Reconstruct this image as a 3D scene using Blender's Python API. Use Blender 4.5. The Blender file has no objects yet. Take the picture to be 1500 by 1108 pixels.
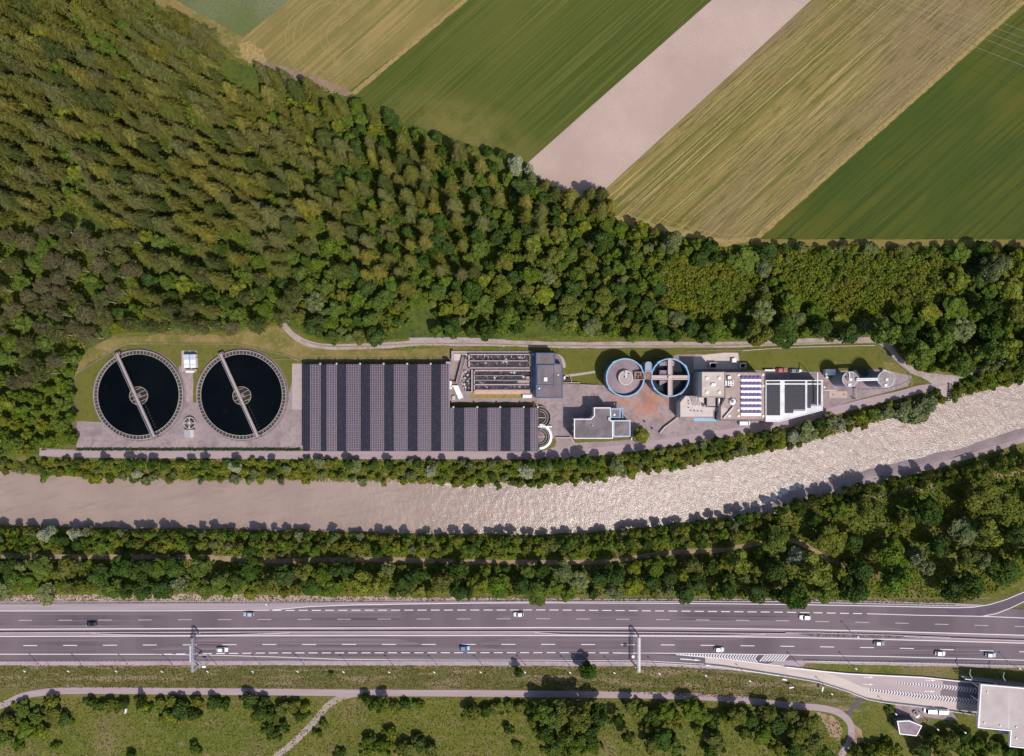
import bpy, math, random
import numpy as np
from mathutils import Vector
rnd = random.Random(7)
D = bpy.data
SC = bpy.context.scene
COL = SC.collection

# ------------------------------------------------------------------ camera, sky, sun, exposure
S = 0.3            # metres per photo pixel on the ground
H = 300.0          # height of the drone
cam_d = D.cameras.new('camera'); cam = D.objects.new('camera', cam_d); COL.objects.link(cam)
cam.location = (0, 0, H); cam.rotation_euler = (0, 0, 0)
cam_d.sensor_width = 36; cam_d.lens = 24; cam_d.clip_start = 1; cam_d.clip_end = 8000
SC.camera = cam
SUN_EL = math.radians(57)
SX, SY = 0.65, -0.76                      # horizontal direction towards the sun
w = D.worlds.new('World'); SC.world = w; w.use_nodes = True
nt = w.node_tree
sky = nt.nodes.new('ShaderNodeTexSky'); sky.sky_type = 'NISHITA'; sky.sun_disc = False
sky.sun_elevation = SUN_EL; sky.sun_rotation = math.atan2(SX, SY)
sky.air_density = 1.0; sky.dust_density = 1.5; sky.ozone_density = 1.0
nt.links.new(sky.outputs[0], nt.nodes['Background'].inputs[0])
nt.nodes['Background'].inputs[1].default_value = 0.12
sd = D.lights.new('sun', 'SUN'); sd.energy = 3.9; sd.angle = math.radians(0.5); sd.color = (1.0, 0.945, 0.88)
sun = D.objects.new('sun', sd); COL.objects.link(sun)
hl = math.hypot(SX, SY)
sdir = Vector((SX / hl * math.cos(SUN_EL), SY / hl * math.cos(SUN_EL), math.sin(SUN_EL)))
sun.rotation_euler = sdir.to_track_quat('Z', 'Y').to_euler(); sun.location = (100, -120, 250)
SC.view_settings.view_transform = 'Standard'; SC.view_settings.look = 'None'
SC.view_settings.exposure = 0.0; SC.view_settings.gamma = 1; SC.view_settings.use_curve_mapping = False
SC.cycles.max_bounces = 5; SC.cycles.diffuse_bounces = 2; SC.cycles.glossy_bounces = 2
SC.cycles.transmission_bounces = 3; SC.cycles.transparent_max_bounces = 4
SC.cycles.sample_clamp_indirect = 4

# ------------------------------------------------------------------ helpers
def W(px, py, z=0.0):
    """the point at height z that stands where the photo shows pixel (px, py)"""
    k = S * (H - z) / H
    return ((px - 750) * k, (554 - py) * k, z)
def W2(px, py, z=0.0): return W(px, py, z)[:2]
def reg(ox, oy, sc): return lambda u, v: (ox + u / sc, oy + v / sc)
R1 = reg(90, 480, 4.054); R3 = reg(640, 500, 6.155); R4 = reg(790, 500, 6.157); R5 = reg(980, 500, 6.25)
R6 = reg(1160, 480, 5.769); RT = reg(1150, 860, 4.286); RU = reg(800, 860, 4.286)
RB = reg(650, 505, 10.71); RD = reg(880, 510, 10.07); RM = reg(1030, 520, 10.07)

MATS = {}
def rgb(h):
    """sRGB 0..255 triple to linear"""
    return tuple(((c / 255) / 12.92 if c / 255 <= .04045 else ((c / 255 + .055) / 1.055) ** 2.4) for c in h)
def mat(name, base, layers=(), rough=.85, metal=0., bump=None, spec=.3, objrand=0., tint=False, trans=0.):
    """base: linear colour; layers: (scale, colour, lo, hi[, stretch(deg,kx,ky)[, detail]]) noise masks mixed over it"""
    m = D.materials.new(name); m.use_nodes = True; t = m.node_tree; N = t.nodes; L = t.links
    N.clear(); out = N.new('ShaderNodeOutputMaterial')
    g = N.new('ShaderNodeNewGeometry'); cur = None
    rgbn = N.new('ShaderNodeRGB'); rgbn.outputs[0].default_value = (*base, 1); cur = rgbn.outputs[0]
    for ly in layers:
        sc, c, lo, hi = ly[:4]; st = ly[4] if len(ly) > 4 else None; det = ly[5] if len(ly) > 5 else 4
        src = g.outputs['Position']
        if st:
            r = N.new('ShaderNodeVectorRotate'); r.rotation_type = 'Z_AXIS'; r.inputs['Angle'].default_value = -math.radians(st[0])
            L.new(src, r.inputs['Vector']); mp = N.new('ShaderNodeVectorMath'); mp.operation = 'MULTIPLY'
            mp.inputs[1].default_value = (st[1], st[2], 1); L.new(r.outputs[0], mp.inputs[0]); src = mp.outputs[0]
        n = N.new('ShaderNodeTexNoise'); n.inputs['Scale'].default_value = sc; n.inputs['Detail'].default_value = det
        n.inputs['Roughness'].default_value = .6
        L.new(src, n.inputs['Vector'])
        mr = N.new('ShaderNodeMapRange'); mr.inputs[1].default_value = lo; mr.inputs[2].default_value = hi
        L.new(n.outputs['Fac'], mr.inputs[0]); fac = mr.outputs[0]
        if len(ly) > 6:      # a stain with a place of its own: (x, y, rx, ry, angle)
            cx, cy, rx, ry, an = ly[6]
            sb = N.new('ShaderNodeVectorMath'); sb.operation = 'SUBTRACT'; sb.inputs[1].default_value = (cx, cy, 0); L.new(g.outputs['Position'], sb.inputs[0])
            ro = N.new('ShaderNodeVectorRotate'); ro.rotation_type = 'Z_AXIS'; ro.inputs['Angle'].default_value = -math.radians(an); L.new(sb.outputs[0], ro.inputs['Vector'])
            sc_ = N.new('ShaderNodeVectorMath'); sc_.operation = 'MULTIPLY'; sc_.inputs[1].default_value = (1 / rx, 1 / ry, 0); L.new(ro.outputs[0], sc_.inputs[0])
            le = N.new('ShaderNodeVectorMath'); le.operation = 'LENGTH'; L.new(sc_.outputs[0], le.inputs[0])
            mq = N.new('ShaderNodeMapRange'); mq.interpolation_type = 'SMOOTHSTEP'; mq.inputs[1].default_value = 1.0; mq.inputs[2].default_value = .2; L.new(le.outputs['Value'], mq.inputs[0])
            mu = N.new('ShaderNodeMath'); mu.operation = 'MULTIPLY'; L.new(fac, mu.inputs[0]); L.new(mq.outputs[0], mu.inputs[1]); fac = mu.outputs[0]
        mx = N.new('ShaderNodeMix'); mx.data_type = 'RGBA'
        L.new(fac, mx.inputs['Factor']); L.new(cur, mx.inputs['A']); mx.inputs['B'].default_value = (*c, 1)
        cur = mx.outputs['Result']
    if tint:
        a = N.new('ShaderNodeAttribute'); a.attribute_name = 'tint'
        mx = N.new('ShaderNodeMix'); mx.data_type = 'RGBA'; mx.blend_type = 'MULTIPLY'; mx.inputs['Factor'].default_value = 1
        L.new(cur, mx.inputs['A']); L.new(a.outputs['Color'], mx.inputs['B']); cur = mx.outputs['Result']
    if objrand:
        oi = N.new('ShaderNodeObjectInfo'); hs = N.new('ShaderNodeHueSaturation')
        for k, (lo, hi), mul in (('Value', (1 - objrand, 1 + objrand), 1.0), ('Hue', (.5 - objrand * .07, .5 + objrand * .07), 7.31), ('Saturation', (1 - objrand * .8, 1 + objrand * .4), 13.7)):
            mm = N.new('ShaderNodeMath'); mm.operation = 'MULTIPLY'; mm.inputs[1].default_value = mul; L.new(oi.outputs['Random'], mm.inputs[0])
            fr = N.new('ShaderNodeMath'); fr.operation = 'FRACT'; L.new(mm.outputs[0], fr.inputs[0])
            mr = N.new('ShaderNodeMapRange'); mr.inputs[3].default_value = lo; mr.inputs[4].default_value = hi
            L.new(fr.outputs[0], mr.inputs[0]); L.new(mr.outputs[0], hs.inputs[k])
        L.new(cur, hs.inputs['Color']); cur = hs.outputs[0]
    if tint or trans:
        df = N.new('ShaderNodeBsdfDiffuse'); L.new(cur, df.inputs[0])
        tr = N.new('ShaderNodeBsdfTranslucent'); L.new(cur, tr.inputs[0])
        ms = N.new('ShaderNodeMixShader'); ms.inputs[0].default_value = trans
        L.new(df.outputs[0], ms.inputs[1]); L.new(tr.outputs[0], ms.inputs[2]); L.new(ms.outputs[0], out.inputs[0])
    else:
        b = N.new('ShaderNodeBsdfPrincipled'); L.new(cur, b.inputs['Base Color'])
        b.inputs['Roughness'].default_value = rough; b.inputs['Metallic'].default_value = metal
        b.inputs['Specular IOR Level'].default_value = spec
        if bump:
            n = N.new('ShaderNodeTexNoise'); n.inputs['Scale'].default_value = bump[0]; n.inputs['Detail'].default_value = 5
            L.new(g.outputs['Position'], n.inputs['Vector'])
            bp = N.new('ShaderNodeBump'); bp.inputs['Distance'].default_value = bump[1]; bp.inputs['Strength'].default_value = 1
            L.new(n.outputs['Fac'], bp.inputs['Height']); L.new(bp.outputs[0], b.inputs['Normal'])
        L.new(b.outputs[0], out.inputs[0])
    MATS[name] = m; return m

WL = {}          # world location of every parent
def tag(o, label=None, cat=None, group=None, kind=None):
    if label: o['label'] = label
    if cat: o['category'] = cat
    if group: o['group'] = group
    if kind: o['kind'] = kind
    return o
def thing(name, label, cat, loc=(0, 0, 0), group=None, rz=0.):
    o = D.objects.new(name, None); COL.objects.link(o); o.empty_display_size = .3
    o.location = loc; o.rotation_euler = (0, 0, rz); WL[o] = tuple(loc)
    return tag(o, label, cat, group)
def link_mesh(me, name, parent=None, loc=(0, 0, 0)):
    o = D.objects.new(name, me); COL.objects.link(o)
    if parent is not None: o.parent = parent; WL[o] = WL.get(parent, (0, 0, 0))
    else: o.location = loc; WL[o] = tuple(loc)
    return o

class B:
    def __init__(s): s.v = []; s.f = []; s.mi = []; s.m = 0
    def face(s, idx): s.f.append(tuple(idx)); s.mi.append(s.m)
    def poly(s, pts):
        i = len(s.v); s.v += [tuple(p) for p in pts]; s.face(range(i, i + len(pts)))
    def box(s, cx, cy, cz, sx, sy, sz, rot=0., taper=1.):
        c, q = math.cos(rot), math.sin(rot); i = len(s.v)
        for z, k in ((-.5, 1.), (.5, taper)):
            for x, y in ((-.5, -.5), (.5, -.5), (.5, .5), (-.5, .5)):
                X, Y = x * sx * k, y * sy * k
                s.v.append((cx + X * c - Y * q, cy + X * q + Y * c, cz + z * sz))
        for f in ((3, 2, 1, 0), (4, 5, 6, 7), (0, 1, 5, 4), (1, 2, 6, 5), (2, 3, 7, 6), (3, 0, 4, 7)):
            s.face([i + k for k in f])
    def box0(s, x0, y0, z0, x1, y1, z1): s.box((x0 + x1) / 2, (y0 + y1) / 2, (z0 + z1) / 2, abs(x1 - x0), abs(y1 - y0), abs(z1 - z0))
    def prism(s, pts, z0, z1, top=True, bottom=False):
        pts = ccw(pts); n = len(pts); i = len(s.v)
        s.v += [(p[0], p[1], z0) for p in pts] + [(p[0], p[1], z1) for p in pts]
        for k in range(n): s.face((i + k, i + (k + 1) % n, i + n + (k + 1) % n, i + n + k))
        if top: s.face([i + n + k for k in range(n)])
        if bottom: s.face([i + n - 1 - k for k in range(n)])
    def rim(s, pts, wd, z0, z1):
        """closed kerb or parapet, wd wide to the inside of the outline"""
        pts = ccw(pts); inn = inset(pts, wd); n = len(pts); i = len(s.v)
        for P, z in ((pts, z0), (pts, z1), (inn, z1), (inn, z0)): s.v += [(p[0], p[1], z) for p in P]
        for k in range(n):
            j = (k + 1) % n
            for a in range(3): s.face((i + a * n + k, i + a * n + j, i + (a + 1) * n + j, i + (a + 1) * n + k))
    def ring(s, cx, cy, r0, r1, z0, z1, n=64, a0=0., a1=360.):
        full = abs(a1 - a0) >= 360; m = n if full else n + 1; i = len(s.v)
        for k in range(m):
            a = math.radians(a0 + (a1 - a0) * k / n); c, q = math.cos(a), math.sin(a)
            s.v += [(cx + r1 * c, cy + r1 * q, z0), (cx + r1 * c, cy + r1 * q, z1), (cx + r0 * c, cy + r0 * q, z1), (cx + r0 * c, cy + r0 * q, z0)]
        for k in range(n):
            a, b = i + 4 * k, i + 4 * ((k + 1) % m)
            for j in range(3): s.face((a + j, b + j, b + j + 1, a + j + 1))
        if not full:
            s.face((i, i + 1, i + 2, i + 3)); e = i + 4 * n; s.face((e + 3, e + 2, e + 1, e))
    def cyl(s, cx, cy, r, z0, z1, n=16, r2=None, top=True):
        r2 = r if r2 is None else r2; i = len(s.v)
        for z, q in ((z0, r), (z1, r2)):
            s.v += [(cx + q * math.cos(2 * math.pi * k / n), cy + q * math.sin(2 * math.pi * k / n), z) for k in range(n)]
        for k in range(n): s.face((i + k, i + (k + 1) % n, i + n + (k + 1) % n, i + n + k))
        if top and r2 > .001: s.face([i + n + k for k in range(n)])
    def lathe(s, cx, cy, prof, n=32):
        for (r0, z0), (r1, z1) in zip(prof, prof[1:]):
            i = len(s.v)
            for r, z in ((r0, z0), (r1, z1)):
                s.v += [(cx + r * math.cos(2 * math.pi * k / n), cy + r * math.sin(2 * math.pi * k / n), z) for k in range(n)]
            for k in range(n): s.face((i + k, i + (k + 1) % n, i + n + (k + 1) % n, i + n + k))
    def tube(s, a, b, r, n=6, r2=None):
        a, b = Vector(a), Vector(b); d = (b - a).normalized(); r2 = r if r2 is None else r2
        u = d.orthogonal().normalized(); w_ = d.cross(u); i = len(s.v)
        for p, q in ((a, r), (b, r2)):
            for k in range(n):
                t = 2 * math.pi * k / n; s.v.append(tuple(p + (u * math.cos(t) + w_ * math.sin(t)) * q))
        for k in range(n): s.face((i + k, i + (k + 1) % n, i + n + (k + 1) % n, i + n + k))
        s.face([i + n - 1 - k for k in range(n)]); s.face([i + n + k for k in range(n)])
    def bar(s, a, b, wd, ht):
        """box beam between two points, a/b give its top centre line"""
        (x0, y0, z0), (x1, y1, z1) = a, b; L = math.hypot(x1 - x0, y1 - y0) or 1e-6
        nx, ny = -(y1 - y0) / L * wd / 2, (x1 - x0) / L * wd / 2; i = len(s.v)
        for x, y, z in ((x0, y0, z0), (x1, y1, z1)):
            s.v += [(x - nx, y - ny, z - ht), (x + nx, y + ny, z - ht), (x + nx, y + ny, z), (x - nx, y - ny, z)]
        for f in ((0, 1, 2, 3), (7, 6, 5, 4), (0, 4, 5, 1), (1, 5, 6, 2), (2, 6, 7, 3), (3, 7, 4, 0)): s.face([i + k for k in f])
    def strip(s, pts, wd, z=None):
        """flat ribbon along pts (x,y[,z])"""
        P = [Vector((p[0], p[1], 0)) for p in pts]; n = len(P); i = len(s.v)
        for k in range(n):
            d = (P[min(k + 1, n - 1)] - P[max(k - 1, 0)]).normalized(); nn = Vector((-d.y, d.x, 0))
            wk = wd[k] if isinstance(wd, (list, tuple)) else wd
            zz = z if z is not None else pts[k][2]
            for sg in (1, -1): q = P[k] + nn * (sg * wk / 2); s.v.append((q.x, q.y, zz))
        for k in range(n - 1): a = i + 2 * k; s.face((a, a + 1, a + 3, a + 2))
    def wall(s, pts, wd, z0, z1):
        """standing wall along an open line"""
        P = [Vector((p[0], p[1], 0)) for p in pts]; n = len(P); i = len(s.v)
        for k in range(n):
            d = (P[min(k + 1, n - 1)] - P[max(k - 1, 0)]).normalized(); nn = Vector((-d.y, d.x, 0)) * (wd / 2)
            a, b = P[k] + nn, P[k] - nn
            s.v += [(a.x, a.y, z0), (a.x, a.y, z1), (b.x, b.y, z1), (b.x, b.y, z0)]
        for k in range(n - 1):
            a = i + 4 * k; b = a + 4
            for j in range(3): s.face((a + j, b + j, b + j + 1, a + j + 1))
        s.face((i, i + 1, i + 2, i + 3)); e = i + 4 * (n - 1); s.face((e + 3, e + 2, e + 1, e))
    def build(s, name, mats, parent=None, loc=None, smooth=False):
        me = D.meshes.new(name)
        if parent is not None: off = WL.get(parent, (0, 0, 0))
        else:
            off = loc if loc is not None else (0, 0, 0)
        me.from_pydata([(x - off[0], y - off[1], z - off[2]) for x, y, z in s.v], [], s.f)
        for m in (mats if isinstance(mats, (list, tuple)) else [mats]): me.materials.append(m)
        if max(s.mi, default=0): me.polygons.foreach_set('material_index', s.mi)
        if smooth: me.polygons.foreach_set('use_smooth', [True] * len(me.polygons))
        me.update()
        return link_mesh(me, name, parent, off)
def ccw(p):
    p = [tuple(q[:2]) for q in p]
    a = sum(p[i][0] * p[(i + 1) % len(p)][1] - p[(i + 1) % len(p)][0] * p[i][1] for i in range(len(p)))
    return p if a > 0 else p[::-1]
def inset(p, d):
    n = len(p); o = []
    for i in range(n):
        a, b, c = Vector(p[i - 1]), Vector(p[i]), Vector(p[(i + 1) % n])
        e1 = (b - a).normalized(); e2 = (c - b).normalized(); n1 = Vector((-e1.y, e1.x)); n2 = Vector((-e2.y, e2.x))
        m = (n1 + n2); m = m / max(m.length_squared, .2) * 2
        q = b + m * d; o.append((q.x, q.y))
    return o
def lerp_tab(tab, x):
    for (x0, y0), (x1, y1) in zip(tab, tab[1:]):
        if x <= x1 or (x1, y1) == tab[-1]: return y0 + (y1 - y0) * (x - x0) / (x1 - x0)
def inpoly(x, y, p):
    c = False; j = len(p) - 1
    for i in range(len(p)):
        xi, yi = p[i]; xj, yj = p[j]
        if (yi > y) != (yj > y) and x < (xj - xi) * (y - yi) / (yj - yi) + xi: c = not c
        j = i
    return c
def smooth_line(p, n=3):
    """Catmull-Rom through the points"""
    o = []; q = [p[0]] + list(p) + [p[-1]]
    for i in range(1, len(q) - 2):
        for k in range(n):
            t = k / n; a, b, c, d = q[i - 1], q[i], q[i + 1], q[i + 2]
            o.append(tuple(.5 * (2 * b[j] + (c[j] - a[j]) * t + (2 * a[j] - 5 * b[j] + 4 * c[j] - d[j]) * t * t + (3 * b[j] - a[j] - 3 * c[j] + d[j]) * t ** 3) for j in range(2)))
    return o + [p[-1]]
def ragged(p, step=6., amp=1.5):
    o = []; n = len(p)
    for i in range(n):
        a, b = p[i], p[(i + 1) % n]; L = math.hypot(b[0] - a[0], b[1] - a[1]); k = max(1, int(L / step))
        for j in range(k):
            t = j / k; o.append((a[0] + (b[0] - a[0]) * t + rnd.uniform(-amp, amp), a[1] + (b[1] - a[1]) * t + rnd.uniform(-amp, amp)))
    return o
def sheet(name, px, z, m, rag=0., step=6., parent=None, structure=True):
    p = ragged(px, step, rag) if rag else px
    b = B(); b.poly([(*q, z) for q in ccw([W2(*a) for a in p])])
    o = b.build(name, m, parent)
    if structure and parent is None: o['kind'] = 'structure'
    return o
def path(name, px, wpx, z, m, n=4, jit=0.):
    p = smooth_line(px, n); b = B()
    ws = [(wpx + rnd.uniform(-jit, jit)) * S for _ in p]
    b.strip([W2(*a) for a in p], ws, z); o = b.build(name, m); o['kind'] = 'structure'; return o

# ------------------------------------------------------------------ materials
ASPH = mat('asphalt', rgb((104, 91, 98)), [(.9, rgb((84, 74, 81)), .46, .58, (-.3, .004, 1), 2), (.5, rgb((122, 108, 114)), .5, .64, (0, .01, 1.4), 2), (.06, rgb((96, 84, 90)), .58, .6, (0, .25, 1), 0), (.02, rgb((112, 98, 104)), .45, .6, (0, 1, .3)), (6, rgb((92, 79, 88)), .55, .8)], .85)
ASPH_D = mat('dark asphalt', rgb((88, 76, 88)), [(.15, rgb((98, 86, 96)), .4, .7), (5, rgb((78, 68, 78)), .5, .8)], .8)
ASPH_Y = mat('yard asphalt', rgb((142, 126, 127)), [(.12, rgb((170, 124, 98)), .2, .5, (-25, .45, 1.6), 4, (58, -10, 22, 12, -12)), (.14, rgb((176, 104, 62)), .3, .62, (-25, .4, 2), 5, (62, -11.5, 14, 6.5, -20)), (.08, rgb((156, 139, 138)), .45, .62), (.15, rgb((122, 108, 110)), .52, .68), (.6, rgb((128, 112, 116)), .5, .7), (4, rgb((149, 132, 134)), .5, .8)], .9)
ASPH_W = mat('service road asphalt', rgb((160, 141, 145)), [(.3, rgb((150, 131, 134)), .4, .7, (0, .1, 2)), (3, rgb((168, 149, 151)), .5, .8)], .9)
CONC = mat('concrete', rgb((168, 153, 150)), [(.5, rgb((155, 139, 138)), .4, .7), (4, rgb((185, 170, 166)), .5, .8)], .85)
CONC_P = mat('pale concrete', rgb((196, 182, 176)), [(.4, rgb((180, 166, 160)), .45, .7), (3, rgb((205, 192, 186)), .5, .8)], .85)
CONC_D = mat('weathered concrete', rgb((128, 112, 112)), [(.6, rgb((105, 92, 92)), .4, .7), (5, rgb((140, 124, 122)), .5, .8)], .9)
GRAVEL = mat('gravel', rgb((168, 150, 155)), [(.3, rgb((150, 132, 138)), .4, .65), (2.5, rgb((128, 112, 116)), .55, .7), (2.0, rgb((190, 174, 178)), .58, .75)], .95, bump=(3, .1))
GRAV_T = mat('track gravel', rgb((165, 148, 146)), [(.2, rgb((142, 126, 116)), .4, .65), (1.5, rgb((185, 168, 166)), .5, .75), (.5, rgb((110, 105, 70)), .6, .78)], .95)
DIRT = mat('dirt', rgb((150, 124, 104)), [(.3, rgb((120, 108, 66)), .45, .65), (2, rgb((170, 144, 122)), .5, .75)], .95)
DRYG = mat('dry grass', rgb((128, 112, 68)), [(.10, rgb((102, 98, 46)), .42, .6), (.5, rgb((148, 126, 88)), .52, .72), (3, rgb((120, 110, 62)), .55, .8)], .95)
LAWN = mat('lawn', rgb((92, 94, 34)), [(.07, rgb((104, 98, 46)), .4, .65), (.5, rgb((78, 84, 32)), .5, .7), (3, rgb((100, 96, 48)), .5, .8), (.25, rgb((118, 106, 62)), .62, .72)], .95)
GRASS = mat('rough grass', rgb((86, 94, 28)), [(.035, rgb((98, 96, 36)), .42, .6), (.12, rgb((70, 82, 22)), .48, .66), (.03, rgb((122, 104, 76)), .53, .64), (.3, rgb((122, 106, 74)), .53, .66), (1.0, rgb((104, 104, 42)), .48, .62), (1.3, rgb((58, 68, 22)), .54, .64)], .95, bump=(1.5, .25))
VERGE = mat('verge grass', rgb((96, 92, 48)), [(.1, rgb((76, 82, 34)), .42, .6, (0, .3, 1.6)), (.18, rgb((140, 120, 98)), .5, .62, (0, .3, 2)), (1.2, rgb((116, 104, 66)), .48, .64), (1.6, rgb((62, 66, 32)), .52, .64)], .95, bump=(1.5, .2))
FLOOR = mat('forest floor', rgb((70, 84, 30)), [(.05, rgb((88, 96, 34)), .42, .6), (.4, rgb((58, 68, 28)), .45, .65), (1.5, rgb((90, 84, 46)), .6, .75)], .95, bump=(1, .3))
PAINT = mat('road paint', (.74, .70, .70), [(3, (.5, .46, .47), .55, .8)], .7)
PAINT_W = mat('weathered road paint', (.52, .47, .49), [(2, (.36, .32, .34), .5, .75)], .7)
WHITE = mat('white paint', (.78, .76, .75), [(.7, (.66, .64, .63), .5, .75)], .5)
WHITE_R = mat('white roofing', (.70, .69, .69), [(.15, (.58, .56, .56), .45, .62), (.8, (.62, .6, .59), .55, .7)], .6)
STEEL = mat('galvanised steel', (.42, .41, .44), [(2, (.33, .32, .35), .45, .7)], .5, .3)
DARKM = mat('dark metal', (.035, .037, .045), (), .5, .2)
BLACK = mat('black rubber', (.012, .012, .013), (), .8)
BLUE = mat('blue sheet metal', rgb((70, 94, 128)), [(1, rgb((58, 82, 116)), .5, .7)], .45)
LBLUE = mat('light blue metal', rgb((132, 170, 198)), [(.8, rgb((108, 148, 182)), .5, .75)], .4)
WALLC = mat('rendered wall', (.55, .53, .50), [(1, (.47, .45, .42), .5, .7)], .85)
GLASS = mat('window glass', (.03, .045, .06), (), .08, 0, spec=.8)
ROOFG = mat('grey gravel roof', rgb((116, 105, 109)), [(.25, rgb((100, 90, 94)), .42, .62), (.12, rgb((130, 118, 118)), .52, .66), (3, rgb((126, 115, 118)), .5, .75)], .95)
ROOFB = mat('brownish gravel roof', rgb((158, 140, 136)), [(.15, rgb((178, 156, 146)), .42, .62), (1.2, rgb((142, 124, 122)), .5, .75), (4, rgb((172, 154, 148)), .55, .8)], .95)
ROOFP = mat('pale flat roof', rgb((192, 178, 170)), [(.2, rgb((176, 162, 155)), .42, .62), (2, rgb((204, 190, 182)), .5, .8)], .9)
PVD = mat('dark solar glass', rgb((44, 43, 52)), [(.8, rgb((40, 38, 48)), .45, .6)], .35, 0, spec=.45)
PVL = mat('tinted solar glass', rgb((66, 58, 68)), [(1.1, rgb((60, 54, 66)), .45, .6), (.7, rgb((84, 62, 68)), .6, .75)], .35, 0, spec=.45)
PVD2 = mat('dark solar glass, duller', rgb((52, 49, 60)), [(.8, rgb((46, 44, 56)), .45, .6)], .5, 0, spec=.3)
PVD3 = mat('dark solar glass, deeper', rgb((44, 42, 56)), (), .25, 0, spec=.5)
PVP = mat('violet solar glass', rgb((96, 80, 138)), [(1.2, rgb((108, 76, 112)), .45, .6)], .3, 0, spec=.5)
PVF = mat('panel frame dark', rgb((142, 132, 148)), (), .6)
PVFL = mat('panel frame light', rgb((158, 146, 160)), (), .6)
BARK = mat('bark', (.20, .16, .125), [(3, (.11, .085, .065), .45, .65)], .95)
BARKL = mat('pale bark', (.42, .36, .32), [(3, (.25, .2, .17), .45, .7)], .95)
RED = mat('red paint', (.5, .06, .05), (), .5)
BROWN = mat('rusty grating', rgb((128, 96, 82)), [(1.5, rgb((150, 120, 106)), .45, .65)], .8, .1)
GREENHEDGE = None
# ------------------------------------------------------------------ river course (photo pixels)
RTOP = [(-700, 655), (-200, 680), (0, 690), (60, 697), (200, 702), (400, 702), (560, 703), (650, 707), (800, 708), (860, 703), (930, 692), (1000, 682), (1100, 666), (1180, 650), (1225, 634), (1270, 621), (1330, 606), (1400, 582), (1500, 556), (1700, 500), (2300, 330)]
RBOT = [(-700, 735), (-200, 760), (0, 770), (150, 775), (300, 776), (450, 778), (600, 783), (800, 785), (900, 778), (1000, 768), (1060, 758), (1120, 744), (1160, 722), (1200, 712), (1300, 682), (1400, 660), (1500, 628), (1700, 570), (2300, 400)]
def river_d(px, py):
    """signed distance into the water, metres (negative on land)"""
    t, b = lerp_tab(RTOP, px), lerp_tab(RBOT, px)
    sl = (lerp_tab(RTOP, px + 20) - lerp_tab(RTOP, px - 20)) / 40; c = 1 / math.hypot(1, sl)
    return min(py - t, b - py) * S * c
# ground: fine grid round the river, coarse skirt to the horizon
def axis(a, b, st): return list(np.arange(a, b + .01, st))
gx = [-4000, -2000, -1000, -600] + axis(-420, 420, 3.0) + [600, 1000, 2000, 4000]
gy = [-4000, -2000, -1000, -500, -300, -200] + axis(-110, 110, 1.0) + axis(115, 240, 8) + [300, 500, 1000, 2000, 4000]
vs = []; 
for y in gy:
    for x in gx:
        px, py = x / S + 750, 554 - y / S; z = 0.
        if -700 < px < 2250:
            d = river_d(px, py) + .5 * math.sin(px * .09) * math.sin(px * .023 + 1)
            z = 0. if d < -3.2 else max(-3.4, -1.6 - .5 * d)
        vs.append((x, y, z))
nx = len(gx); fs = [(j * nx + i, j * nx + i + 1, (j + 1) * nx + i + 1, (j + 1) * nx + i) for j in range(len(gy) - 1) for i in range(nx - 1)]
me = D.meshes.new('ground'); me.from_pydata(vs, [], fs); me.materials.append(GRASS); me.materials.append(DIRT)
me.polygons.foreach_set('use_smooth', [True] * len(me.polygons))
BANKG = mat('bank gravel', rgb((150, 132, 132)), [(.2, rgb((166, 148, 147)), .4, .65), (2, rgb((132, 116, 116)), .5, .75)], .95)
me.materials.append(BANKG); mi_ = []
for j in range(len(gy) - 1):
    for i in range(nx - 1):
        x, y = (gx[i] + gx[i + 1]) / 2, (gy[j] + gy[j + 1]) / 2; px, py = x / S + 750, 554 - y / S; k_ = 0
        if 1070 < px < 2200 and py > (lerp_tab(RTOP, px) + lerp_tab(RBOT, px)) / 2 and -4.5 < river_d(px, py): k_ = 2
        mi_.append(k_)
me.polygons.foreach_set('material_index', mi_)
g = link_mesh(me, 'ground'); g['kind'] = 'structure'

# water: choppy sheet, calm to the left and broken up to the right
def vnoise(seed, n=64):
    r = np.random.RandomState(seed).rand(n, n)
    def f(x, y):
        xi = np.floor(x).astype(int); yi = np.floor(y).astype(int); fx = x - xi; fy = y - yi
        fx = fx * fx * (3 - 2 * fx); fy = fy * fy * (3 - 2 * fy)
        a = r[yi % n, xi % n]; b_ = r[yi % n, (xi + 1) % n]; c = r[(yi + 1) % n, xi % n]; d = r[(yi + 1) % n, (xi + 1) % n]
        return (a * (1 - fx) + b_ * fx) * (1 - fy) + (c * (1 - fx) + d * fx) * fy - .5
    return f
xs = np.concatenate([np.arange(-420, -232, 4.), np.arange(-232, 240, .55), np.arange(240, 420, 4.)]); K = 58
f1, f2, f3 = vnoise(1), vnoise(2), vnoise(3)
px_ = xs / S + 750
top = np.interp(px_, [a for a, _ in RTOP], [b for _, b in RTOP]) - 14; bot = np.interp(px_, [a for a, _ in RBOT], [b for _, b in RBOT]) + 14
T = np.linspace(0, 1, K)[:, None]
PY = top[None, :] * (1 - T) + bot[None, :] * T; X = np.repeat(xs[None, :], K, 0); Y = (554 - PY) * S
amp = np.interp(px_, [0, 300, 600, 900, 1200, 1500], [.16, .3, .48, .68, .78, .7])[None, :]
th = math.radians(22); U = X * math.cos(th) + Y * math.sin(th); V = -X * math.sin(th) + Y * math.cos(th)
Z = -1.6 + amp * (.07 * f1(U * .5, V * .3) + .26 * f2(U * 1.05, V * .55) + .08 * f3(U * 1.8, V * 1.0))
vv = np.stack([X, Y, Z], -1).reshape(-1, 3); n_ = len(xs)
me = D.meshes.new('river_water')
me.from_pydata(vv.tolist(), [], [(j * n_ + i + 1, j * n_ + i, (j + 1) * n_ + i, (j + 1) * n_ + i + 1) for j in range(K - 1) for i in range(n_ - 1)])
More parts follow.
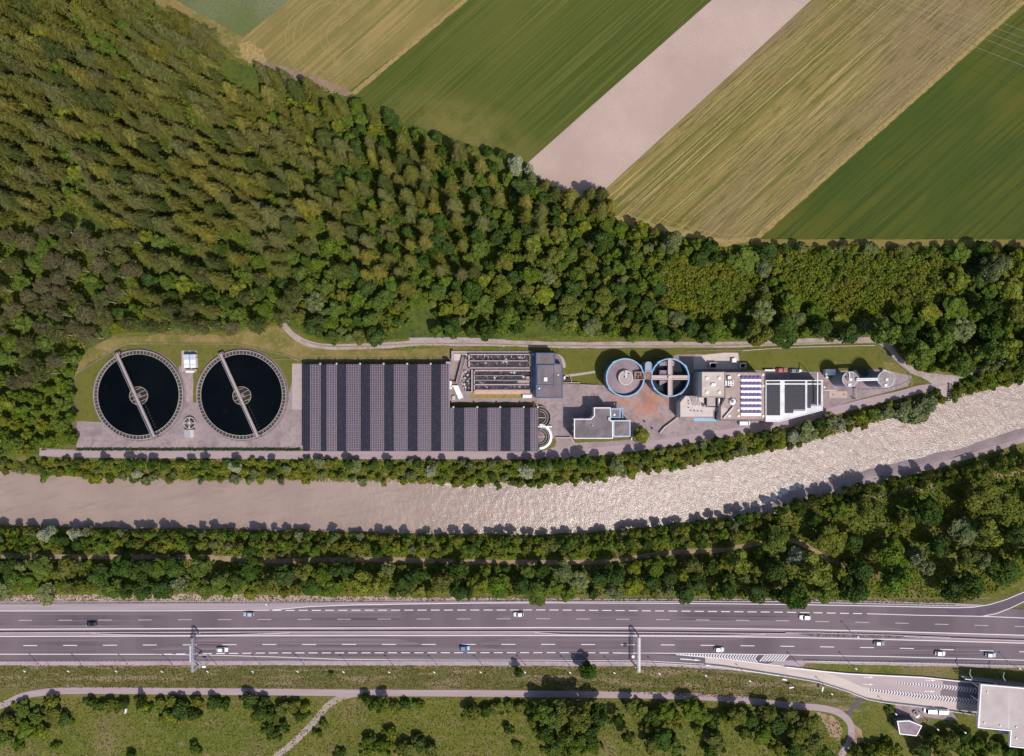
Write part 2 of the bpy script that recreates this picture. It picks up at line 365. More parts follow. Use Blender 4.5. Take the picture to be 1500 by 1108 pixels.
me.polygons.foreach_set('use_smooth', [True] * len(me.polygons))
WATER = mat('silty river water', rgb((148, 128, 117)), [(.05, rgb((156, 135, 124)), .4, .65), (.3, rgb((139, 120, 110)), .5, .75, (12, .3, 1.5))], .26, spec=.8, bump=(2.0, .10))
# white water: foam where the bed steps down, as a mask that belongs to the rapids
t = WATER.node_tree; N = t.nodes; L = t.links
bs = [n for n in N if n.type == 'BSDF_PRINCIPLED'][0]
at = N.new('ShaderNodeAttribute'); at.attribute_name = 'foam'
no = N.new('ShaderNodeTexNoise'); no.inputs['Scale'].default_value = .55; no.inputs['Detail'].default_value = 6; no.inputs['Roughness'].default_value = .65
gg = N.new('ShaderNodeNewGeometry'); rr = N.new('ShaderNodeVectorRotate'); rr.rotation_type = 'Z_AXIS'; rr.inputs['Angle'].default_value = math.radians(-38)
sm = N.new('ShaderNodeVectorMath'); sm.operation = 'MULTIPLY'; sm.inputs[1].default_value = (2.4, 1.0, 1)
L.new(gg.outputs['Position'], rr.inputs['Vector']); L.new(rr.outputs[0], sm.inputs[0]); L.new(sm.outputs[0], no.inputs['Vector'])
ad = N.new('ShaderNodeMath'); ad.operation = 'ADD'; L.new(no.outputs['Fac'], ad.inputs[0]); L.new(at.outputs['Fac'], ad.inputs[1])
mr = N.new('ShaderNodeMapRange'); mr.inputs[1].default_value = .78; mr.inputs[2].default_value = 1.0; L.new(ad.outputs[0], mr.inputs[0])
mx = N.new('ShaderNodeMix'); mx.data_type = 'RGBA'; src = bs.inputs['Base Color'].links[0].from_socket
L.new(mr.outputs[0], mx.inputs['Factor']); L.new(src, mx.inputs['A']); mx.inputs['B'].default_value = (.72, .66, .64, 1)
L.new(mx.outputs['Result'], bs.inputs['Base Color'])
bpn = [n for n in N if n.type == 'BUMP'][0]; dm_ = N.new('ShaderNodeMath'); dm_.operation = 'MULTIPLY_ADD'; dm_.inputs[1].default_value = 1.05; dm_.inputs[2].default_value = .03
fa = N.new('ShaderNodeAttribute'); fa.attribute_name = 'foam'; L.new(fa.outputs['Fac'], dm_.inputs[0]); L.new(dm_.outputs[0], bpn.inputs['Distance'])
me.materials.append(WATER)
at = me.attributes.new('foam', 'FLOAT', 'POINT')
pxg = X / S + 750
foam = np.interp(px_, [0, 300, 600, 800, 1000, 1150, 1500, 1600], [.02, .05, .09, .14, .19, .22, .21, .2])[None, :] * np.ones_like(X)
rim = np.clip(1 - np.abs((PY - (bot[None, :] - 20)) / np.interp(px_, [1000, 1150, 1250, 1500], [6, 15, 9, 7])[None, :]), 0, 1) * np.interp(px_, [1040, 1100, 1150, 1200, 1420, 1500], [0, .16, .26, .10, .08, .04])[None, :]
foam = foam + rim + np.exp(-(((pxg - 672) / 22) ** 2 + ((PY - 711) / 2.5) ** 2)) * .55
at.data.foreach_set('value', foam.reshape(-1).astype(np.float32))
link_mesh(me, 'river_water')['kind'] = 'structure'

# ------------------------------------------------------------------ fields
FD = 41.7
def fieldmat(n, base, layers, bump=None): return mat(n, base, layers, .95, bump=bump)
M_F1 = fieldmat('young crop', rgb((92, 100, 56)), [(.02, rgb((110, 112, 84)), .4, .6), (1, rgb((82, 88, 54)), .5, .7)])
M_F2 = fieldmat('mown hay field', rgb((122, 108, 60)), [(.7, rgb((142, 122, 76)), .48, .58, (FD, .012, .9), 2), (.03, rgb((108, 100, 54)), .42, .62), (.25, rgb((100, 96, 48)), .5, .7, (FD, .03, 2)), (2.5, rgb((146, 128, 84)), .5, .8)])
M_F3 = fieldmat('green meadow', rgb((72, 80, 26)), [(.3, rgb((62, 72, 20)), .44, .58, (FD, .008, 1), 2), (.018, rgb((88, 88, 38)), .42, .6, (FD, .5, 1)), (1.1, rgb((86, 90, 38)), .5, .64, (FD, .012, 1), 2), (.4, rgb((98, 96, 46)), .62, .7, (FD, .012, 1), 2), (.08, rgb((108, 100, 52)), .3, .55, None, 4, (-22, 107, 46, 20, -20)), (2, rgb((70, 80, 24)), .5, .75)])
M_F4 = fieldmat('ploughed soil', rgb((166, 144, 134)), [(.03, rgb((178, 156, 146)), .4, .65), (2, rgb((154, 132, 122)), .5, .8)])
M_F5 = fieldmat('tedded hay field', rgb((126, 112, 60)), [(.5, rgb((92, 90, 38)), .45, .54, (FD, .008, .7), 2), (.7, rgb((156, 136, 86)), .53, .61, (FD, .01, 1.0), 2), (.02, rgb((126, 106, 76)), .45, .65, (FD, .3, 1)), (1.6, rgb((86, 82, 42)), .50, .64, (FD, .05, 1)), (3.5, rgb((142, 126, 82)), .55, .8)])
M_F6 = fieldmat('dark green crop', rgb((58, 72, 18)), [(.02, rgb((80, 80, 24)), .45, .6, (FD, .5, 1)), (.5, rgb((52, 66, 18)), .46, .6, (FD, .02, 1), 3), (.9, rgb((68, 78, 24)), .54, .66, (FD, .02, 1), 3), (1.5, rgb((66, 78, 22)), .52, .75)])
M_STRAW = fieldmat('straw heap', rgb((160, 138, 94)), [(.9, rgb((132, 114, 70)), .42, .6)])
sheet('crop_field', [(256, 0), (355, 55), (400, 20), (425, 0), (560, -115), (60, -115)], .03, M_F1, .8)
sheet('hay_field', [(425, 0), (560, -115), (820, -115), (686, 0), (521, 140), (440, 112), (385, 98), (352, 76), (356, 55)], .035, M_F2, .7)
sheet('meadow_field', [(686, 0), (820, -115), (1175, -115), (1043, 0), (779, 233), (790, 262), (720, 222), (640, 195), (560, 168), (500, 142)], .04, M_F3, .5)
sheet('hay_field', [(1189, 0), (1315, -115), (1640, -115), (1502, 4), (1110, 352), (1060, 362), (985, 342), (895, 326), (880, 300), (889, 274)], .045, M_F5, .5)
sheet('crop_field', [(1503, 6), (1640, -113), (1900, -113), (1900, 351), (1111, 351)], .05, M_F6, .5)
sheet('field_margin', [(1100, 350), (1900, 350), (1900, 372), (1100, 372)], .03, mat('margin grass', rgb((122, 106, 58)), [(.3, rgb((108, 102, 48)), .4, .65, (0, .2, 2)), (2, rgb((140, 118, 76)), .5, .8)], .95), .8)
sheet('field_margin', [(150, -60), (256, -5), (357, 55), (372, 92), (345, 84), (318, 62), (300, 40), (262, 18), (215, 2), (120, -50)], .025, DRYG, 1)
sheet('field_margin', [(350, 66), (366, 62), (384, 76), (388, 92), (372, 96), (354, 84)], .055, M_STRAW, 2.5, 4)
sheet('field_margin', [(376, 90), (400, 93), (450, 108), (520, 136), (500, 142), (450, 122), (390, 104)], .056, mat('trodden soil', rgb((126, 106, 84)), [(.2, rgb((140, 116, 106)), .45, .6)], .95), 1.5, 4)
TAN = mat('raked field edge', rgb((146, 124, 80)), [(.5, rgb((124, 110, 62)), .44, .6), (1.5, rgb((162, 138, 94)), .5, .7)], .95)
sheet('field_margin', [(1502, 4), (1110, 352), (1060, 361), (985, 341), (900, 325), (897, 315), (985, 333), (1060, 352), (1106, 346), (1496, 2)], .058, TAN, 1.0, 5)
sheet('field_margin', [(686, 0), (521, 139), (506, 136), (516, 134), (681, -2)], .058, TAN, .7, 5)
# hay headland turns: raked rows following the field's end, real low swaths
SWATH = mat('raked hay', rgb((144, 126, 82)), [(1.2, rgb((118, 106, 62)), .45, .7)], .95)
sw = B()
def swath(pts, wd, h):
    q = smooth_line(pts, 6); i = len(sw.v)
    P = [Vector(W2(*a)) for a in q]
    for k in range(len(P)):
        d = (P[min(k + 1, len(P) - 1)] - P[max(k - 1, 0)]).normalized(); nn = Vector((-d.y, d.x)) * wd * rnd.uniform(.5, 1.2) / 2
        c = P[k] + Vector((rnd.uniform(-.15, .15), rnd.uniform(-.15, .15)))
        sw.v += [(c.x - nn.x, c.y - nn.y, .05), (c.x, c.y, h), (c.x + nn.x, c.y + nn.y, .05)]
    for k in range(len(P) - 1):
        a = i + 3 * k; sw.face((a, a + 1, a + 4, a + 3)); sw.face((a + 1, a + 2, a + 5, a + 4))
dirx, diry = math.cos(math.radians(FD)), -math.sin(math.radians(FD))
# ovals of the mowing in the left hay field
for k, (cx, cy, r) in enumerate([(500, 52, 22), (498, 54, 30), (492, 56, 52), (490, 58, 60), (486, 58, 68)]):
    pts = []
    for a in np.linspace(130, 330, 14):
        ar = math.radians(a + 0); lx, ly = r * math.cos(ar), r * 1.0 * math.sin(ar)
        pts.append((cx + lx * dirx + ly * dirx * .0 + ly * math.sin(math.radians(FD)), cy + lx * diry + ly * math.cos(math.radians(FD)) * 1.0))
    a0, b0 = pts[0], pts[-1]
    pts = [(a0[0] + dirx * 160, a0[1] + diry * 160)] + pts + [(b0[0] + dirx * 160, b0[1] + diry * 160)]
    swath(pts, .45, .12)
# straight windrows in the big hay field
FQ = [(1189, 0), (1315, -115), (1640, -115), (1502, 4), (1120, 336), (1060, 340), (985, 322), (915, 304), (895, 285)]
for k in range(46):
    off = 4 + k * 6.1 + rnd.uniform(-2, 2)   # distance from the ploughed field's edge, along the normal
    sx0, sy0 = 900 + off * math.sin(math.radians(FD)), 268 + off * math.cos(math.radians(FD)); run = []
    for t_ in np.arange(-60, 720, 14):
        q = (sx0 + dirx * t_, sy0 + diry * t_)
        if inpoly(*q, FQ): run.append((q[0] + rnd.uniform(-.3, .3), q[1] + rnd.uniform(-.3, .3)))
    k0 = 0
    while k0 < len(run) - 3:
        k1 = k0 + rnd.randint(5, 26)
        if rnd.random() < .62: swath(run[k0:k1 + 1], rnd.uniform(.25, .6), rnd.uniform(.1, .2))
        k0 = k1 + rnd.randint(0, 3)
for o0 in (2, 9):
    swath([(912 + o0, 316 - o0 * 1.3), (985, 335 - o0), (1060, 353 - o0), (1095, 350 - o0)], .35, .1)
o = sw.build('hay_swaths', SWATH); tag(o, 'pale raked hay lying in thin rows across the two mown fields', 'hay', kind='stuff')
# ploughed field: ridges and furrows as relief
def clipseg(p, poly):
    """param range of the field line inside the polygon"""
    ts = []
    for i in range(len(poly)):
        (x0, y0), (x1, y1) = poly[i], poly[(i + 1) % len(poly)]
        ex, ey = x1 - x0, y1 - y0; den = dirx * ey - diry * ex
        if abs(den) < 1e-9: continue
        t_ = ((x0 - p[0]) * ey - (y0 - p[1]) * ex) / den; u = ((x0 - p[0]) * diry - (y0 - p[1]) * dirx) / den
        if 0 <= u <= 1: ts.append(t_)
    return (min(ts), max(ts)) if len(ts) > 1 else None
PLO = [(1043, 0), (1175, -115), (1315, -115), (1189, 0), (875, 288), (830, 290), (768, 246), (779, 233)]
pb = B(); nxx, nyy = math.sin(math.radians(FD)), math.cos(math.radians(FD))
nr = 27; wdt = 111.0
for k in range(nr):
    for (a, b_, za, zb) in ((0, .42, .06, .11), (.42, .62, .11, .11), (.62, .94, .11, .06), (.94, 1., .06, .06)):
        o0, o1 = (k + a) * wdt / nr - 2, (k + b_) * wdt / nr - 2
        r0 = clipseg((779 + nxx * o0, 233 + nyy * o0), PLO); r1 = clipseg((779 + nxx * o1, 233 + nyy * o1), PLO)
        if not r0 or not r1: continue
        P = lambda o_, t_, z: (*W2(779 + nxx * o_ + dirx * t_, 233 + nyy * o_ + diry * t_), z)
        pb.poly([P(o0, r0[0], za), P(o1, r1[0], zb), P(o1, r1[1], zb), P(o0, r0[1], za)][::1])
o = pb.build('ploughed_field', M_F4); o['kind'] = 'structure'

# ------------------------------------------------------------------ forest floor and verges
sheet('forest_floor', [(-150, -150), (120, -60), (215, 4), (300, 42), (335, 84), (390, 104), (500, 140), (640, 196), (720, 222), (790, 262), (880, 290), (905, 320), (1060, 360), (1120, 358), (1900, 366), (1900, 470), (1500, 540), (1392, 548), (1345, 530), (1318, 505), (1290, 488), (1240, 494), (800, 494), (620, 496), (500, 500), (440, 490), (416, 470), (330, 486), (240, 482), (170, 488), (110, 528), (104, 650), (60, 664), (-150, 680)], .012, FLOOR, 3, 10)
sheet('dry_verge', [(108, 536), (130, 510), (165, 496), (240, 490), (330, 492), (415, 476), (440, 498), (470, 510), (560, 513), (660, 510), (662, 527), (440, 529), (435, 540), (110, 560)], .02, DRYG, 1.5, 5)
sheet('plant_lawn', [(110, 552), (130, 532), (184, 505), (275, 503), (350, 505), (420, 521), (436, 530), (436, 600), (400, 640), (113, 622)], .03, LAWN, .5)
sheet('plant_lawn', [(820, 514), (905, 510), (1060, 508), (1280, 505), (1310, 522), (1335, 546), (1332, 556), (1300, 552), (1120, 545), (1070, 545), (820, 562)], .02, LAWN, .4)
sheet('dry_verge', [(1294, 530), (1312, 532), (1330, 548), (1331, 553), (1298, 541)], .03, DRYG, .8, 3)
sheet('motorway_verge', [(-150, 872), (400, 872), (900, 874), (1440, 876), (1500, 866), (1500, 890), (-150, 890)], .012, VERGE, 1, 8)
sheet('dirt_strip', [(-150, 873), (300, 871), (420, 873), (700, 876), (860, 878), (860, 881), (-150, 880)], .02, mat('dirt verge', rgb((168, 146, 136)), [(.3, rgb((120, 108, 70)), .5, .62), (2, rgb((180, 160, 150)), .5, .75)], .95), 1.2, 5)
sheet('motorway_verge', [(-150, 974), (700, 973), (1040, 972), (1100, 982), (1240, 1010), (1275, 1025), (1260, 1045), (1180, 1030), (800, 1012), (-150, 1016)], .012, VERGE, 1, 8)
sheet('dirt_patch', [(1195, 1043), (1222, 1050), (1234, 1066), (1230, 1085), (1215, 1078), (1208, 1060)], .02, DIRT, 1.5, 4)
sheet('dirt_patch', [(1248, 1060), (1262, 1070), (1266, 1088), (1250, 1090)], .02, DIRT, 1.5, 4)

# ------------------------------------------------------------------ tracks, yards, paths
path('gravel_track', [(414, 474), (428, 490), (450, 503), (480, 508), (520, 508), (570, 506), (620, 502), (680, 503), (740, 503), (800, 505), (860, 506), (920, 505), (1000, 505), (1080, 505), (1140, 502), (1200, 500), (1250, 499), (1282, 499), (1302, 508), (1314, 524), (1332, 540), (1352, 549), (1385, 556)], 8.5, .04, GRAV_T, 4, .8)
path('gravel_track', [(600, 501), (640, 500), (700, 501), (740, 503)], 11, .035, GRAVEL, 4, 1)
path('grass_strip', [(440, 498), (475, 507), (530, 507.5), (600, 504), (700, 503.6), (800, 506), (1000, 507), (1140, 504), (1230, 501)], 1.8, .05, mat('track grass', rgb((128, 116, 84)), [(.4, rgb((150, 134, 116)), .45, .65)], .95), 4, .5)
path('concrete_kerb', [(1088, 514), (1160, 509), (1240, 507), (1282, 506)], .9, .05, CONC_P)
sheet('junction_area', [(1335, 545), (1352, 546), (1395, 550), (1412, 553), (1394, 565), (1392, 588), (1375, 586), (1374, 568), (1355, 556)], .045, GRAV_T, .5, 4)
path('gravel_track', [(1395, 556), (1420, 546), (1445, 540), (1480, 528), (1540, 515)], 6, .035, GRAV_T)
path('gravel_bank', [(1120, 756), (1150, 744), (1190, 731), (1240, 719), (1300, 701), (1380, 680), (1440, 662), (1500, 644), (1600, 614), (1700, 588)], 8, .03, BANKG)
path('service_road', [(58, 662), (110, 664.5), (250, 666), (450, 667), (640, 667), (800, 667), (860, 663), (920, 657), (980, 648), (1040, 638), (1100, 630), (1140, 624), (1200, 608), (1260, 592), (1320, 578), (1350, 570), (1380, 568)], 11.5, .06, ASPH_W, 5)
sheet('yard', [(112, 617), (160, 619), (262, 590), (262, 536), (283, 536), (283, 590), (420, 590), (432, 540), (443, 532), (443, 658), (112, 658)], .05, ASPH_Y, .2)
sheet('grass_strip', [(60, 659.5), (443, 659.5), (443, 661.2), (60, 661.2)], .055, LAWN, .2)
sheet('yard', [(784, 562), (905, 565), (990, 520), (1060, 518), (1082, 518), (1086, 542), (1200, 545), (1290, 541), (1336, 551), (1330, 566), (1240, 590), (1150, 625), (1000, 652), (850, 664), (788, 664)], .045, ASPH_Y, .3)
sheet('yard', [(428, 533), (443, 533), (443, 600), (428, 600)], .052, CONC, .2)
sheet('concrete_apron', [(1016, 522), (1060, 517), (1081, 517), (1083, 541), (1016, 541)], .06, CONC_P)
sheet('concrete_pad', [(266, 514), (288, 514), (288, 545), (266, 545)], .06, CONC)
path('concrete_path', [(828, 551), (845, 549), (872, 545)], 3.4, .06, CONC)
sheet('grass_strip', [R4(300, 885), R4(840, 865), R4(850, 890), R4(320, 918)], .055, LAWN, .5)
sheet('grass_strip', [R3(910, 960), R3(1060, 870), R3(1080, 900), R3(1060, 950), R3(940, 995)], .055, LAWN, .5)
b = B(); b.ring(*W2(*R3(1055, 215)), 9.5 * S, 17 * S, 0, .12, 24, -15, 90); o = b.build('curved_apron', CONC); o['kind'] = 'structure'
path('cycle_path', [(-60, 1048), (0, 1034), (30, 1021), (60, 1015), (110, 1012), (300, 1013), (500, 1015), (700, 1016), (900, 1018), (1000, 1020), (1060, 1023), (1100, 1027), (1160, 1034), (1200, 1037), (1228, 1044), (1244, 1058), (1247, 1074), (1243, 1090), (1232, 1108), (1222, 1140)], 9.5, .04, ASPH_W, 6)
path('gravel_branch', [(522, 1016), (500, 1022), (480, 1034), (462, 1056), (430, 1088), (405, 1108), (385, 1130)], 9, .035, mat('branch gravel', rgb((156, 140, 134)), [(.4, rgb((140, 126, 112)), .45, .65), (2, rgb((166, 150, 144)), .5, .75)], .95), 5, .3)
path('footpath', [(1242, 1048), (1252, 1034), (1266, 1020)], 5.5, .045, ASPH_D)
path('forest_trail', [(-20, 812), (60, 816), (140, 816), (230, 816), (300, 817), (400, 822), (460, 820), (560, 820), (640, 822), (740, 824), (830, 824), (900, 822), (960, 812), (1010, 808), (1060, 806), (1110, 796), (1160, 792), (1185, 802), (1215, 820), (1260, 836)], 7, .03, DIRT, 5, 1.5)
path('forest_trail', [(1260, 735), (1310, 724), (1370, 712), (1440, 700), (1520, 690)], 6, .03, DIRT, 5, 1.5)

# ------------------------------------------------------------------ motorway
TX = [-200] + list(range(0, 1501, 50)) + [1700]
L_TOPEDGE = [(-200, 886), (0, 885.5), (400, 884), (800, 881.5), (1150, 881.5), (1400, 888), (1500, 893), (1700, 905)]
L_UPPER = [(-200, 895.5), (0, 895.2), (240, 895), (400, 894)]
L_OUT_UP = [(395, 894), (450, 889), (520, 886.2), (600, 885), (700, 883.6), (800, 883.2), (1000, 884), (1150, 885.6), (1300, 888.2), (1400, 890.5), (1430, 889.6), (1460, 884), (1480, 876), (1500, 867.5), (1540, 850)]
L_DASH_UP = [(400, 894.3), (800, 893.6), (1000, 895.4), (1150, 897), (1270, 899.2)]
L_GORE_UP = [(1270, 899.2), (1350, 901.5), (1440, 903), (1500, 905.5), (1700, 914)]
L_CEN_UP = [(-200, 909.5), (0, 909), (400, 907.5), (800, 906.5), (1000, 908), (1150, 909.5), (1300, 912.5), (1500, 918), (1700, 926)]
L_MED_UP = [(-200, 922.5), (0, 921.9), (400, 920.3), (800, 919.4), (1000, 920.2), (1150, 922), (1300, 925), (1500, 930.8), (1700, 938)]
L_BAR = [(-200, 927), (0, 926.2), (400, 924.8), (800, 924.4), (1000, 926), (1150, 927.6), (1200, 930), (1300, 933.5), (1500, 937.8), (1700, 946)]
L_MED_LO = [(-200, 933.5), (0, 932.5), (400, 931.5), (800, 931.2), (1000, 932.2), (1150, 933.8), (1300, 937), (1500, 942.4), (1700, 950)]
L_CEN_LO = [(-200, 946.5), (0, 946), (400, 944.2), (800, 944), (1000, 945), (1150, 946.8), (1300, 949.2), (1500, 955), (1700, 962)]
L_DASH_LO = [(225, 958.6), (400, 956.6), (800, 956.2), (912, 956.6)]
L_EDGE_LO = [(-200, 959), (0, 958.5), (225, 958.6)]
L_GORE_LO = [(905, 956.8), (1000, 957.2), (1150, 959.5), (1300, 962), (1500, 967.3), (1700, 975)]
L_OUT_LO = [(225, 958.6), (320, 960), (400, 962.4), (500, 966), (600, 967), (800, 967.3), (950, 968.6), (1033, 973.2)]
L_BOTEDGE = [(-200, 968.5), (0, 967.8), (400, 967.2), (800, 968.6), (950, 969.6), (1040, 974.5)]
def xs_of(a, b_, st=25): return [a] + [x for x in range(int(a) // st * st + st, int(b_), st)] + [b_]
def band(name, up, lo, x0, x1, z, m, kind='structure'):
    xx = xs_of(x0, x1); P = [(x, lerp_tab(up, x)) for x in xx] + [(x, lerp_tab(lo, x)) for x in xx[::-1]]
    o = sheet(name, P, z, m); return o
band('gravel_shoulder', [(x, y - 4) for x, y in L_TOPEDGE], [(x, y + 1) for x, y in L_TOPEDGE], -200, 1440, .04, GRAVEL)
sheet('gravel_shoulder', [(-200, 965), (400, 965), (1000, 966), (1150, 966), (1500, 972), (1700, 980), (1700, 988), (1500, 979), (1350, 976), (1180, 972), (1160, 988), (1100, 985), (1040, 979.5), (960, 976), (800, 975.5), (400, 974.5), (-200, 975.5)], .04, GRAVEL, .6, 4)
road = band('motorway', L_TOPEDGE, L_BOTEDGE, -200, 1040, .06, ASPH)
xx = xs_of(1040, 1700)
sheet('motorway', [(x, lerp_tab(L_TOPEDGE, x)) for x in xx] + [(1700, 980), (1500, 974), (1350, 970), (1150, 967.5), (1040, 974.5)], .06, ASPH)
sheet('slip_road', [(1380, 891), (1430, 888.5), (1462, 883), (1482, 875), (1500, 866), (1560, 838), (1575, 852), (1500, 884), (1460, 896), (1430, 903), (1395, 901.5)], .07, ASPH_D)
sheet('hard_shoulder', [(x, lerp_tab(L_TOPEDGE, x) + .4) for x in xs_of(-200, 820)] + [(800, 882.6), (600, 884.4), (520, 885.6), (450, 888.4), (395, 893.2), (0, 894.6), (-200, 895)], .066, mat('pale shoulder asphalt', rgb((158, 142, 147)), [(.3, rgb((148, 132, 138)), .4, .65, (0, .1, 2))], .9))
MEDA = mat('median asphalt', rgb((146, 128, 136)), [(.4, rgb((134, 116, 124)), .4, .65, (0, .2, 2))], .9)
sheet('median_strip', [(x, lerp_tab(L_MED_UP, x) + .4) for x in xs_of(-200, 1700)] + [(x, lerp_tab(L_MED_LO, x) - .4) for x in xs_of(-200, 1700)[::-1]], .066, MEDA)
sheet('median_strip', [(1150, 924.5), (1180, 925.5), (1310, 928.5), (1390, 932.5), (1395, 935), (1310, 935), (1190, 932.5)], .07, mat('median rubble', rgb((88, 78, 80)), [(.8, rgb((130, 114, 118)), .45, .6), (2, rgb((66, 60, 62)), .5, .7)], .95), .3, 4)
def line(tab, wpx, x0=None, x1=None, m=PAINT, z=.078, name='lane_line'):
    x0 = tab[0][0] if x0 is None else x0; x1 = tab[-1][0] if x1 is None else x1
    b = B(); b.strip([W2(x, lerp_tab(tab, x)) for x in xs_of(x0, x1)], wpx * S, z); return b.build(name, m, road)
line(L_UPPER, .95); line(L_OUT_UP, .9); line(L_GORE_UP, .9); line(L_MED_UP, 1.1); line(L_MED_LO, 1.05); line(L_EDGE_LO, 1.0)
line(L_GORE_LO, .95); line(L_OUT_LO, .8)
b = B(); b.strip([W2(*p) for p in [(1438, 903.2), (1460, 899), (1480, 891), (1500, 881.5), (1560, 855)]], .9 * S, .082); b.build('lane_line', PAINT, road)
def dashes(tab, x0, x1, per, ln, wpx, m=PAINT):
    x = x0
    while x < x1:
        y0, y1 = lerp_tab(tab, x), lerp_tab(tab, x + ln)
        b = B(); b.bar((*W2(x, y0), .084), (*W2(x + ln, y1), .084), wpx * S, .012); b.build('lane_dash', m, road); x += per
dashes(L_CEN_UP, 27.5 - 58.4 * 4, 1690, 58.35, 20, .75, PAINT_W)
dashes(L_CEN_LO, 34.5 - 58.4 * 4, 1690, 58.35, 20.5, .95)
dashes(L_DASH_UP, 399, 1262, 19.33, 13.2, 1.05); dashes(L_DASH_LO, 239, 905, 19.37, 13.2, 1.1)
# arrow on the exit lane
b = B(); p0, p1 = RU(842, 452), RU(930, 458); b.bar((*W2(*p0), .085), (*W2(*p1), .085), 1.4 * S, .01)
b.poly([(*W2(*q), .085) for q in (RU(928, 452), RU(928, 465), RU(975, 461))]); b.build('lane_arrow', PAINT, road)
# ------- exit ramp and toll plaza
RAMPC = mat('ramp concrete', rgb((192, 178, 170)), [(.15, rgb((182, 166, 160)), .42, .6, (-8, .3, 1.5)), (3, rgb((200, 186, 178)), .5, .8)], .85)
RLO = [(1033, 973.4), (1060, 976), (1092, 981), (1150, 990), (1196, 998), (1238, 1011), (1271, 1024), (1300, 1029), (1348, 1034.5), (1430, 1046.5), (1520, 1059)]
RUP = [(1033, 963.5), (1070, 965.2), (1120, 972.4), (1150, 976.5), (1206, 983), (1243, 986.5), (1350, 991.5), (1434, 1000.5), (1520, 1009)]
ramp = sheet('exit_ramp', [(x, lerp_tab(RUP, x)) for x in xs_of(1033, 1520, 20)] + [(x, lerp_tab(RLO, x)) for x in xs_of(1033, 1520, 20)[::-1]], .075, RAMPC)
PLZ = mat('plaza asphalt', rgb((172, 156, 158)), [(.2, rgb((164, 148, 150)), .4, .65, (-7, .3, 1.5)), (3, rgb((180, 164, 166)), .5, .8)], .9)
sheet('toll_plaza', [(1205, 984.5), (1243, 987.4), (1350, 992.4), (1434, 1001.3), (1520, 1010), (1520, 1041), (1434, 1030), (1348, 1019), (1281, 1010), (1262, 1006), (1240, 996), (1222, 989)], .09, PLZ)
sheet('toll_plaza', [R for R in (RT(885, 568), RT(1000, 574), RT(1240, 596), RT(1240, 715), RT(1100, 698), RT(975, 680), RT(975, 655), RT(990, 640), RT(990, 590))], .102, mat('plaza dark asphalt', rgb((122, 106, 112)), [(2, rgb((132, 116, 122)), .5, .8)], .9))
sheet('parking_area', [RT(690, 735), RT(850, 750), RT(1040, 775), RT(1085, 835), RT(1040, 838), RT(870, 815), RT(840, 828), RT(760, 830), RT(700, 800)], .06, ASPH_Y, .3)
# white kerb walls of the ramp
cw = thing('ramp_wall', 'white concrete kerb wall along the lower side of the curving exit ramp', 'wall', W(1196, 1000))
b = B(); b.wall([W2(x, lerp_tab(RLO, x)) for x in xs_of(1033, 1431, 10)], .35, 0, .9); b.build('wall_body', WHITE, cw)
b = B(); b.wall([W2(x, lerp_tab(RLO, x) ) for x in xs_of(1040, 1425, 10)], .12, 1.1, 1.2)
for x in range(1045, 1425, 8): p = W2(x, lerp_tab(RLO, x)); b.cyl(p[0], p[1], .05, .9, 1.1, 4)
b.build('handrail', STEEL, cw)
cw = thing('ramp_wall', 'white concrete kerb wall between the toll plaza and the motorway verge', 'wall', W(1290, 988))
b = B(); b.wall([W2(x, lerp_tab(RUP, x)) for x in xs_of(1150, 1434, 10)], .4, 0, .8); b.build('wall_body', WHITE, cw)
# chevron bands (painted V strokes)
CHB = mat('chevron ground', rgb((104, 90, 98)), (), .9)
def chevrons(upA, loA, x0, x1, per, wk, lean, z, open_right):
    b = B(); x = x0; V = lambda X, Y: (*W2(X, Y), z)
    while x < x1:
        yu, yl = lerp_tab(upA, x), lerp_tab(loA, x); h_ = yl - yu; ym = (yu + yl) / 2; d = h_ / 2 * lean * (1 if open_right else -1)
        b.poly([V(x, ym), V(x + wk, ym), V(x + wk + d, yu), V(x + d, yu)]); b.poly([V(x, ym), V(x + d, yl), V(x + wk + d, yl), V(x + wk, ym)])
        x += per
    return b
GUP = [(990, 957.9), (1150, 960)]; GLO = [(990, 958.8), (1060, 965.5), (1120, 972.8)]
b = chevrons(GUP, GLO + [(1150, 976)], 996, 1108, 4.0, 1.8, .8, .092, True)
z = .092; V = lambda X, Y: (*W2(X, Y), z)
for k in range(9):
    x = 1112 + k * 4.2; b.poly([V(x, 969), V(x + 2, 969), V(x + 10, 960), V(x + 8, 960)])
tag(b.build('chevron_marking', PAINT, ramp), kind='stuff')
bb = sheet('gore_area', [(930, 957), (1150, 959.8), (1168, 960.2), (1142, 967), (1122, 973.2), (1040, 964.2)], .082, ASPH_D)
b = B(); b.strip([W2(*p) for p in [(990, 958.9), (1060, 965.4), (1122, 973.2), (1145, 976)]], 1.1 * S, .093); b.build('lane_line', PAINT, ramp)
c1 = [RT(690, 598), RT(1000, 612), RT(1228, 636)]; c2 = [RT(690, 604), RT(1000, 638), RT(1228, 672)]
for U_, L_o in ((c1, c2),):
    sheet('chevron_ground', [U_[0], U_[1], U_[2], L_o[2], L_o[1], L_o[0]], .108, CHB)
tag(chevrons(c1, c2, c1[0][0] + 1, 1437, 4.2, 1.9, .75, .114, False).build('chevron_marking', PAINT, ramp), kind='stuff')
c1b = [RT(520, 636), RT(860, 668), RT(1222, 705)]; c2b = [RT(520, 650), RT(860, 700), RT(1222, 742)]
sheet('chevron_ground', [c1b[0], c1b[1], c1b[2], c2b[2], c2b[1], c2b[0]], .108, CHB)
tag(chevrons(c1b, c2b, c1b[0][0] + 1, 1436, 4.2, 1.9, .75, .114, False).build('chevron_marking', PAINT, ramp), kind='stuff')
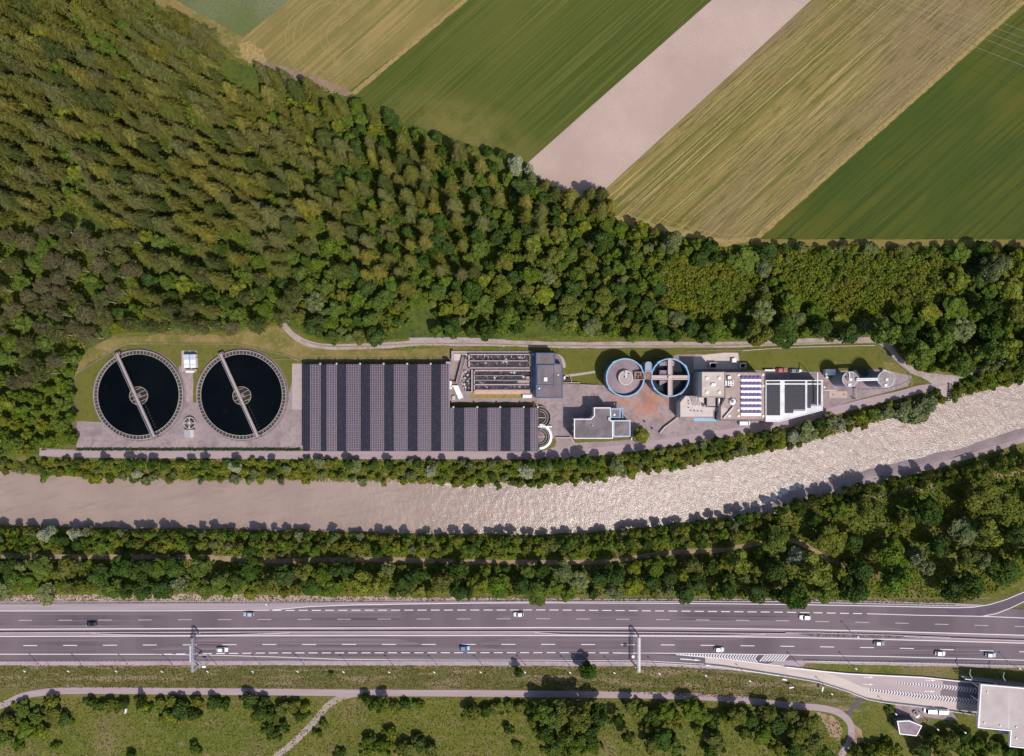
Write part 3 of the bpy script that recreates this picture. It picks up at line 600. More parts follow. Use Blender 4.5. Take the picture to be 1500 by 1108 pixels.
for (u, v) in ((490, 566), (490, 610), (880, 585), (875, 655)):
    b = B(); a, c = RT(u, v), RT(u + 40, v + 1); b.bar((*W2(*a), .115), (*W2(*c), .115), .8 * S, .01)
    b.poly([(*W2(*q), .115) for q in (RT(u + 38, v - 5), RT(u + 38, v + 7), RT(u + 66, v + 2))]); b.build('lane_arrow', PAINT, ramp)
for (u0, v0, u1, v1) in ((480, 632, 690, 600), ):
    pass
# ------------------------------------------------------------------ barriers along the motorway
def guard_rail(tab, x0, x1, label, name='guard_rail'):
    t = thing(name, label, 'guard rail', W(x0, lerp_tab(tab, x0)), 'steel guard rails along the motorway')
    pts = [W2(x, lerp_tab(tab, x)) for x in xs_of(x0, x1)]
    b = B(); b.wall(pts, .12, .45, .78); b.build('rail', STEEL, t)
    b = B(); x = x0
    while x < x1: p = W2(x, lerp_tab(tab, x)); b.box(p[0], p[1], .38, .12, .16, .76); x += 6.6
    tag(b.build('post', STEEL, t), kind='stuff'); return t
guard_rail([(x, y - .9) for x, y in L_TOPEDGE], -200, 1400, 'long steel guard rail at the wooded upper edge of the motorway')
guard_rail([(-200, 969.3), (0, 968.8), (400, 968), (800, 969), (950, 970.3), (1040, 975.3), (1100, 983), (1150, 991)], -200, 1150, 'steel guard rail at the lower gravel edge of the motorway')
guard_rail([(1178, 967.6), (1350, 971), (1500, 975), (1700, 981)], 1178, 1690, 'steel guard rail beyond the exit, above the toll plaza')
BARM = mat('barrier concrete', rgb((196, 180, 180)), [(.8, rgb((180, 164, 164)), .45, .7)], .8)
def barrier(tab, label):
    t = thing('concrete_barrier', label, 'barrier', W(*tab[0]))
    pts = [W2(x, lerp_tab(tab, x)) for x in xs_of(tab[0][0], tab[-1][0])]
    b = B(); b.wall(pts, .62, 0, .25); b.build('barrier_foot', BARM, t)
    b = B(); b.wall(pts, .3, .25, .95); b.build('barrier_wall', BARM, t)
barrier([(-200, 927), (0, 926.2), (400, 924.8), (800, 924.4), (1000, 926), (1150, 927.6)], 'pale concrete barrier running down the median from the left picture edge')
barrier([(1322, 931.5), (1390, 934), (1500, 937.8), (1700, 946)], 'pale concrete barrier in the median at the right, past the rubble strip')
barrier([(136, 926.8), (155, 928.4), (240, 929.7), (340, 929.4), (425, 926)], 'short second barrier leaving the median wall around the left gantry foot')
barrier([(783, 925.4), (815, 928.6), (936, 929.5), (1060, 930.2), (1085, 929.5), (1120, 928.6)], 'short second barrier leaving the median wall around the right gantry foot')
guard_rail([(1150, 926.5), (1200, 926.6), (1300, 929.5), (1390, 933)], 1150, 1390, 'dark steel guard rail beside the median rubble strip')
# ------------------------------------------------------------------ sign gantries
GANM = mat('gantry steel', (.36, .345, .38), [(2, (.30, .28, .32), .45, .7)], .5, .2)
def gantry(px, y0, y1, label, signs, brace):
    hz = 6.6; a, c = W(px, y0, hz), W(px, y1, hz)
    t = thing('sign_gantry', label, 'gantry', (a[0], c[1], 0), 'sign gantries over the lower carriageway')
    b = B(); wd = 1.15
    for dx in (-wd / 2, wd / 2):
        for dz in (0, -1.1): b.tube((a[0] + dx, a[1], hz + dz), (a[0] + dx, c[1], hz + dz), .12, 4)
    n = int(abs(c[1] - a[1]) / 1.1)
    for k in range(n + 1):
        y = a[1] + (c[1] - a[1]) * k / n; y2 = a[1] + (c[1] - a[1]) * min(k + 1, n) / n; s_ = 1 if k % 2 else -1
        b.tube((a[0] - wd / 2, y, hz), (a[0] + wd / 2, y, hz), .07, 4); b.tube((a[0] - s_ * wd / 2, y, hz), (a[0] + s_ * wd / 2, y2, hz), .06, 4)
        b.tube((a[0] - wd / 2, y, hz), (a[0] - wd / 2, y2, hz - 1.1), .06, 4)
    b.build('truss_beam', GANM, t)
    b = B(); b.box(a[0], (a[1] + c[1]) / 2, hz + .12, .4, abs(a[1] - c[1]), .05); b.build('walkway', STEEL, t)
    for y in (a[1] + .3, c[1] - .3):
        b = B(); b.box(a[0], y, hz / 2 - .5, .5, .5, hz - 1); b.box(a[0], y, .15, 1.2, 1.2, .3); b.build('gantry_post', GANM, t)
    for k, yy in enumerate(signs):
        p = W(px, yy, hz); b = B(); b.box(a[0] - wd / 2 - .35, p[1], hz - .6, .3, 1.7, 1.5)
        o = b.build('overhead_sign', WHITE, t)
        b = B(); b.box(a[0] - wd / 2 - .56, p[1], hz - .6, .08, 1.5, 1.3); b.build('sign_face', DARKM, o)
    if brace:
        b = B(); q = W(px + 13, y1 - 12, hz); b.bar((a[0], c[1] + .4, hz - .2), q, .35, .5); b.bar((a[0], c[1] + 5.5, hz - .2), q, .3, .4); b.build('brace', GANM, t)
        q = W(px + 17, y1 - 8, 5); b = B(); b.box(q[0], q[1], 5, 1.6, .9, .25); o = b.build('camera_platform', WHITE, t)
        b = B(); b.cyl(q[0], q[1], .12, 0, 4.9, 6); b.build('mast', STEEL, t)
gantry(281.8, 935.4, 985, 'left grey steel sign gantry with a side brace, beyond the white car', [949.5, 956, 961.5, 967], True)
gantry(936.2, 934.8, 985, 'right grey steel sign gantry, nearest the chevron gore of the exit', [], False)
b_ = thing('roundel_sign', 'round white sign lying beside the right gantry on the exit lane', 'road sign', W(927.6, 962.4))
q = W(927.6, 962.4, 6); b = B(); b.cyl(q[0], q[1], .85, 5.9, 6.0, 20); b.build('sign_disc', WHITE, b_)
b = B(); b.tube((q[0], q[1], 5.95), (W2(935.5, 962.4, 6)[0], q[1], 6.2), .07, 5); b.build('sign_arm', STEEL, b_)
b = B(); b.ring(q[0], q[1], .6, .86, 6.0, 6.03, 20); b.build('sign_rim', RED, b_)
# ------------------------------------------------------------------ street lamps
def lamp_proto():
    t = thing('street_lamp', 'x', 'street lamp')
    b = B(); b.cyl(0, 0, .13, 0, 8, 8, .07); b.cyl(0, 0, .22, 0, .5, 8); b.build('mast', STEEL, t)
    b = B(); b.tube((0, 0, 7.95), (-.35, .25, 8.1), .05, 5); b.build('arm', STEEL, t)
    b = B(); b.box(-.45, .32, 8.12, 1.05, .45, .14, 2.5, .8); b.build('lamp_head', WHITE, t)
    return t
def copy_tree(o, parent=None):
    c = o.copy(); COL.objects.link(c); c.parent = parent
    for ch in KIDS.get(o, []): copy_tree(ch, c)
    return c
KIDS = {}
def reg_kids(o):
    KIDS[o] = [c for c in D.objects if c.parent == o]
    for c in KIDS[o]: reg_kids(c)
lp = lamp_proto(); reg_kids(lp); first = True
LAMPS = [(36, 983.5, 'leftmost street lamp on the lower motorway verge'), (100, 983.5, 'second street lamp from the left on the lower motorway verge'), (170, 983.5, 'street lamp on the lower verge halfway to the left gantry'), (237, 984, 'street lamp on the verge just left of the left gantry'), (304, 984, 'street lamp on the verge just right of the left gantry'),
 (370, 984, 'street lamp on the verge, below the silver car of the upper lane'), (436, 984, 'street lamp on the verge left of the small round bush'), (503, 984.5, 'street lamp on the verge above the gravel path fork'), (570, 985, 'street lamp on the verge, first right of the fork'), (636, 985, 'street lamp on the verge, below the dashes left of the blue car'), (704, 985, 'street lamp on the verge nearest the blue car'), (769, 985, 'street lamp on the verge beside the dark pointed bush'),
 (835, 985.5, 'street lamp on the verge just left of the big verge tree'), (900, 986, 'street lamp on the verge between the big verge tree and right gantry'), (966, 987, 'street lamp on the verge, first right of the right gantry'), (1034, 990, 'street lamp on the verge below the start of the ramp'), (1098.7, 998, 'street lamp on the verge below the ramp middle'), (1218.8, 1017, 'street lamp between the ramp wall and the cycle path'), (1312.6, 1046.4, 'street lamp beside the pentagonal pavilion'), (1374, 1069, 'street lamp on the lawn right of the pavilion'), (1414, 1073.5, 'street lamp on the lawn close to the toll roof')]
for x, y, lb in LAMPS:
    o = lp if first else copy_tree(lp); first = False
    p = W(x, y, 8); o.location = (p[0] + .45, p[1] - .32, 0); o['label'] = lb; o['group'] = 'street lamps along the motorway and toll plaza'
for x, y, lb in [(390, 886, 'lone street lamp at the upper motorway edge by the wood'), (1257, 933.5, 'lone lamp standing in the median rubble strip'), (1176, 980, 'lamp standing in the gore where ramp and motorway part'), (1254, 980, 'lamp on the verge between motorway and toll plaza'), (1494, 979.8, 'lamp by the motorway edge above the toll roof')]:
    o = copy_tree(lp); p = W(x, y, 8); o.location = (p[0] + .45, p[1] - .32, 0); o['label'] = lb; o['group'] = 'street lamps along the motorway and toll plaza'
# ------------------------------------------------------------------ vehicles
def car(name, label, cat, px, py, ang, paint, L=4.6, Wd=1.9, Ht=1.48, kind='car', glassroof=False):
    """nose towards +x before turning; lofted from real car sections"""
    t = thing(name, label, cat, W(px, py, .7)[:2] + (.06,), None, math.radians(ang)); WL[t] = (0, 0, 0)
    hw = Wd / 2
    if kind == 'car': prof = [(-.5, .78, .42, .78), (-.47, .92, .3, .92), (-.3, 1., .26, .96), (0, 1., .24, .95), (.25, 1., .26, .92), (.4, .95, .28, .84), (.475, .84, .32, .72), (.5, .66, .38, .62)]
    else: prof = [(-.5, .9, .35, 1.0), (-.49, .96, .28, 1.05), (-.3, 1., .26, 1.1), (.1, 1., .26, 1.1), (.3, 1., .28, 1.06), (.42, .96, .3, .98), (.485, .86, .34, .85), (.5, .7, .4, .74)]
    b = B(); R = []
    for (x, wk, z0, z1) in prof:
        i = len(b.v); X = x * L; w_ = wk * hw
        b.v += [(X, -w_ * .93, z0), (X, -w_, (z0 + z1) / 2), (X, -w_ * .9, z1), (X, 0, z1 + .03), (X, w_ * .9, z1), (X, w_, (z0 + z1) / 2), (X, w_ * .93, z0), (X, 0, z0)]; R.append(i)
    for a, c in zip(R, R[1:]):
        for k in range(8): b.face((a + k, c + k, c + (k + 1) % 8, a + (k + 1) % 8))
    b.face([R[0] + k for k in range(8)]); b.face([R[-1] + 7 - k for k in range(8)])
    body = b.build('body', paint, t, smooth=False)
    # greenhouse
    if kind == 'car': x0, x1, x2, x3, zb = -.46, -.33, .06, .24, .93
    else: x0, x1, x2, x3, zb = -.495, -.48, .24, .38, 1.05
    q = [(x0 * L, hw * .84, zb), (x1 * L, hw * .74, Ht), (x2 * L, hw * .74, Ht), (x3 * L, hw * .84, zb)]
    b = B()
    for s_ in (1, -1): b.poly([(q[k][0], q[k][1] * s_, q[k][2]) for k in ((0, 1, 2, 3) if s_ < 0 else (3, 2, 1, 0))])
    sideglass = b.build('side_window', GLASS if kind == 'car' else paint, t)
    b = B(); b.poly([(q[2][0], -q[2][1], Ht), (q[3][0], -q[3][1], zb), (q[3][0], q[3][1], zb), (q[2][0], q[2][1], Ht)]); b.build('windscreen', GLASS, t)
    b = B(); b.poly([(q[0][0], -q[0][1], zb), (q[1][0], -q[1][1], Ht), (q[1][0], q[1][1], Ht), (q[0][0], q[0][1], zb)]); b.build('rear_window', GLASS, t)
    b = B(); b.box((q[1][0] + q[2][0]) / 2, 0, Ht + .01, (q[2][0] - q[1][0]) * 1.02, q[1][1] * 2.03, .05); b.build('roof', GLASS if glassroof else paint, t)
    for sx in (-.31, .31):
        for sy in (-1, 1):
            b = B(); b.tube((sx * L, sy * (hw - .22), .32), (sx * L, sy * (hw + .01), .32), .33, 12); o = b.build('wheel', BLACK, t)
            b = B(); b.tube((sx * L, sy * (hw - .02), .32), (sx * L, sy * (hw + .02), .32), .2, 8); b.build('rim', STEEL, o)
    for sy in (-1, 1):
        b = B(); b.box(.485 * L, sy * hw * .6, .66, .16, .34, .13); b.build('headlight', WHITE, t)
        b = B(); b.box(-.495 * L, sy * hw * .72, .8, .07, .28, .16); b.build('tail_light', RED, t)
        b = B(); b.box(x3 * L * .85, sy * (hw + .08), 1.0, .14, .2, .12); b.build('wing_mirror', paint, t)
    return t
def paint(n, c): return mat(n, c, (), .35, .1, spec=.6)
P_BLK, P_SIL, P_WHT, P_BLU, P_GRY = paint('black car paint', (.012, .013, .016)), paint('silver car paint', (.45, .50, .58)), paint('white car paint', (.82, .82, .83)), paint('blue car paint', (.12, .22, .40)), paint('grey car paint', (.16, .18, .22))
car('parked_car' if 0 else 'car', 'black car in the upper carriageway near the left picture edge', 'car', 134, 914, 180, P_BLK)
car('car', 'silver car in the upper carriageway above the left gantry', 'car', 364.5, 900, 180, P_SIL)
car('car', 'white car just right of the left gantry in the lower carriageway', 'car', 325.5, 951.8, 0, P_WHT, 5.0)
car('car', 'white car in the upper carriageway at the middle of the picture', 'car', 759.5, 900.2, 0 + 180, P_WHT, 4.3)
car('car', 'blue car in the lower carriageway at the middle of the picture', 'car', 680.5, 949.6, 0, P_BLU, 4.5)
car('car', 'pale blue-grey car beside the tip of the exit chevrons', 'car', 1053.5, 951.6, 0, P_SIL, 4.2)
car('car', 'white hatchback with dark nose in the upper carriageway, at the right', 'car', 1179, 904.6, 178, P_WHT, 4.8)
car('car', 'dark grey car right of the median lamp in the lower carriageway', 'car', 1288, 942.4, -2, P_GRY)
car('car', 'white-roofed car above the toll plaza, left of a similar one', 'car', 1377.2, 957.4, -2, P_WHT, 4.4)
car('car', 'pale car at the far right of the lower carriageway', 'car', 1451, 959.6, -2, P_SIL, 4.6)
car('van', 'white van parked on the plaza lay-by, left of the two', 'van', 1361.5, 1041, 177, P_WHT, 5.2, 2.0, 2.1, 'van')
car('van', 'white van parked on the plaza lay-by, right of the two', 'van', 1381.5, 1042.2, -3, P_WHT, 5.3, 2.0, 2.1, 'van')
car('car', 'small white car with dark glass roof beside the pentagonal pavilion', 'car', 1342.2, 1046.6, -55, P_WHT, 3.1, 1.6, 1.45, 'car', True)
car('van', 'white pickup van parked against the front of the process building', 'van', R5(690, 748)[0], R5(690, 748)[1] + .4, 0, P_WHT, 4.9, 1.9, 1.8, 'van')
car('car', 'dark car parked behind the white solar roof by the lawn', 'car', *R5(1150, 272), 0, P_GRY, 4.4)
car('car', 'red car parked behind the white solar roof by the lawn', 'car', *R5(1028, 266), 0, paint('red car paint', (.42, .10, .10)), 4.4)

# ------------------------------------------------------------------ settling tanks
TANKW = mat('settling tank water', (.002, .003, .005), [(.03, (.003, .005, .006), .4, .6), (.25, (.006, .007, .006), .62, .75)], .06, spec=.05)
WEIR = mat('weir edge', (.34, .31, .25), [(1, (.24, .22, .17), .45, .7)], .6)
CHAN = mat('channel floor', (.05, .042, .042), [(1, (.08, .065, .06), .45, .7)], .7)
def settling_tank(fx, label):
    F = lambda u, v: W2(*R1(u, v), 1.2)
    cx, cy = F(fx, 400); t = thing('settling_tank', label, 'tank', (cx, cy, 0), 'large round settling tanks')
    Rr = lambda p: p / 4.054 * S * (H - 1.2) / H
    b = B(); b.ring(cx, cy, Rr(262), Rr(268), 0, 1.2, 96); b.build('outer_wall', mat('tank rim concrete %d' % fx, rgb((150, 135, 134)), [(.5, rgb((132, 117, 116)), .42, .62), (2, rgb((160, 145, 142)), .5, .7)], .9), t)
    b = B(); b.ring(cx, cy, Rr(270), Rr(277), 0, .12, 96); b.build('kerb', CONC_D, t)
    b = B(); b.ring(cx, cy, Rr(243.5), Rr(262), 0, .55, 96); b.build('channel_floor', CHAN, t)
    b = B(); b.ring(cx, cy, Rr(241), Rr(244), 0, 1.1, 96); b.build('weir_wall', WEIR, t)
    b = B(); b.cyl(cx, cy, Rr(240), 0, .8, 96); b.build('tank_water', TANKW, t)
    n = 76; b0 = B(); b0.box(0, 0, 0, Rr(17), .2, .1); me = None
    for k in range(n):
        a = 2 * math.pi * (k + .5) / n; r = Rr(252.5)
        if me is None:
            me = D.meshes.new('channel_bracket'); me.from_pydata(b0.v, [], b0.f); me.materials.append(STEEL)
        o = link_mesh(me, 'channel_bracket', t); o.location = (r * math.cos(a), r * math.sin(a), 1.1); o.rotation_euler = (0, 0, a)
    # scraper bridge right across
    a = (F(fx - 117, 158)); c = (F(fx + 104, 648)); d = Vector((c[0] - a[0], c[1] - a[1])).normalized(); nn = Vector((-d.y, d.x))
    br = link_mesh(D.meshes.new('scraper_bridge'), 'scraper_bridge', t); D.objects.remove(br)
    b = B(); b.bar((*a, 2.3), (*c, 2.3), 1.2, .45); br = b.build('scraper_bridge', mat('bridge deck' + str(fx), rgb((165, 148, 146)), [(1.5, rgb((148, 132, 130)), .45, .7)], .7), t)
    b = B()
    for s_ in (-.7, .7):
        p0 = Vector(a) + nn * s_; p1 = Vector(c) + nn * s_; L_ = (p1 - p0).length
        b.tube((*p0, 3.3), (*p1, 3.3), .06, 4); b.tube((*p0, 2.8), (*p1, 2.8), .04, 4)
        for k in range(int(L_ / 2)): q = p0 + d * (k * 2); b.tube((*q, 2.2), (*q, 3.3), .04, 4)
    b.build('handrail', STEEL, br)
    for p, sg in ((a, -1), (c, 1)):
        b = B(); b.box(p[0], p[1], 1.75, 1.4, 2.6, .9, math.atan2(d.y, d.x)); b.build('drive_carriage', CONC_D, br)
        for s_ in (-1.1, 1.1):
            q = Vector(p) + nn * s_; b = B(); b.tube((q.x - d.x * .0, q.y, 1.5), (q.x + d.x * .25, q.y + d.y * .25, 1.5), .3, 10); b.build('wheel', BLACK, br)
    # centre well with radial beams
    w0 = F(fx + 3, 405); b = B(); b.ring(w0[0], w0[1], Rr(52.5), Rr(55), .5, 1.3, 48); cw_ = b.build('centre_well', WEIR, t)
    b = B(); b.cyl(w0[0], w0[1], Rr(51), .5, .86, 48); b.build('well_water', mat('well water' + str(fx), rgb((52, 44, 44)), [(.4, rgb((70, 70, 56)), .5, .62)], .3), cw_)
    b = B(); ang = math.atan2(nn.y, nn.x)
    for off in (-36, -12, 14, 38):
        hwid = math.sqrt(max(0, 53 ** 2 - off ** 2)); o_ = Rr(off); e = Rr(hwid); ca = math.radians(24)
        m0 = (w0[0] - o_ * math.sin(ca), w0[1] + o_ * math.cos(ca))
        b.bar((m0[0] - e * math.cos(ca), m0[1] - e * math.sin(ca), 1.4), (m0[0] + e * math.cos(ca), m0[1] + e * math.sin(ca), 1.4), .2, .15)
    b.build('well_beam', WEIR, cw_)
    b = B(); b.ring(w0[0], w0[1], Rr(9), Rr(16), .8, 1.6, 24); b.cyl(w0[0], w0[1], Rr(9), .8, 1.9, 20); b.build('centre_column', CONC_D, t)
    # scum boards hanging from the lower half of the bridge
    for k in range(9):
        q = Vector(w0) + d * Rr(60 + k * 19) + nn * 1.15
        b = B(); b.box(q.x, q.y, 1.1, .12, 1.0, 1.6, math.atan2(d.y, d.x) + .9); b.build('scum_board', DARKM, br)
    return t
settling_tank(455, 'left of the two large dark settling tanks with a diagonal bridge')
settling_tank(1068, 'right of the two large dark settling tanks, next to the solar roof')
# twin pressure vessels / containers between tanks
for k, u in enumerate((740, 776)):
    a = W(*R1(u, 205), 2.4); t = thing('container', ('left' if k == 0 else 'right') + ' white container with grey-blue end of the pair between the tanks', 'container', (a[0], a[1], 0), 'twin white containers between the settling tanks')
    e0, e1 = W(*R1(u, 160), 2.4), W(*R1(u + (4 if k == 0 else 8), 240), 2.4)
    b = B(); b.box((e0[0] + e1[0]) / 2, (e0[1] + e1[1]) / 2, 1.3, 2.3, abs(e0[1] - e1[1]), 2.2, .07); b.build('shell', WHITE, t)
    b = B(); b.box(e0[0] + .1, e0[1] - 1.2, 2.44, 2.1, 2.4, .12, .07); b.build('hatch', mat('pale blue hatch%d' % k, (.42, .48, .6)), t)
    b = B(); b.box(e0[0], e0[1] + .25, 1.2, 2.0, .5, 1.9); b.build('grille', DARKM, t)
    b = B(); b.box(e1[0], e1[1] - .2, 1.2, 1.8, .45, 1.8, .07); b.build('door', DARKM, t)
    for s_ in (.25, .75):
        b = B(); yy = e0[1] + (e1[1] - e0[1]) * s_; b.box((e0[0] + e1[0]) / 2, yy, 1.3, 2.4, .15, 2.3, .07); b.build('band', STEEL, t)
q = W(*R1(765, 262), .6); b = B(); b.box(q[0], q[1], .6, 3.6, .9, .5); tag(b.build('step_block', WHITE, loc=(q[0], q[1], 0)), 'low white block on the paving below the twin containers', 'block')
# small distribution chamber with spoked cover and valve house
cx, cy = W2(*R1(760, 567), 1.4); t = thing('distribution_chamber', 'small round chamber with spoked cover between the two settling tanks', 'chamber', (cx, cy, 0))
r = 36 / 4.054 * S
b = B(); b.ring(cx, cy, r * .86, r, 0, 1.4, 32); b.build('chamber_wall', CONC, t)
b = B(); b.cyl(cx, cy, r * .86, 0, .6, 32); b.build('chamber_water', CHAN, t)
b = B(); b.box(cx, cy, 1.5, .5, r * 1.9, .15); b.box(cx, cy, 1.52, r * 1.9, .4, .15); b.build('cover_beam', CONC_P, t)
b = B(); b.ring(cx, cy, r * .3, r * .5, 1.35, 1.62, 20); b.build('hub', CONC_D, t)
for u0, u1, m_, lb in ((728, 764, STEEL, 'grey half of the valve hut'), (764, 786, CONC_P, 'white half of the valve hut')):
    a, c = W2(*R1(u0, 607), 2), W2(*R1(u1, 653), 2); b = B(); b.box0(a[0], a[1], 0, c[0], c[1], 2.0 if m_ is STEEL else 2.05); b.build('valve_hut', m_, t)

# ------------------------------------------------------------------ fences
def fence(pts, label, h=1.8, step=3.0, m=STEEL, name='wire_fence'):
    P = [Vector(W2(*p)) for p in pts]; t = thing(name, label, 'fence', (*P[0], 0))
    bp = B(); br_ = B()
    for a, c in zip(P, P[1:]):
        L_ = (c - a).length; n = max(1, int(L_ / step))
        for k in range(n + 1): q = a + (c - a) * k / n; bp.cyl(q.x, q.y, .05, 0, h, 5)
        for z in (.4, h * .5, h - .2): br_.tube((*a, z), (*c, z), .025, 4)
        d = (c - a).normalized()
        for k in range(int(L_ / .5)):
            q = a + d * (k * .5); br_.tube((q.x, q.y, .1), (q.x, q.y, h - .1), .012, 3)
    tag(bp.build('post', m, t), kind='stuff'); tag(br_.build('wire_mesh', m, t), kind='stuff')
fence([R1(82, 724), R1(75, 285), R1(350, 118), R1(400, 97), R1(1050, 100), R1(1350, 170), R1(1420, 200)], 'grey wire fence looping round the outside of the settling tanks')
fence([R1(1270, 190), R1(1440, 186), (655, 526)], 'wire fence along the grass strip above the solar roof', 1.6)
fence([(62, 659.8), (443, 659.8)], 'wire fence between the tank yard and the service road', 1.6)
fence([R6(705, 150), R6(830, 262), R6(985, 370), R6(1000, 445)], 'fence at the rounded right end of the plant lawn', 1.7)
fence([(1005, 515), (1060, 513), (1088, 513.5), (1160, 509.5), (1240, 507.5), (1280, 506)], 'fence between the gravel track and the long plant lawn', 1.5)
# clipped hedge shading the yard's lower edge is built with the plants
# ------------------------------------------------------------------ solar roof over the basins
SR = reg(430, 480, 4.054); ZR = 5.0
t = thing('solar_roof', 'very large folded solar canopy of dark panel strips beside the settling tanks', 'solar roof', W(560, 600))
edges = [55, 100, 158, 198, 255, 315, 395, 457, 535, 597, 675, 738, 815, 877, 950, 1015, 1092, 1153, 1228, 1290, 1368, 1407, 1452]
YT, YT2, YB = 533.8, 597.4, 660.8
proto_v = None
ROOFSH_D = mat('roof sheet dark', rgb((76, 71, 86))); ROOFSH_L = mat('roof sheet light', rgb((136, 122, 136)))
for i, (u0, u1) in enumerate(zip(edges, edges[1:])):
    x0, x1 = SR(u0, 0)[0], SR(u1, 0)[0]; light = i % 2 == 1
    y0 = YT if u1 <= 925 or (u0 < 925 and u1 <= 950) else YT2
    if u0 == 877: ytop2 = True
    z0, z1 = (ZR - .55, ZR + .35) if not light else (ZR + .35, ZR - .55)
    A, Bq, C, Dq = W2(x0, y0, ZR), W2(x1, y0, ZR), W2(x1, YB, ZR), W2(x0, YB, ZR)
    b = B()
    if u0 == 877:   # the strip whose far end is cut where the aeration basin begins
        xm = SR(927, 0)[0]; M_, N_ = W2(xm, y0, ZR), W2(xm, YB, ZR); zm = z0 + (z1 - z0) * (xm - x0) / (x1 - x0)
        E1, E2 = W2(xm, YT2, ZR), W2(x1, YT2, ZR)
        b.poly([(*A, z0), (*Dq, z0), (*N_, zm), (*M_, zm)]); b.poly([(*E1, zm), (*N_, zm), (*C, z1), (*E2, z1)])
    else: b.poly([(*A, z0), (*Dq, z0), (*C, z1), (*Bq, z1)])
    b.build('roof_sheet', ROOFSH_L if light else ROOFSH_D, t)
    wx = Bq[0] - A[0]; hy = A[1] - Dq[1]; nc = max(3, round(wx / 1.0)); nrw = round(hy / 1.03); b = B()
    gp = .17 if light else .10
    for c in range(nc):
        for r_ in range(nrw):
            fx0, fx1 = (c + gp / 1) / nc, (c + 1 - gp * .2) / nc
            xa, xb = A[0] + wx * fx0, A[0] + wx * fx1; ya, yb = A[1] - hy * r_ / nrw - gp / 2, A[1] - hy * (r_ + 1) / nrw + gp / 2
            if u0 == 877 and xb > W2(SR(927, 0)[0], 600, ZR)[0] and ya > W2(0, YT2, ZR)[1]: continue
            za, zb = z0 + (z1 - z0) * fx0 + .07, z0 + (z1 - z0) * fx1 + .07; k = len(b.v)
            b.m = (1 if rnd.random() < .25 else 0) if light else rnd.choice((0, 0, 1, 2))
            b.v += [(xa, ya, za), (xa, yb, za), (xb, yb, zb), (xb, ya, zb), (xa, ya, za - .06), (xa, yb, za - .06), (xb, yb, zb - .06), (xb, ya, zb - .06)]
            b.face((k, k + 1, k + 2, k + 3)); b.face((k, k + 4, k + 5, k + 1)); b.face((k + 1, k + 5, k + 6, k + 2)); b.face((k + 2, k + 6, k + 7, k + 3)); b.face((k + 3, k + 7, k + 4, k))
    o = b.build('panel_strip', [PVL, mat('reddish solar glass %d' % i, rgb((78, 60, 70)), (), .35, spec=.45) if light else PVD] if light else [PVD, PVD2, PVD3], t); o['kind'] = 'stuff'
    if light:
        b = B(); gx0 = W2(x1, y0, ZR)[0]; b.box0(gx0 - .22, (W2(0, YT2 if u1 == 950 else y0, ZR))[1] + .3, ZR - .55, gx0 + .1, C[1], ZR - .38); gt = b.build('gutter', CONC_D, t)
        b = B(); yq = W2(0, YT2 if u1 == 950 else y0, ZR)[1]; b.box(gx0 - .05, yq + .2, ZR - .4, .7, .7, .35); b.build('gutter_head', CONC_P, t)
# fascia beams and posts
A = W2(SR(55, 0)[0], YT, ZR); C = W2(SR(1452, 0)[0], YB, ZR); Mx = W2(SR(927, 0)[0], YT2, ZR)
b = B(); b.box0(A[0], C[1] - .15, ZR - 1.2, C[0], C[1], ZR - .6); b.box0(A[0], A[1], ZR - 1.2, Mx[0], A[1] + .15, ZR - .62); b.box0(A[0] - .15, C[1], ZR - 1.2, A[0], A[1], ZR - .6)
b.box0(Mx[0], Mx[1], ZR - 1.2, C[0], Mx[1] + .15, ZR - .62); b.build('edge_beam', DARKM, t)
bb_ = B(); bb_.box(0, 0, (ZR - 1) / 2, .35, .35, ZR - 1); me = D.meshes.new('roof_post'); me.from_pydata(bb_.v, [], bb_.f); me.materials.append(STEEL)
for i in range(0, 23, 2):
    for yy in (YT, (YT + YB) / 2, YB - 1):
        x = SR(edges[i], 0)[0]
        if x > SR(927, 0)[0] and yy < YT2: yy = YT2 + 1
        p = W2(x, yy, ZR); o = link_mesh(me, 'roof_post', t); o.location = (p[0] - WL[t][0] + .3, p[1] - WL[t][1] - .3, 0)
# basins below the canopy
A = W2(446, 537, 0); C = W2(784, 656, 0); Mx = W2(655, 602, 0)
t2 = thing('covered_basin', 'low concrete basins in the shade under the big solar canopy', 'basin', (A[0], C[1], 0))
b = B(); b.prism([(A[0], A[1]), (Mx[0], A[1]), (Mx[0], Mx[1]), (C[0], Mx[1]), (C[0], C[1]), (A[0], C[1])], 0, 1.2); b.build('basin_block', CHAN, t2)
b = B(); b.rim([(A[0], A[1]), (Mx[0], A[1]), (Mx[0], Mx[1]), (C[0], Mx[1]), (C[0], C[1]), (A[0], C[1])], .5, 1.2, 2.0); b.build('basin_wall', CONC_D, t2)

# ------------------------------------------------------------------ aeration basins
def P3(u, v, z=0): return W2(*R3(u, v), z)
def PB(u, v, z=0): return W2(*RB(u, v), z)
def bx(b, Pf, u0, v0, u1, v1, z0, z1):
    a, c = Pf(u0, v0, z1), Pf(u1, v1, z1); b.box0(a[0], c[1], z0, c[0], a[1], z1)
t = thing('aeration_basin', 'long open aeration basins with foamy lanes right of the solar canopy', 'basin', (*PB(100, 880), 0))
b = B(); bx(b, PB, 95, 130, 1440, 905, 0, .25); b.build('base_slab', ASPH_Y, t)
AER = mat('aerated water', rgb((72, 64, 70)), [(.9, rgb((44, 42, 50)), .4, .6), (.35, rgb((205, 196, 198)), .62, .68), (1.6, rgb((150, 140, 146)), .55, .72, (-50, 1, .35))], .25, spec=.4)
WALL_ = mat('basin wall concrete', rgb((182, 162, 160)), [(1.2, rgb((158, 138, 138)), .45, .7)], .85)
b = B()
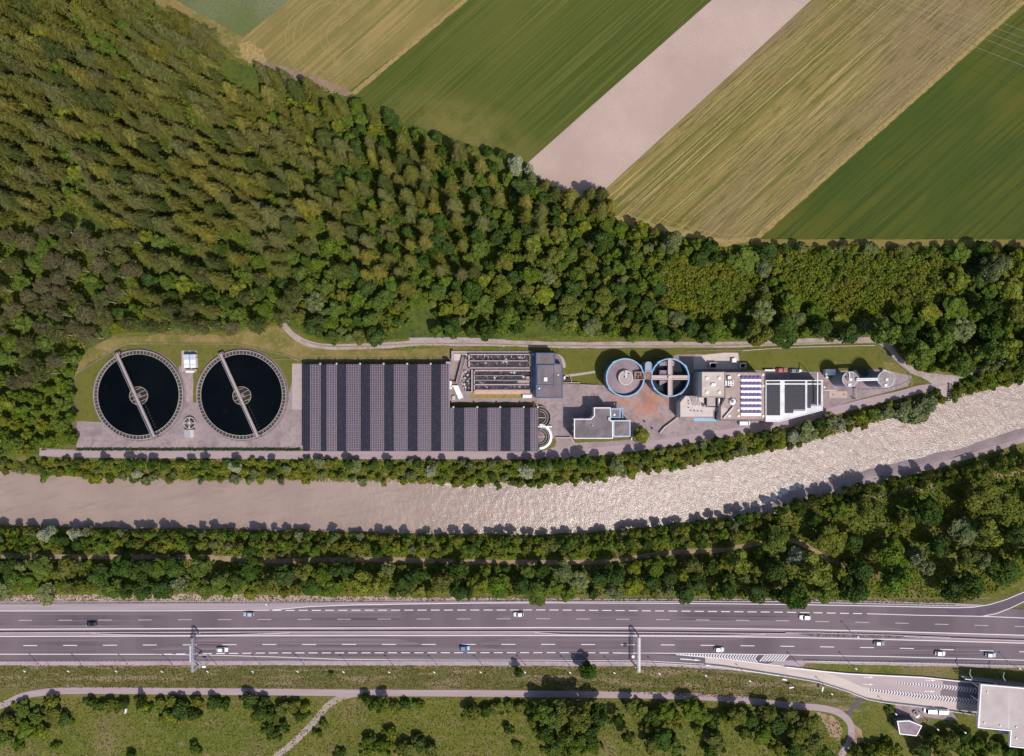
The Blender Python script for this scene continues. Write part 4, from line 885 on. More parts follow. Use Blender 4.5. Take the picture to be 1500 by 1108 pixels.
lanes = [(410, 165, 1345, 190), (410, 190, 1345, 247), (410, 265, 1345, 350), (490, 420, 1365, 480), (490, 492, 1365, 552), (490, 566, 1345, 615), (490, 640, 1365, 705)]
for i, l in enumerate(lanes):
    b = B(); bx(b, PB, *l, .2, 1.35); b.build('basin_water', AER, t)
b = B()
for l in [(385, 148, 1360, 163), (385, 250, 1325, 262), (385, 352, 1360, 374), (385, 148, 408, 374), (1347, 148, 1362, 374), (470, 396, 1380, 418), (470, 482, 1240, 490), (470, 554, 1375, 564), (470, 617, 1345, 638), (470, 707, 1375, 725), (1367, 140, 1382, 725), (432, 392, 452, 745), (472, 396, 488, 725)]:
    bx(b, PB, *l, .2, 2.0)
b.build('basin_wall', WALL_, t)
b = B(); bx(b, PB, 470, 727, 1365, 775, .2, 1.5); b.build('walkway', mat('sandy walkway', rgb((196, 160, 140)), [(1, rgb((180, 146, 128)), .45, .7)], .9), t)
b = B(); bx(b, PB, 1240, 785, 1382, 838, .2, 2.2); b.build('white_ledge', WHITE, t)
b = B(); bx(b, PB, 1290, 500, 1345, 545, .2, 1.9); bx(b, PB, 1170, 568, 1340, 610, .2, 1.5); b.build('cover_slab', CONC, t)
b = B(); bx(b, PB, 160, 145, 380, 250, .2, .6); b.build('inlet_slab', CONC_P, t)
b = B(); bx(b, PB, 120, 100, 158, 250, .2, 2.4); bx(b, PB, 158, 100, 1380, 128, 0, .6); bx(b, PB, 35, 268, 108, 300, .2, 5.4); b.build('boundary_wall', CONC, t)
# slanting inlet flume
a0, a1 = PB(325, 190, 2.2), PB(215, 620, 2.2)
b = B(); b.bar((*a0, 2.2), (*a1, 2.2), 1.5, 1.8); b.build('inlet_flume', CONC_D, t)
d = Vector((a1[0] - a0[0], a1[1] - a0[1])).normalized(); nn = Vector((-d.y, d.x))
b = B()
for s_ in (-.75, .75): p, q = Vector(a0) + nn * s_, Vector(a1) + nn * s_; b.bar((*p, 2.5), (*q, 2.5), .22, 1.5)
b.build('flume_wall', WALL_, t)
b = B(); q = PB(347, 212, 2.4); b.cyl(*q, 1.5 * .35 + .2, .2, 2.4, 16); b.build('inlet_shaft', DARKM, t)
# pump sump with pipework
b = B(); bx(b, PB, 330, 415, 430, 720, .2, .35); b.build('sump_floor', CHAN, t)
b = B(); b.wall([PB(330, 400, 1.5), PB(245, 560, 1.5), PB(335, 645, 1.5), PB(345, 740, 1.5), PB(430, 740, 1.5)], .3, .2, 1.6); b.build('sump_wall', WALL_, t)
for k in range(11):
    u, v = rnd.uniform(262, 418), rnd.uniform(410, 700); b = B(); z = rnd.uniform(.9, 1.7)
    a, c = PB(u, v, z), PB(u + rnd.uniform(-50, 50), v + rnd.uniform(-40, 40), z); b.tube((*a, z), (*c, z), .13, 6); b.tube((*a, .3), (*a, z), .13, 6); b.build('pipe', rnd.choice([STEEL, DARKM, CONC_P]), t)
for k in range(6):
    u, v = rnd.uniform(262, 400), 430 + k * 48; b = B(); q = PB(u, v, 1.2); b.box(*q, 1.0, rnd.uniform(.6, 1.1), rnd.uniform(.5, 1), 1.4, rnd.random()); b.build('pump', rnd.choice([STEEL, WALLC]), t)
b = B(); bx(b, PB, 128, 575, 205, 630, .2, 1.6); b.build('grating', BROWN, t)
b = B(); bx(b, PB, 90, 570, 125, 700, .2, 2.6); bx(b, PB, 110, 640, 210, 660, .2, 2.6); b.build('white_wall', WHITE, t)
b = B()
for l in [(385, 250, 1325), (385, 375, 1360), (470, 486, 1240), (470, 559, 1375), (470, 627, 1345), (385, 148, 1360)]:
    for k in range(int((l[2] - l[0]) / 26)):
        q = PB(l[0] + k * 26, l[1], 2.5); b.cyl(q[0], q[1], .04, 1.9, 3.0, 4)
    q0, q1 = PB(l[0], l[1], 3), PB(l[2], l[1], 3); b.tube((*q0, 3), (*q1, 3), .045, 4); b.tube((*q0, 2.5), (*q1, 2.5), .03, 4)
tag(b.build('railing', STEEL, t), kind='stuff')
for k in range(9):
    q0 = PB(430 + k * 105, 150, 2.1); b = B(); b.box(q0[0], q0[1] - 3.3 * .35, 2.05, .25, .9, .15); b.build('channel_bracket', STEEL, t)
# grass strip below the basins
sheet('grass_strip', [RB(400, 785), RB(1240, 785), RB(1240, 840), RB(400, 838)], .26, mat('mossy strip', rgb((150, 128, 66)), [(1, rgb((120, 112, 50)), .45, .65), (3, rgb((90, 84, 44)), .55, .75)], .95), .3, 3)
# slanted white container
q = W2(*RB(228, 748), 2.6); t = thing('container', 'long white container standing askew on the paving below the inlet flume', 'container', (*q, 0))
b = B(); b.box(*q, 1.3, 2.2, 5.9, 2.4, math.radians(24)); b.build('shell', WHITE, t)
b = B(); b.box(q[0] + math.sin(math.radians(24)) * 2.97, q[1] - math.cos(math.radians(24)) * 2.97, 1.3, 2.0, .08, 2.1, math.radians(24)); b.build('door', STEEL, t)
q = W2(*RB(155, 835), .9); b = B(); b.box(*q, .7, 1.3, 1.7, .9); b.box(*q, 1.2, .9, .9, .2); tag(b.build('equipment_box', CONC_P, loc=(*q, 0)), 'small pale equipment box beside the slanted white container', 'box')

# ------------------------------------------------------------------ blue-edged operations building
def window_row(parent, p0, p1, z0, z1, n, wfrac=.55, m=GLASS, inset_=.03):
    """separate windows along a wall from p0 to p1 (outer face on the right of travel)"""
    p0, p1 = Vector(p0), Vector(p1); L_ = (p1 - p0).length; d = (p1 - p0) / L_; a = math.atan2(d.y, d.x); nn = Vector((d.y, -d.x))
    wd = L_ / n * wfrac
    me = D.meshes.get('win_%d_%d' % (round(wd * 100), round((z1 - z0) * 100)))
    if me is None:
        b = B(); b.box(0, 0, 0, wd, .06, z1 - z0); me = D.meshes.new('win_%d_%d' % (round(wd * 100), round((z1 - z0) * 100))); me.from_pydata(b.v, [], b.f); me.materials.append(m)
    for k in range(n):
        q = p0 + d * (L_ * (k + .5) / n) + nn * .02
        o = link_mesh(me, 'window', parent); w0 = WL[parent]; o.location = (q.x - w0[0], q.y - w0[1], (z0 + z1) / 2 - w0[2]); o.rotation_euler = (0, 0, a)
        b = B(); c, s_ = math.cos(a), math.sin(a); q2 = q + nn * .06
        b.box(q2.x, q2.y, z0 - .05, wd + .2, .12, .08, a); sl = b.build('sill', STEEL, parent)
ZO = 7.5
t = thing('operations_building', 'flat grey-roofed building with blue roof edges right of the aeration basins', 'building', (*P3(895, 515), 0))
outl = [(893, 105), (1065, 105), (1065, 202), (1135, 206), (1135, 515), (893, 515)]
O = [P3(u, v, ZO) for u, v in outl]
b = B(); b.prism(inset(ccw(O), .12), 0, ZO - .3); b.build('wall', WALLC, t)
b = B(); b.prism(inset(ccw(O), .3), ZO - .32, ZO - .1); b.build('roof', ROOFG, t)
b = B(); b.rim(O, .42, ZO - .9, ZO + .12); b.build('roof_edge', BLUE, t)
inner = [P3(u, v, ZO + .8) for u, v in ((903, 212), (1060, 212), (1060, 398), (903, 398))]
b = B(); b.prism(inset(ccw(inner), .3), ZO - .1, ZO + .5); b.build('raised_roof', ROOFG, t)
b = B(); b.rim(inner, .3, ZO - .1, ZO + .7); b.build('raised_edge', BLUE, t)
b = B(); q = [P3(1065, 105, ZO), P3(1120, 150, ZO - 2.5), P3(1135, 200, ZO - 3), P3(1065, 202, ZO)]
b.prism([P3(1067, 107, 3), P3(1105, 135, 3), P3(1122, 165, 3), P3(1132, 200, 3), P3(1067, 200, 3)], 0, 3.2); b.build('side_porch', CONC_D, t)
# sloping blue skirt on the left face
a0, a1, c0, c1_ = P3(893, 105, ZO - .3), P3(893, 515, ZO - .3), P3(860, 112, 3.4), P3(860, 490, 3.4)
b = B(); b.poly([(*a0, ZO - .3), (*c0, 3.4), (*c1_, 3.4), (*a1, ZO - .3)]); b.poly([(*c0, 3.4), (*c0, 3.1), (*c1_, 3.1), (*c1_, 3.4)]); b.poly([(*a1, ZO - .3), (*c1_, 3.4), (*c1_, 3.1), (*a1, 3.1)])
b.build('blue_skirt', BLUE, t)
b = B(); q = P3(980, 345, ZO + .9); b.box(*q, ZO + .75, 1.5, 1.6, .5); b.build('skylight', WHITE, t)
for u, v, r in ((1093, 303, .38), (923, 425, .42)):
    b = B(); q = P3(u, v, ZO + .3); b.lathe(*q, [(r, ZO - .1), (r, ZO + .2), (r * .7, ZO + .45), (0.01, ZO + .55)], 12); b.build('roof_vent', WHITE, t)
b = B(); q = P3(872, 118, 4); b.box(*q, 4, 1.0, .8, .5); b.build('roof_unit', WHITE, t)
window_row(t, O[5], O[4], 1.0, 2.4, 6); window_row(t, O[5], O[4], 4.2, 5.4, 6)
window_row(t, O[4], O[3], 1.0, 2.4, 7); window_row(t, O[4], O[3], 4.2, 5.4, 7)
for k, (u, v) in enumerate(((1152, 332), (1165, 345), (1185, 345))):
    q = P3(u, v, 1.2); b = B(); b.box(*q, .65, .8, 1.2, 1.1); b.box(*q, 1.25, .85, 1.25, .1)
    tag(b.build('waste_bin', [WHITE, DARKM, DARKM][k], loc=(*q, 0)), ['white bin at the foot of the blue-edged building', 'dark waste bin, left of two by the blue-edged building', 'dark waste bin, right of two by the blue-edged building'][k], 'waste bin')
b = B(); b.wall([P3(1200, 320), P3(1215, 372)], .25, 0, 1.2); b.wall([P3(1138, 375), P3(1280, 372), P3(1290, 392), P3(1440, 398)], .3, 0, 1.0); tag(b.build('retaining_wall', CONC, loc=(*P3(1210, 372), 0)), 'low concrete wall between the yard and the plant lawn', 'wall')

# ------------------------------------------------------------------ two D-shaped sludge basins
for (v, rr, lb, kind) in ((690, 104, 'upper round-ended dark basin peeping out from the solar canopy', 0), (862, 104, 'lower round-ended basin with thick white rim beside the solar canopy', 1)):
    cx, cy = P3(925, v, 1.5); r = rr / 6.155 * S; t = thing('sludge_basin', lb, 'basin', (cx, cy, 0))
    b = B(); b.ring(cx, cy, r * (.9 if kind else .95), r * 1.0 + (.55 if kind else 0), 0, 1.8, 32, -90, 90); b.build('basin_rim', WHITE if kind else CONC, t)
    b = B(); b.cyl(cx, cy, r * .93, 0, .9, 40); b.build('basin_water', mat('sludge water %d' % kind, rgb((62, 50, 50)), [(.6, rgb((50, 42, 44)), .4, .6)], .4), t)
    for q_ in (.55, .74) if not kind else (.35, .6, .8):
        b = B(); b.ring(cx, cy, r * q_ - .1, r * q_ + .12, .9, 1.5, 32, -90, 90); b.build('inner_ring', CONC, t)
    if kind:
        b = B(); b.cyl(cx - .3, cy, r * .52, .9, 1.3, 32); b.build('centre_slab', CONC_D, t)
    b = B(); b.box(cx + .8, cy, 1.55, 3.4, .25, .15); b.build('cross_beam', CONC_P, t)
b = B(); a, c = P3(910, 765, 2.1), P3(1035, 778, 2.1); b.box0(a[0], c[1], 0, c[0], a[1], 2.1)
o = b.build('white_divider', WHITE, loc=(*P3(970, 770), 0)); tag(o, 'white concrete ledge dividing the two round-ended basins', 'ledge')

# ------------------------------------------------------------------ office building with white parapet
def P4(u, v, z=0): return W2(*R4(u, v), z)
ZB = 9.5
t = thing('office_building', 'stepped grey flat-roofed building with bright white parapet in the middle yard', 'building', (*P4(490, 870), 0))
O = [P4(u, v, ZB) for u, v in ((493, 598), (645, 598), (645, 715), (664, 715), (664, 880), (313, 880), (313, 700), (465, 700), (493, 672))]
b = B(); b.prism(inset(ccw(O), .05), 0, ZB - .4); b.build('wall', WALLC, t)
b = B(); b.prism(inset(ccw(O), .3), ZB - .42, ZB - .25); b.build('roof', ROOFG, t)
b = B(); b.rim(O, .38, ZB - .6, ZB); b.build('parapet', WHITE, t)
for i in range(9):
    L_ = (Vector(O[i]) - Vector(O[(i + 1) % 9])).length
    if L_ > 4:
        for z0 in (1.1, 4.1, 7.0): window_row(t, O[(i + 1) % 9], O[i], z0, z0 + 1.2, max(1, int(L_ / 2.6)))
b = B(); q = P4(632, 700, ZB + .5); b.box(*q, ZB + .2, 1.0, 1.3, .9); b.build('roof_hatch', CONC_P, t)
b = B(); q = P4(480, 760, ZB); b.cyl(*q, .25, ZB - .3, ZB + .4, 10); b.build('roof_vent', STEEL, t)
t = thing('annex_building', 'small annex with light blue roof edge and round skylight beside the office', 'building', (*P4(700, 660), 0))
z = 5.5; O = [P4(u, v, z) for u, v in ((648, 612), (765, 612), (752, 708), (648, 708))]; O = [P4(u, v, z) for u, v in ((650, 612), (762, 612), (762, 690), (740, 706), (650, 706))]
O = [P4(u, v, z) for u, v in ((650, 612), (725, 612), (725, 692), (650, 692))]
b = B(); b.prism(inset(ccw(O), .05), 0, z - .3); b.build('wall', WALLC, t)
b = B(); b.prism(inset(ccw(O), .2), z - .31, z - .15); b.build('roof', ROOFG, t)
b = B(); b.rim(O, .28, z - .5, z); b.build('roof_edge', LBLUE, t)
b = B(); q = P4(677, 663, z + .3); b.lathe(*q, [(.55, z - .15), (.55, z + .1), (.4, z + .35), (.01, z + .45)], 16); b.build('skylight', WHITE, t)
for u in (727, 748):
    b = B(); a, c = P4(u, 608, z), P4(u + 8, 690, z); b.box0(a[0], c[1], z - .6, c[0], a[1], z); b.build('blue_beam', LBLUE, t)
b = B(); a, c = P4(650, 604, z), P4(762, 611, z); b.box0(a[0], c[1], z - .6, c[0], a[1], z + .02); b.build('blue_beam', LBLUE, t)
for u in (731, 753): b = B(); q = P4(u, 688, 3); b.box(*q, 2.5, .2, .2, 5); b.build('porch_post', STEEL, t)
t = thing('annex_building', 'square annex with pale blue and white parapet at the office corner', 'building', (*P4(745, 850), 0))
z = 6.5; O = [P4(u, v, z) for u, v in ((669, 716), (819, 716), (819, 859), (669, 859))]
b = B(); b.prism(inset(ccw(O), .05), 0, z - .3); b.build('wall', WALLC, t)
b = B(); b.prism(inset(ccw(O), .3), z - .31, z - .15); b.build('roof', ROOFG, t)
b = B(); b.rim(O, .4, z - .5, z); b.build('parapet', LBLUE, t)
b = B(); b.rim([P4(u, v, z) for u, v in ((667, 714), (821, 714), (821, 861), (667, 861))], .16, z - .6, z + .1); b.build('parapet_cap', WHITE, t)
window_row(t, O[3], O[2], 1.1, 2.4, 3); window_row(t, O[2], O[1], 1.1, 2.4, 3)
q = P4(837, 875, 2); b = B(); b.box(*q, .9, .7, 1.3, 1.8); b.box(*q, 1.85, .8, 1.4, .12); tag(b.build('cabinet', WHITE, loc=(*q, 0)), 'small white cabinet at the lower corner of the square annex', 'cabinet')
# retaining wall + ramp edge west of office
b = B(); b.wall([P4(150, 868), P4(280, 868), P4(318, 915)], .3, 0, 1.1); tag(b.build('low_wall', CONC_P, loc=(*P4(200, 868), 0)), 'low pale wall at the left corner of the office building', 'wall')
b = B(); b.wall([P4(1240, 690), P4(1120, 780), P4(1080, 830)], .35, 0, 1.3); tag(b.build('low_wall', CONC_P, loc=(*P4(1160, 750), 0)), 'slanting pale wall between the rust-stained yard and the lower road', 'wall')
for u, v, lb in ((953, 726, 'small dark bollard in the middle of the rust-stained yard'), (1022, 788, 'small dark bollard below the rust-stained yard')):
    q = P4(u, v, 1); b = B(); b.cyl(*q, .4, 0, .25, 10); b.cyl(*q, .28, .25, 1.1, 10, .22); b.cyl(*q, .32, 1.1, 1.2, 10); tag(b.build('bollard', DARKM, loc=(*q, 0)), lb, 'bollard')

# ------------------------------------------------------------------ digesters
def PD(u, v, z=0): return W2(*RD(u, v), z)
ZD = 9.0
def digester_shell(t, u, v, ru):
    cx, cy = PD(u, v, ZD); r = ru / 10.07 * S * (H - ZD) / H
    b = B(); b.ring(cx, cy, r - .35, r, 0, ZD - .25, 72); b.build('shell', mat('digester shell %d' % u, rgb((112, 128, 160)), [(1, rgb((128, 140, 166)), .45, .7)], .6), t)
    b = B(); b.ring(cx, cy, r - .45, r + .08, ZD - .25, ZD, 72); b.build('rim', LBLUE, t)
    for k in range(5):
        a = math.radians(36 + k * 90 + 0); b = B()
        if k < 4: b.box(cx + (r + .05) * math.cos(a), cy + (r + .05) * math.sin(a), ZD - .15, 1.6, .5, .5, a + math.pi / 2); b.build('rim_bracket', LBLUE, t)
    for k in range(24):
        a = 2 * math.pi * k / 24; b = B() if k == 0 else b; b.box(cx + (r + .04) * math.cos(a), cy + (r + .04) * math.sin(a), ZD / 2, .12, .3, ZD - .6, a)
    tag(b.build('shell_rib', BLUE, t), kind='stuff')
    return cx, cy, r
t = thing('digester_tank', 'round tank with light blue rim, grey recessed roof and central disc', 'tank', (*PD(362, 437), 0), 'two digester tanks with light blue rims')
cx, cy, r = digester_shell(t, 362, 437, 283)
b = B(); b.lathe(cx, cy, [(r - .35, ZD - 2.2), (r * .45, ZD - 1.0), (.01, ZD - .6)], 64); b.build('tank_roof', mat('tank roof gravel', rgb((146, 129, 134)), [(.3, rgb((134, 116, 122)), .4, .65), (3, rgb((158, 140, 146)), .5, .8)], .95), t)
q = PD(365, 440, ZD); rr = 106 / 10.07 * S
b = B(); b.cyl(*q, rr, ZD - 1.2, ZD + .6, 40); dm = b.build('central_disc', CONC, t)
b = B(); b.ring(*q, rr * .86, rr * .99, ZD + .6, ZD + .75, 40); b.build('disc_rim', CONC_P, dm)
a, c = PD(372, 330, ZD + 1), PD(372, 440, ZD + 1); b = B(); b.bar((*a, ZD + .95), (*c, ZD + .95), .35, .25); b.build('pipe_run', WHITE, dm)
for u, v in ((352, 428), (418, 378), (352, 350)): b = B(); b.box(*PD(u, v, ZD + .8), ZD + .85, .5, .3, .4); b.build('valve', DARKM, dm)
a, c = PD(500, 352, ZD + .3), PD(645, 470, ZD + .3)
b = B(); b.rim([(a[0], a[1]), (c[0], a[1]), (c[0], c[1]), (a[0], c[1])], .22, ZD - .6, ZD + .35); b.build('platform_frame', mat('platform concrete', rgb((188, 160, 152)), (), .8), t)
b = B(); b.box0(a[0], c[1], ZD - 1.0, c[0], a[1], ZD - .9); b.build('platform_floor', BROWN, t)
for i in range(4):
    for j in range(2):
        b = B(); x = a[0] + (c[0] - a[0]) * (i + .5) / 4; y = a[1] + (c[1] - a[1]) * (j + .62) / 2.3; b.box(x, y, ZD - .6, .55, .9, .5); b.build('machine_block', DARKM if (i + j) % 2 else BROWN, t)
b = B(); b.prism([PD(480, 480, ZD), PD(640, 480, ZD), PD(600, 560, ZD), PD(540, 520, ZD)], ZD - 1.98, ZD - 1.2); 
t = thing('digester_tank', 'open round tank with light blue rim and a cross of walkways', 'tank', (*PD(1025, 437), 0), 'two digester tanks with light blue rims')
cx, cy, r = digester_shell(t, 1025, 437, 283)
b = B(); b.cyl(cx, cy, r - .35, 0, 5.2, 64); b.build('tank_contents', mat('digester dark water', rgb((22, 27, 38)), [(.5, rgb((30, 34, 42)), .4, .65)], .3), t)
b = B(); b.bar((cx - r + .4, cy, ZD - .3), (cx + r - .4, cy, ZD - .3), 1.9, .6); b.bar((cx, cy - r + .4, ZD - .303), (cx, cy + r - .4, ZD - .303), 1.8, .6); wk = b.build('cross_walkway', mat('pinkish concrete', rgb((190, 170, 166)), [(1.5, rgb((172, 150, 148)), .45, .7)], .85), t)
b = B(); b.cyl(cx - .1, cy + .1, .8, ZD - .3, ZD + .5, 16); b.build('mixer_head', mat('mixer', rgb((206, 176, 162))), wk)
b = B()
for s_ in (-.9, .9):
    b.tube((cx - r, cy + s_, ZD + .7), (cx + r, cy + s_, ZD + .7), .05, 4); b.tube((cx + s_, cy - r, ZD + .7), (cx + s_, cy + r, ZD + .7), .05, 4)
    for k in range(-7, 8): b.cyl(cx + k * 1.1, cy + s_, .04, ZD - .3, ZD + .7, 4); b.cyl(cx + s_, cy + k * 1.1, .04, ZD - .3, ZD + .7, 4)
tag(b.build('railing', CONC_P, wk), kind='stuff')
for poly in ([(868, 262), (1085, 262), (1085, 200), (1060, 185), (960, 195), (868, 222)], [(868, 330), (975, 330), (975, 400), (868, 400)], [(868, 478), (975, 478), (975, 500), (880, 548), (868, 548)]):
    b = B(); b.prism([PD(u, v, ZD - 1.2) for u, v in poly], 5.4, ZD - 1.2); b.build('cover_plate', mat('cover plate %d' % poly[0][1], rgb((138, 124, 134))), t)
b = B(); a, c = PD(880, 345, ZD), PD(935, 398, ZD); b.bar((*a, ZD - .9), (*c, ZD - .9), .2, .3); b.build('ladder', DARKM, t)
# stair tower between the tanks
t = thing('stair_tower', 'slim round-ended stair tower with brown landing between the two tanks', 'tower', (*PD(702, 300), 0))
cx, cy = PD(705, 250, 11); r = 48 / 10.07 * S
pts = [(cx + r * math.cos(a), cy + r * math.sin(a)) for a in np.linspace(0, math.pi, 13)] + [(cx - r, cy - 2.6), (cx + r, cy - 2.6)]
b = B(); b.prism(pts, 0, 10.8); b.build('tower_shaft', mat('tower wall', rgb((150, 152, 168)), (), .7), t)
b = B(); b.rim(pts, .2, 10.8, 11.1); b.build('tower_rim', LBLUE, t)
a, c = PD(655, 342, ZD + .2), PD(752, 462, ZD + .2)
b = B(); b.box0(a[0], c[1], ZD - .3, c[0], a[1], ZD); b.build('landing', BROWN, t)
b = B(); b.rim([(a[0], a[1]), (c[0], a[1]), (c[0], c[1]), (a[0], c[1])], .12, ZD, ZD + .3); b.build('landing_kerb', CONC_P, t)
b = B(); b.box0(a[0] + .4, c[1] + .4, 0, c[0] - .4, a[1] - .2, ZD - .3); b.build('landing_support', CONC_D, t)

# ------------------------------------------------------------------ process building
def P5(u, v, z=0): return W2(*R5(u, v), z)
t = thing('process_building', 'large stepped process building with pale tower roof, brown roof and white solar roof', 'building', (*P5(700, 720), 0))
def block(t, pts, z, roofm, name, edge=WALLC, wd=.25, up=.35, wall=WALLC, pf=P5):
    O = [pf(u, v, z) for u, v in pts]; b = B(); b.prism(inset(ccw(O), .04), 0, z - .1); o = b.build(name + '_wall', wall, t)
    b = B(); b.prism(inset(ccw(O), wd * .8), z - .11, z); b.build(name + '_roof', roofm, t)
    b = B(); b.rim(O, wd, z - .4, z + up); b.build(name + '_parapet', edge, t); return O
O = block(t, ((298, 282), (514, 282), (514, 517), (298, 517)), 14.0, ROOFP, 'tower', CONC)
for z0 in (2, 5.5, 9): window_row(t, ccw(O)[0], ccw(O)[1], z0, z0 + 1.3, 4)
for u, v in ((348, 337), (462, 335), (348, 466), (462, 468)):
    b = B(); q = P5(u, v, 14.4); b.lathe(*q, [(.75, 14), (.75, 14.25), (.5, 14.5), (.01, 14.6)], 16); b.build('skylight_dome', mat('dome glazing %d' % u if D.materials.get('dome glazing %d' % u) is None else 'dome glazing', (.78, .68, .60)), t)
b = B(); b.box(*P5(408, 398, 14.5), 14.4, 1.7, 1.1, .7); b.box(*P5(390, 402, 14.5), 14.3, .6, .8, .5); b.build('roof_unit', WHITE, t)
O = block(t, ((514, 284), (880, 284), (880, 727), (468, 727), (468, 600), (514, 517)), 10.0, ROOFB, 'hall', CONC_D)
Oc = ccw(O)
for i in range(len(Oc)):
    L_ = (Vector(Oc[i]) - Vector(Oc[(i + 1) % len(Oc)])).length
    if L_ > 15:
        for z0 in (1.5, 5.5): window_row(t, Oc[i], Oc[(i + 1) % len(Oc)], z0, z0 + 1.5, int(L_ / 3))
# folded wall of light and the roof plants
LV = mat('louvre white', (.84, .84, .86), (), .5)
for r_ in range(7):
    v0 = 322 + r_ * 51.8
    b = B(); a, c = P5(660, v0 + 26, 10.5), P5(846, v0 + 52, 10.5); b.box0(a[0], c[1], 10.1, c[0], a[1], 10.35); b.build('white_sheet', LV, t)
    for c_ in range(5):
        u = 662 + c_ * 37; a, c = P5(u, v0, 10.8), P5(u + 35, v0 + 25, 10.8); x0, x1, y0, y1 = a[0], c[0], c[1], a[1]
        b = B(); k = 0
        P_ = [(x0 + .3, y0), (x1 - .3, y0), (x1, y0 + .3), (x1, y1 - .3), (x1 - .3, y1), (x0 + .3, y1), (x0, y1 - .3), (x0, y0 + .3)]
        b.prism(P_, 10.35, 10.8); b.build('solar_tile', PVP, t)
for u, v in ((638, 308), (863, 306), (638, 410 + 900), (863, 408), (638, 632), (638, 684), (553, 684), (863, 684)):
    if v > 800: continue
    b = B(); q = P5(u, v, 10.4); b.lathe(*q, [(.6, 10), (.6, 10.2), (.4, 10.4), (.01, 10.5)], 14); b.build('skylight_dome', mat('warm dome %d_%d' % (u, v), (.82, .70, .58)), t)
b = B(); q = P5(566, 385, 11.2); b.box(*q, 10.7, 2.5, 2.1, 1.1); ac = b.build('chiller', WHITE, t)
for i in (-1, 1):
    for j in (-1, 1): b = B(); b.cyl(q[0] + i * .6 + .1, q[1] + j * .5, .32, 11.25, 11.32, 12); b.build('fan', DARKM, ac)
b = B(); q = P5(553, 335, 11); b.box(*q, 10.6, 1.3, 1.3, 1.1); b.build('roof_unit', WHITE, t)
b = B(); q = P5(521, 385, 11); b.box(*q, 10.6, .5, 2.2, 1.2); b.build('roof_unit', WHITE, t)
b = B(); q = P5(545, 420, 10.6); b.box(*q, 10.4, 2.0, .4, .6); b.build('duct', DARKM, t)
b = B(); q = P5(585, 555, 11); b.lathe(*q, [(1.3, 10), (1.3, 10.7), (.7, 11), (.4, 12.5), (.01, 12.6)], 14); b.build('vent_stack', WHITE, t)
for k in range(7):
    a = k * .9; b = B(); q = P5(582 + 40 * math.cos(a), 548 + 32 * math.sin(a), 10.3); b.cyl(*q, .15, 10, 10.5, 6); b.build('vent_pipe', DARKM, t)
a, c = P5(592, 602, 10.9), P5(500, 710, 10.9); b = B(); b.bar((*a, 11.0), (*c, 11.0), .7, 1.0); b.build('duct', CONC_P, t)
a, c = P5(586, 600, 10.4), P5(495, 706, 10.4); b = B(); b.bar((*a, 10.5), (*c, 10.5), .45, .5); b.build('duct', DARKM, t)
b = B(); b.prism([P5(u, v, 10.2) for u, v in ((470, 600), (520, 610), (560, 640), (505, 705), (472, 705))], 9.98, 10.06); b.build('pale_membrane', ROOFP, t)
# low pale block on the left
O = block(t, ((100, 560), (150, 500), (335, 512), (335, 600), (478, 606), (478, 640), (412, 640), (412, 702), (100, 702)), 7.0, CONC_P, 'annex', CONC)
b = B(); b.prism([P5(u, v, 7.2) for u, v in ((415, 630), (466, 630), (466, 727), (440, 727), (415, 700))], 0, 4.0); b.build('dark_link', DARKM, t)
b = B(); b.prism([P5(u, v, 4.5) for u, v in ((225, 706), (410, 706), (442, 733), (225, 733))], 4.1, 4.5); b.build('blue_canopy', LBLUE, t)
b = B(); b.prism([P5(u, v, 12) for u, v in ((368, 517), (444, 517), (444, 598), (368, 598))], 0, 9.0); b.build('lift_block', CONC, t)
b = B(); b.prism([P5(u, v, 9) for u, v in ((334, 517), (362, 517), (362, 598), (340, 594))], 7.0, 7.4); b.build('dark_recess', DARKM, t)
b = B(); b.box(*P5(460, 560, 9), 7.8, .6, 3.4, 2.4); b.build('white_panel', WHITE, t)
for u, v in ((200, 636), (233, 638), (264, 640), (298, 640), (178, 545), (178, 570), (178, 608)): b = B(); q = P5(u, v, 7.2); b.cyl(*q, .22, 7, 7.5, 8); b.build('roof_vent', DARKM, t)
# corrugated vent bank
for k in range(6):
    a, c = P5(205 + k * 14, 515, 7.5), P5(225 + k * 12, 590, 7.5); b = B(); b.bar((*a, 7.7), (*c, 7.5), .35, .7); b.build('vent_fin', CONC_P, t)
b = B(); b.lathe(*P5(322, 590, 8), [(.7, 7), (.7, 7.9), (.3, 8.3), (.3, 9.4), (.01, 9.5)], 12); b.build('exhaust_pipe', STEEL, t)
# slender chimney with stay, in front of the open tank
t3 = thing('flue_mast', 'slim steel flue mast leaning up between open tank and process building', 'mast', (*P5(205, 500), 0))
q = P5(205, 500, 8); b = B(); b.cyl(*q, .22, 0, 16, 8, .16); b.build('mast_tube', STEEL, t3)
b = B(); b.tube((*q, 15), (*P5(240, 590, 7.2), 7.2), .05, 4); b.build('stay', STEEL, t3)
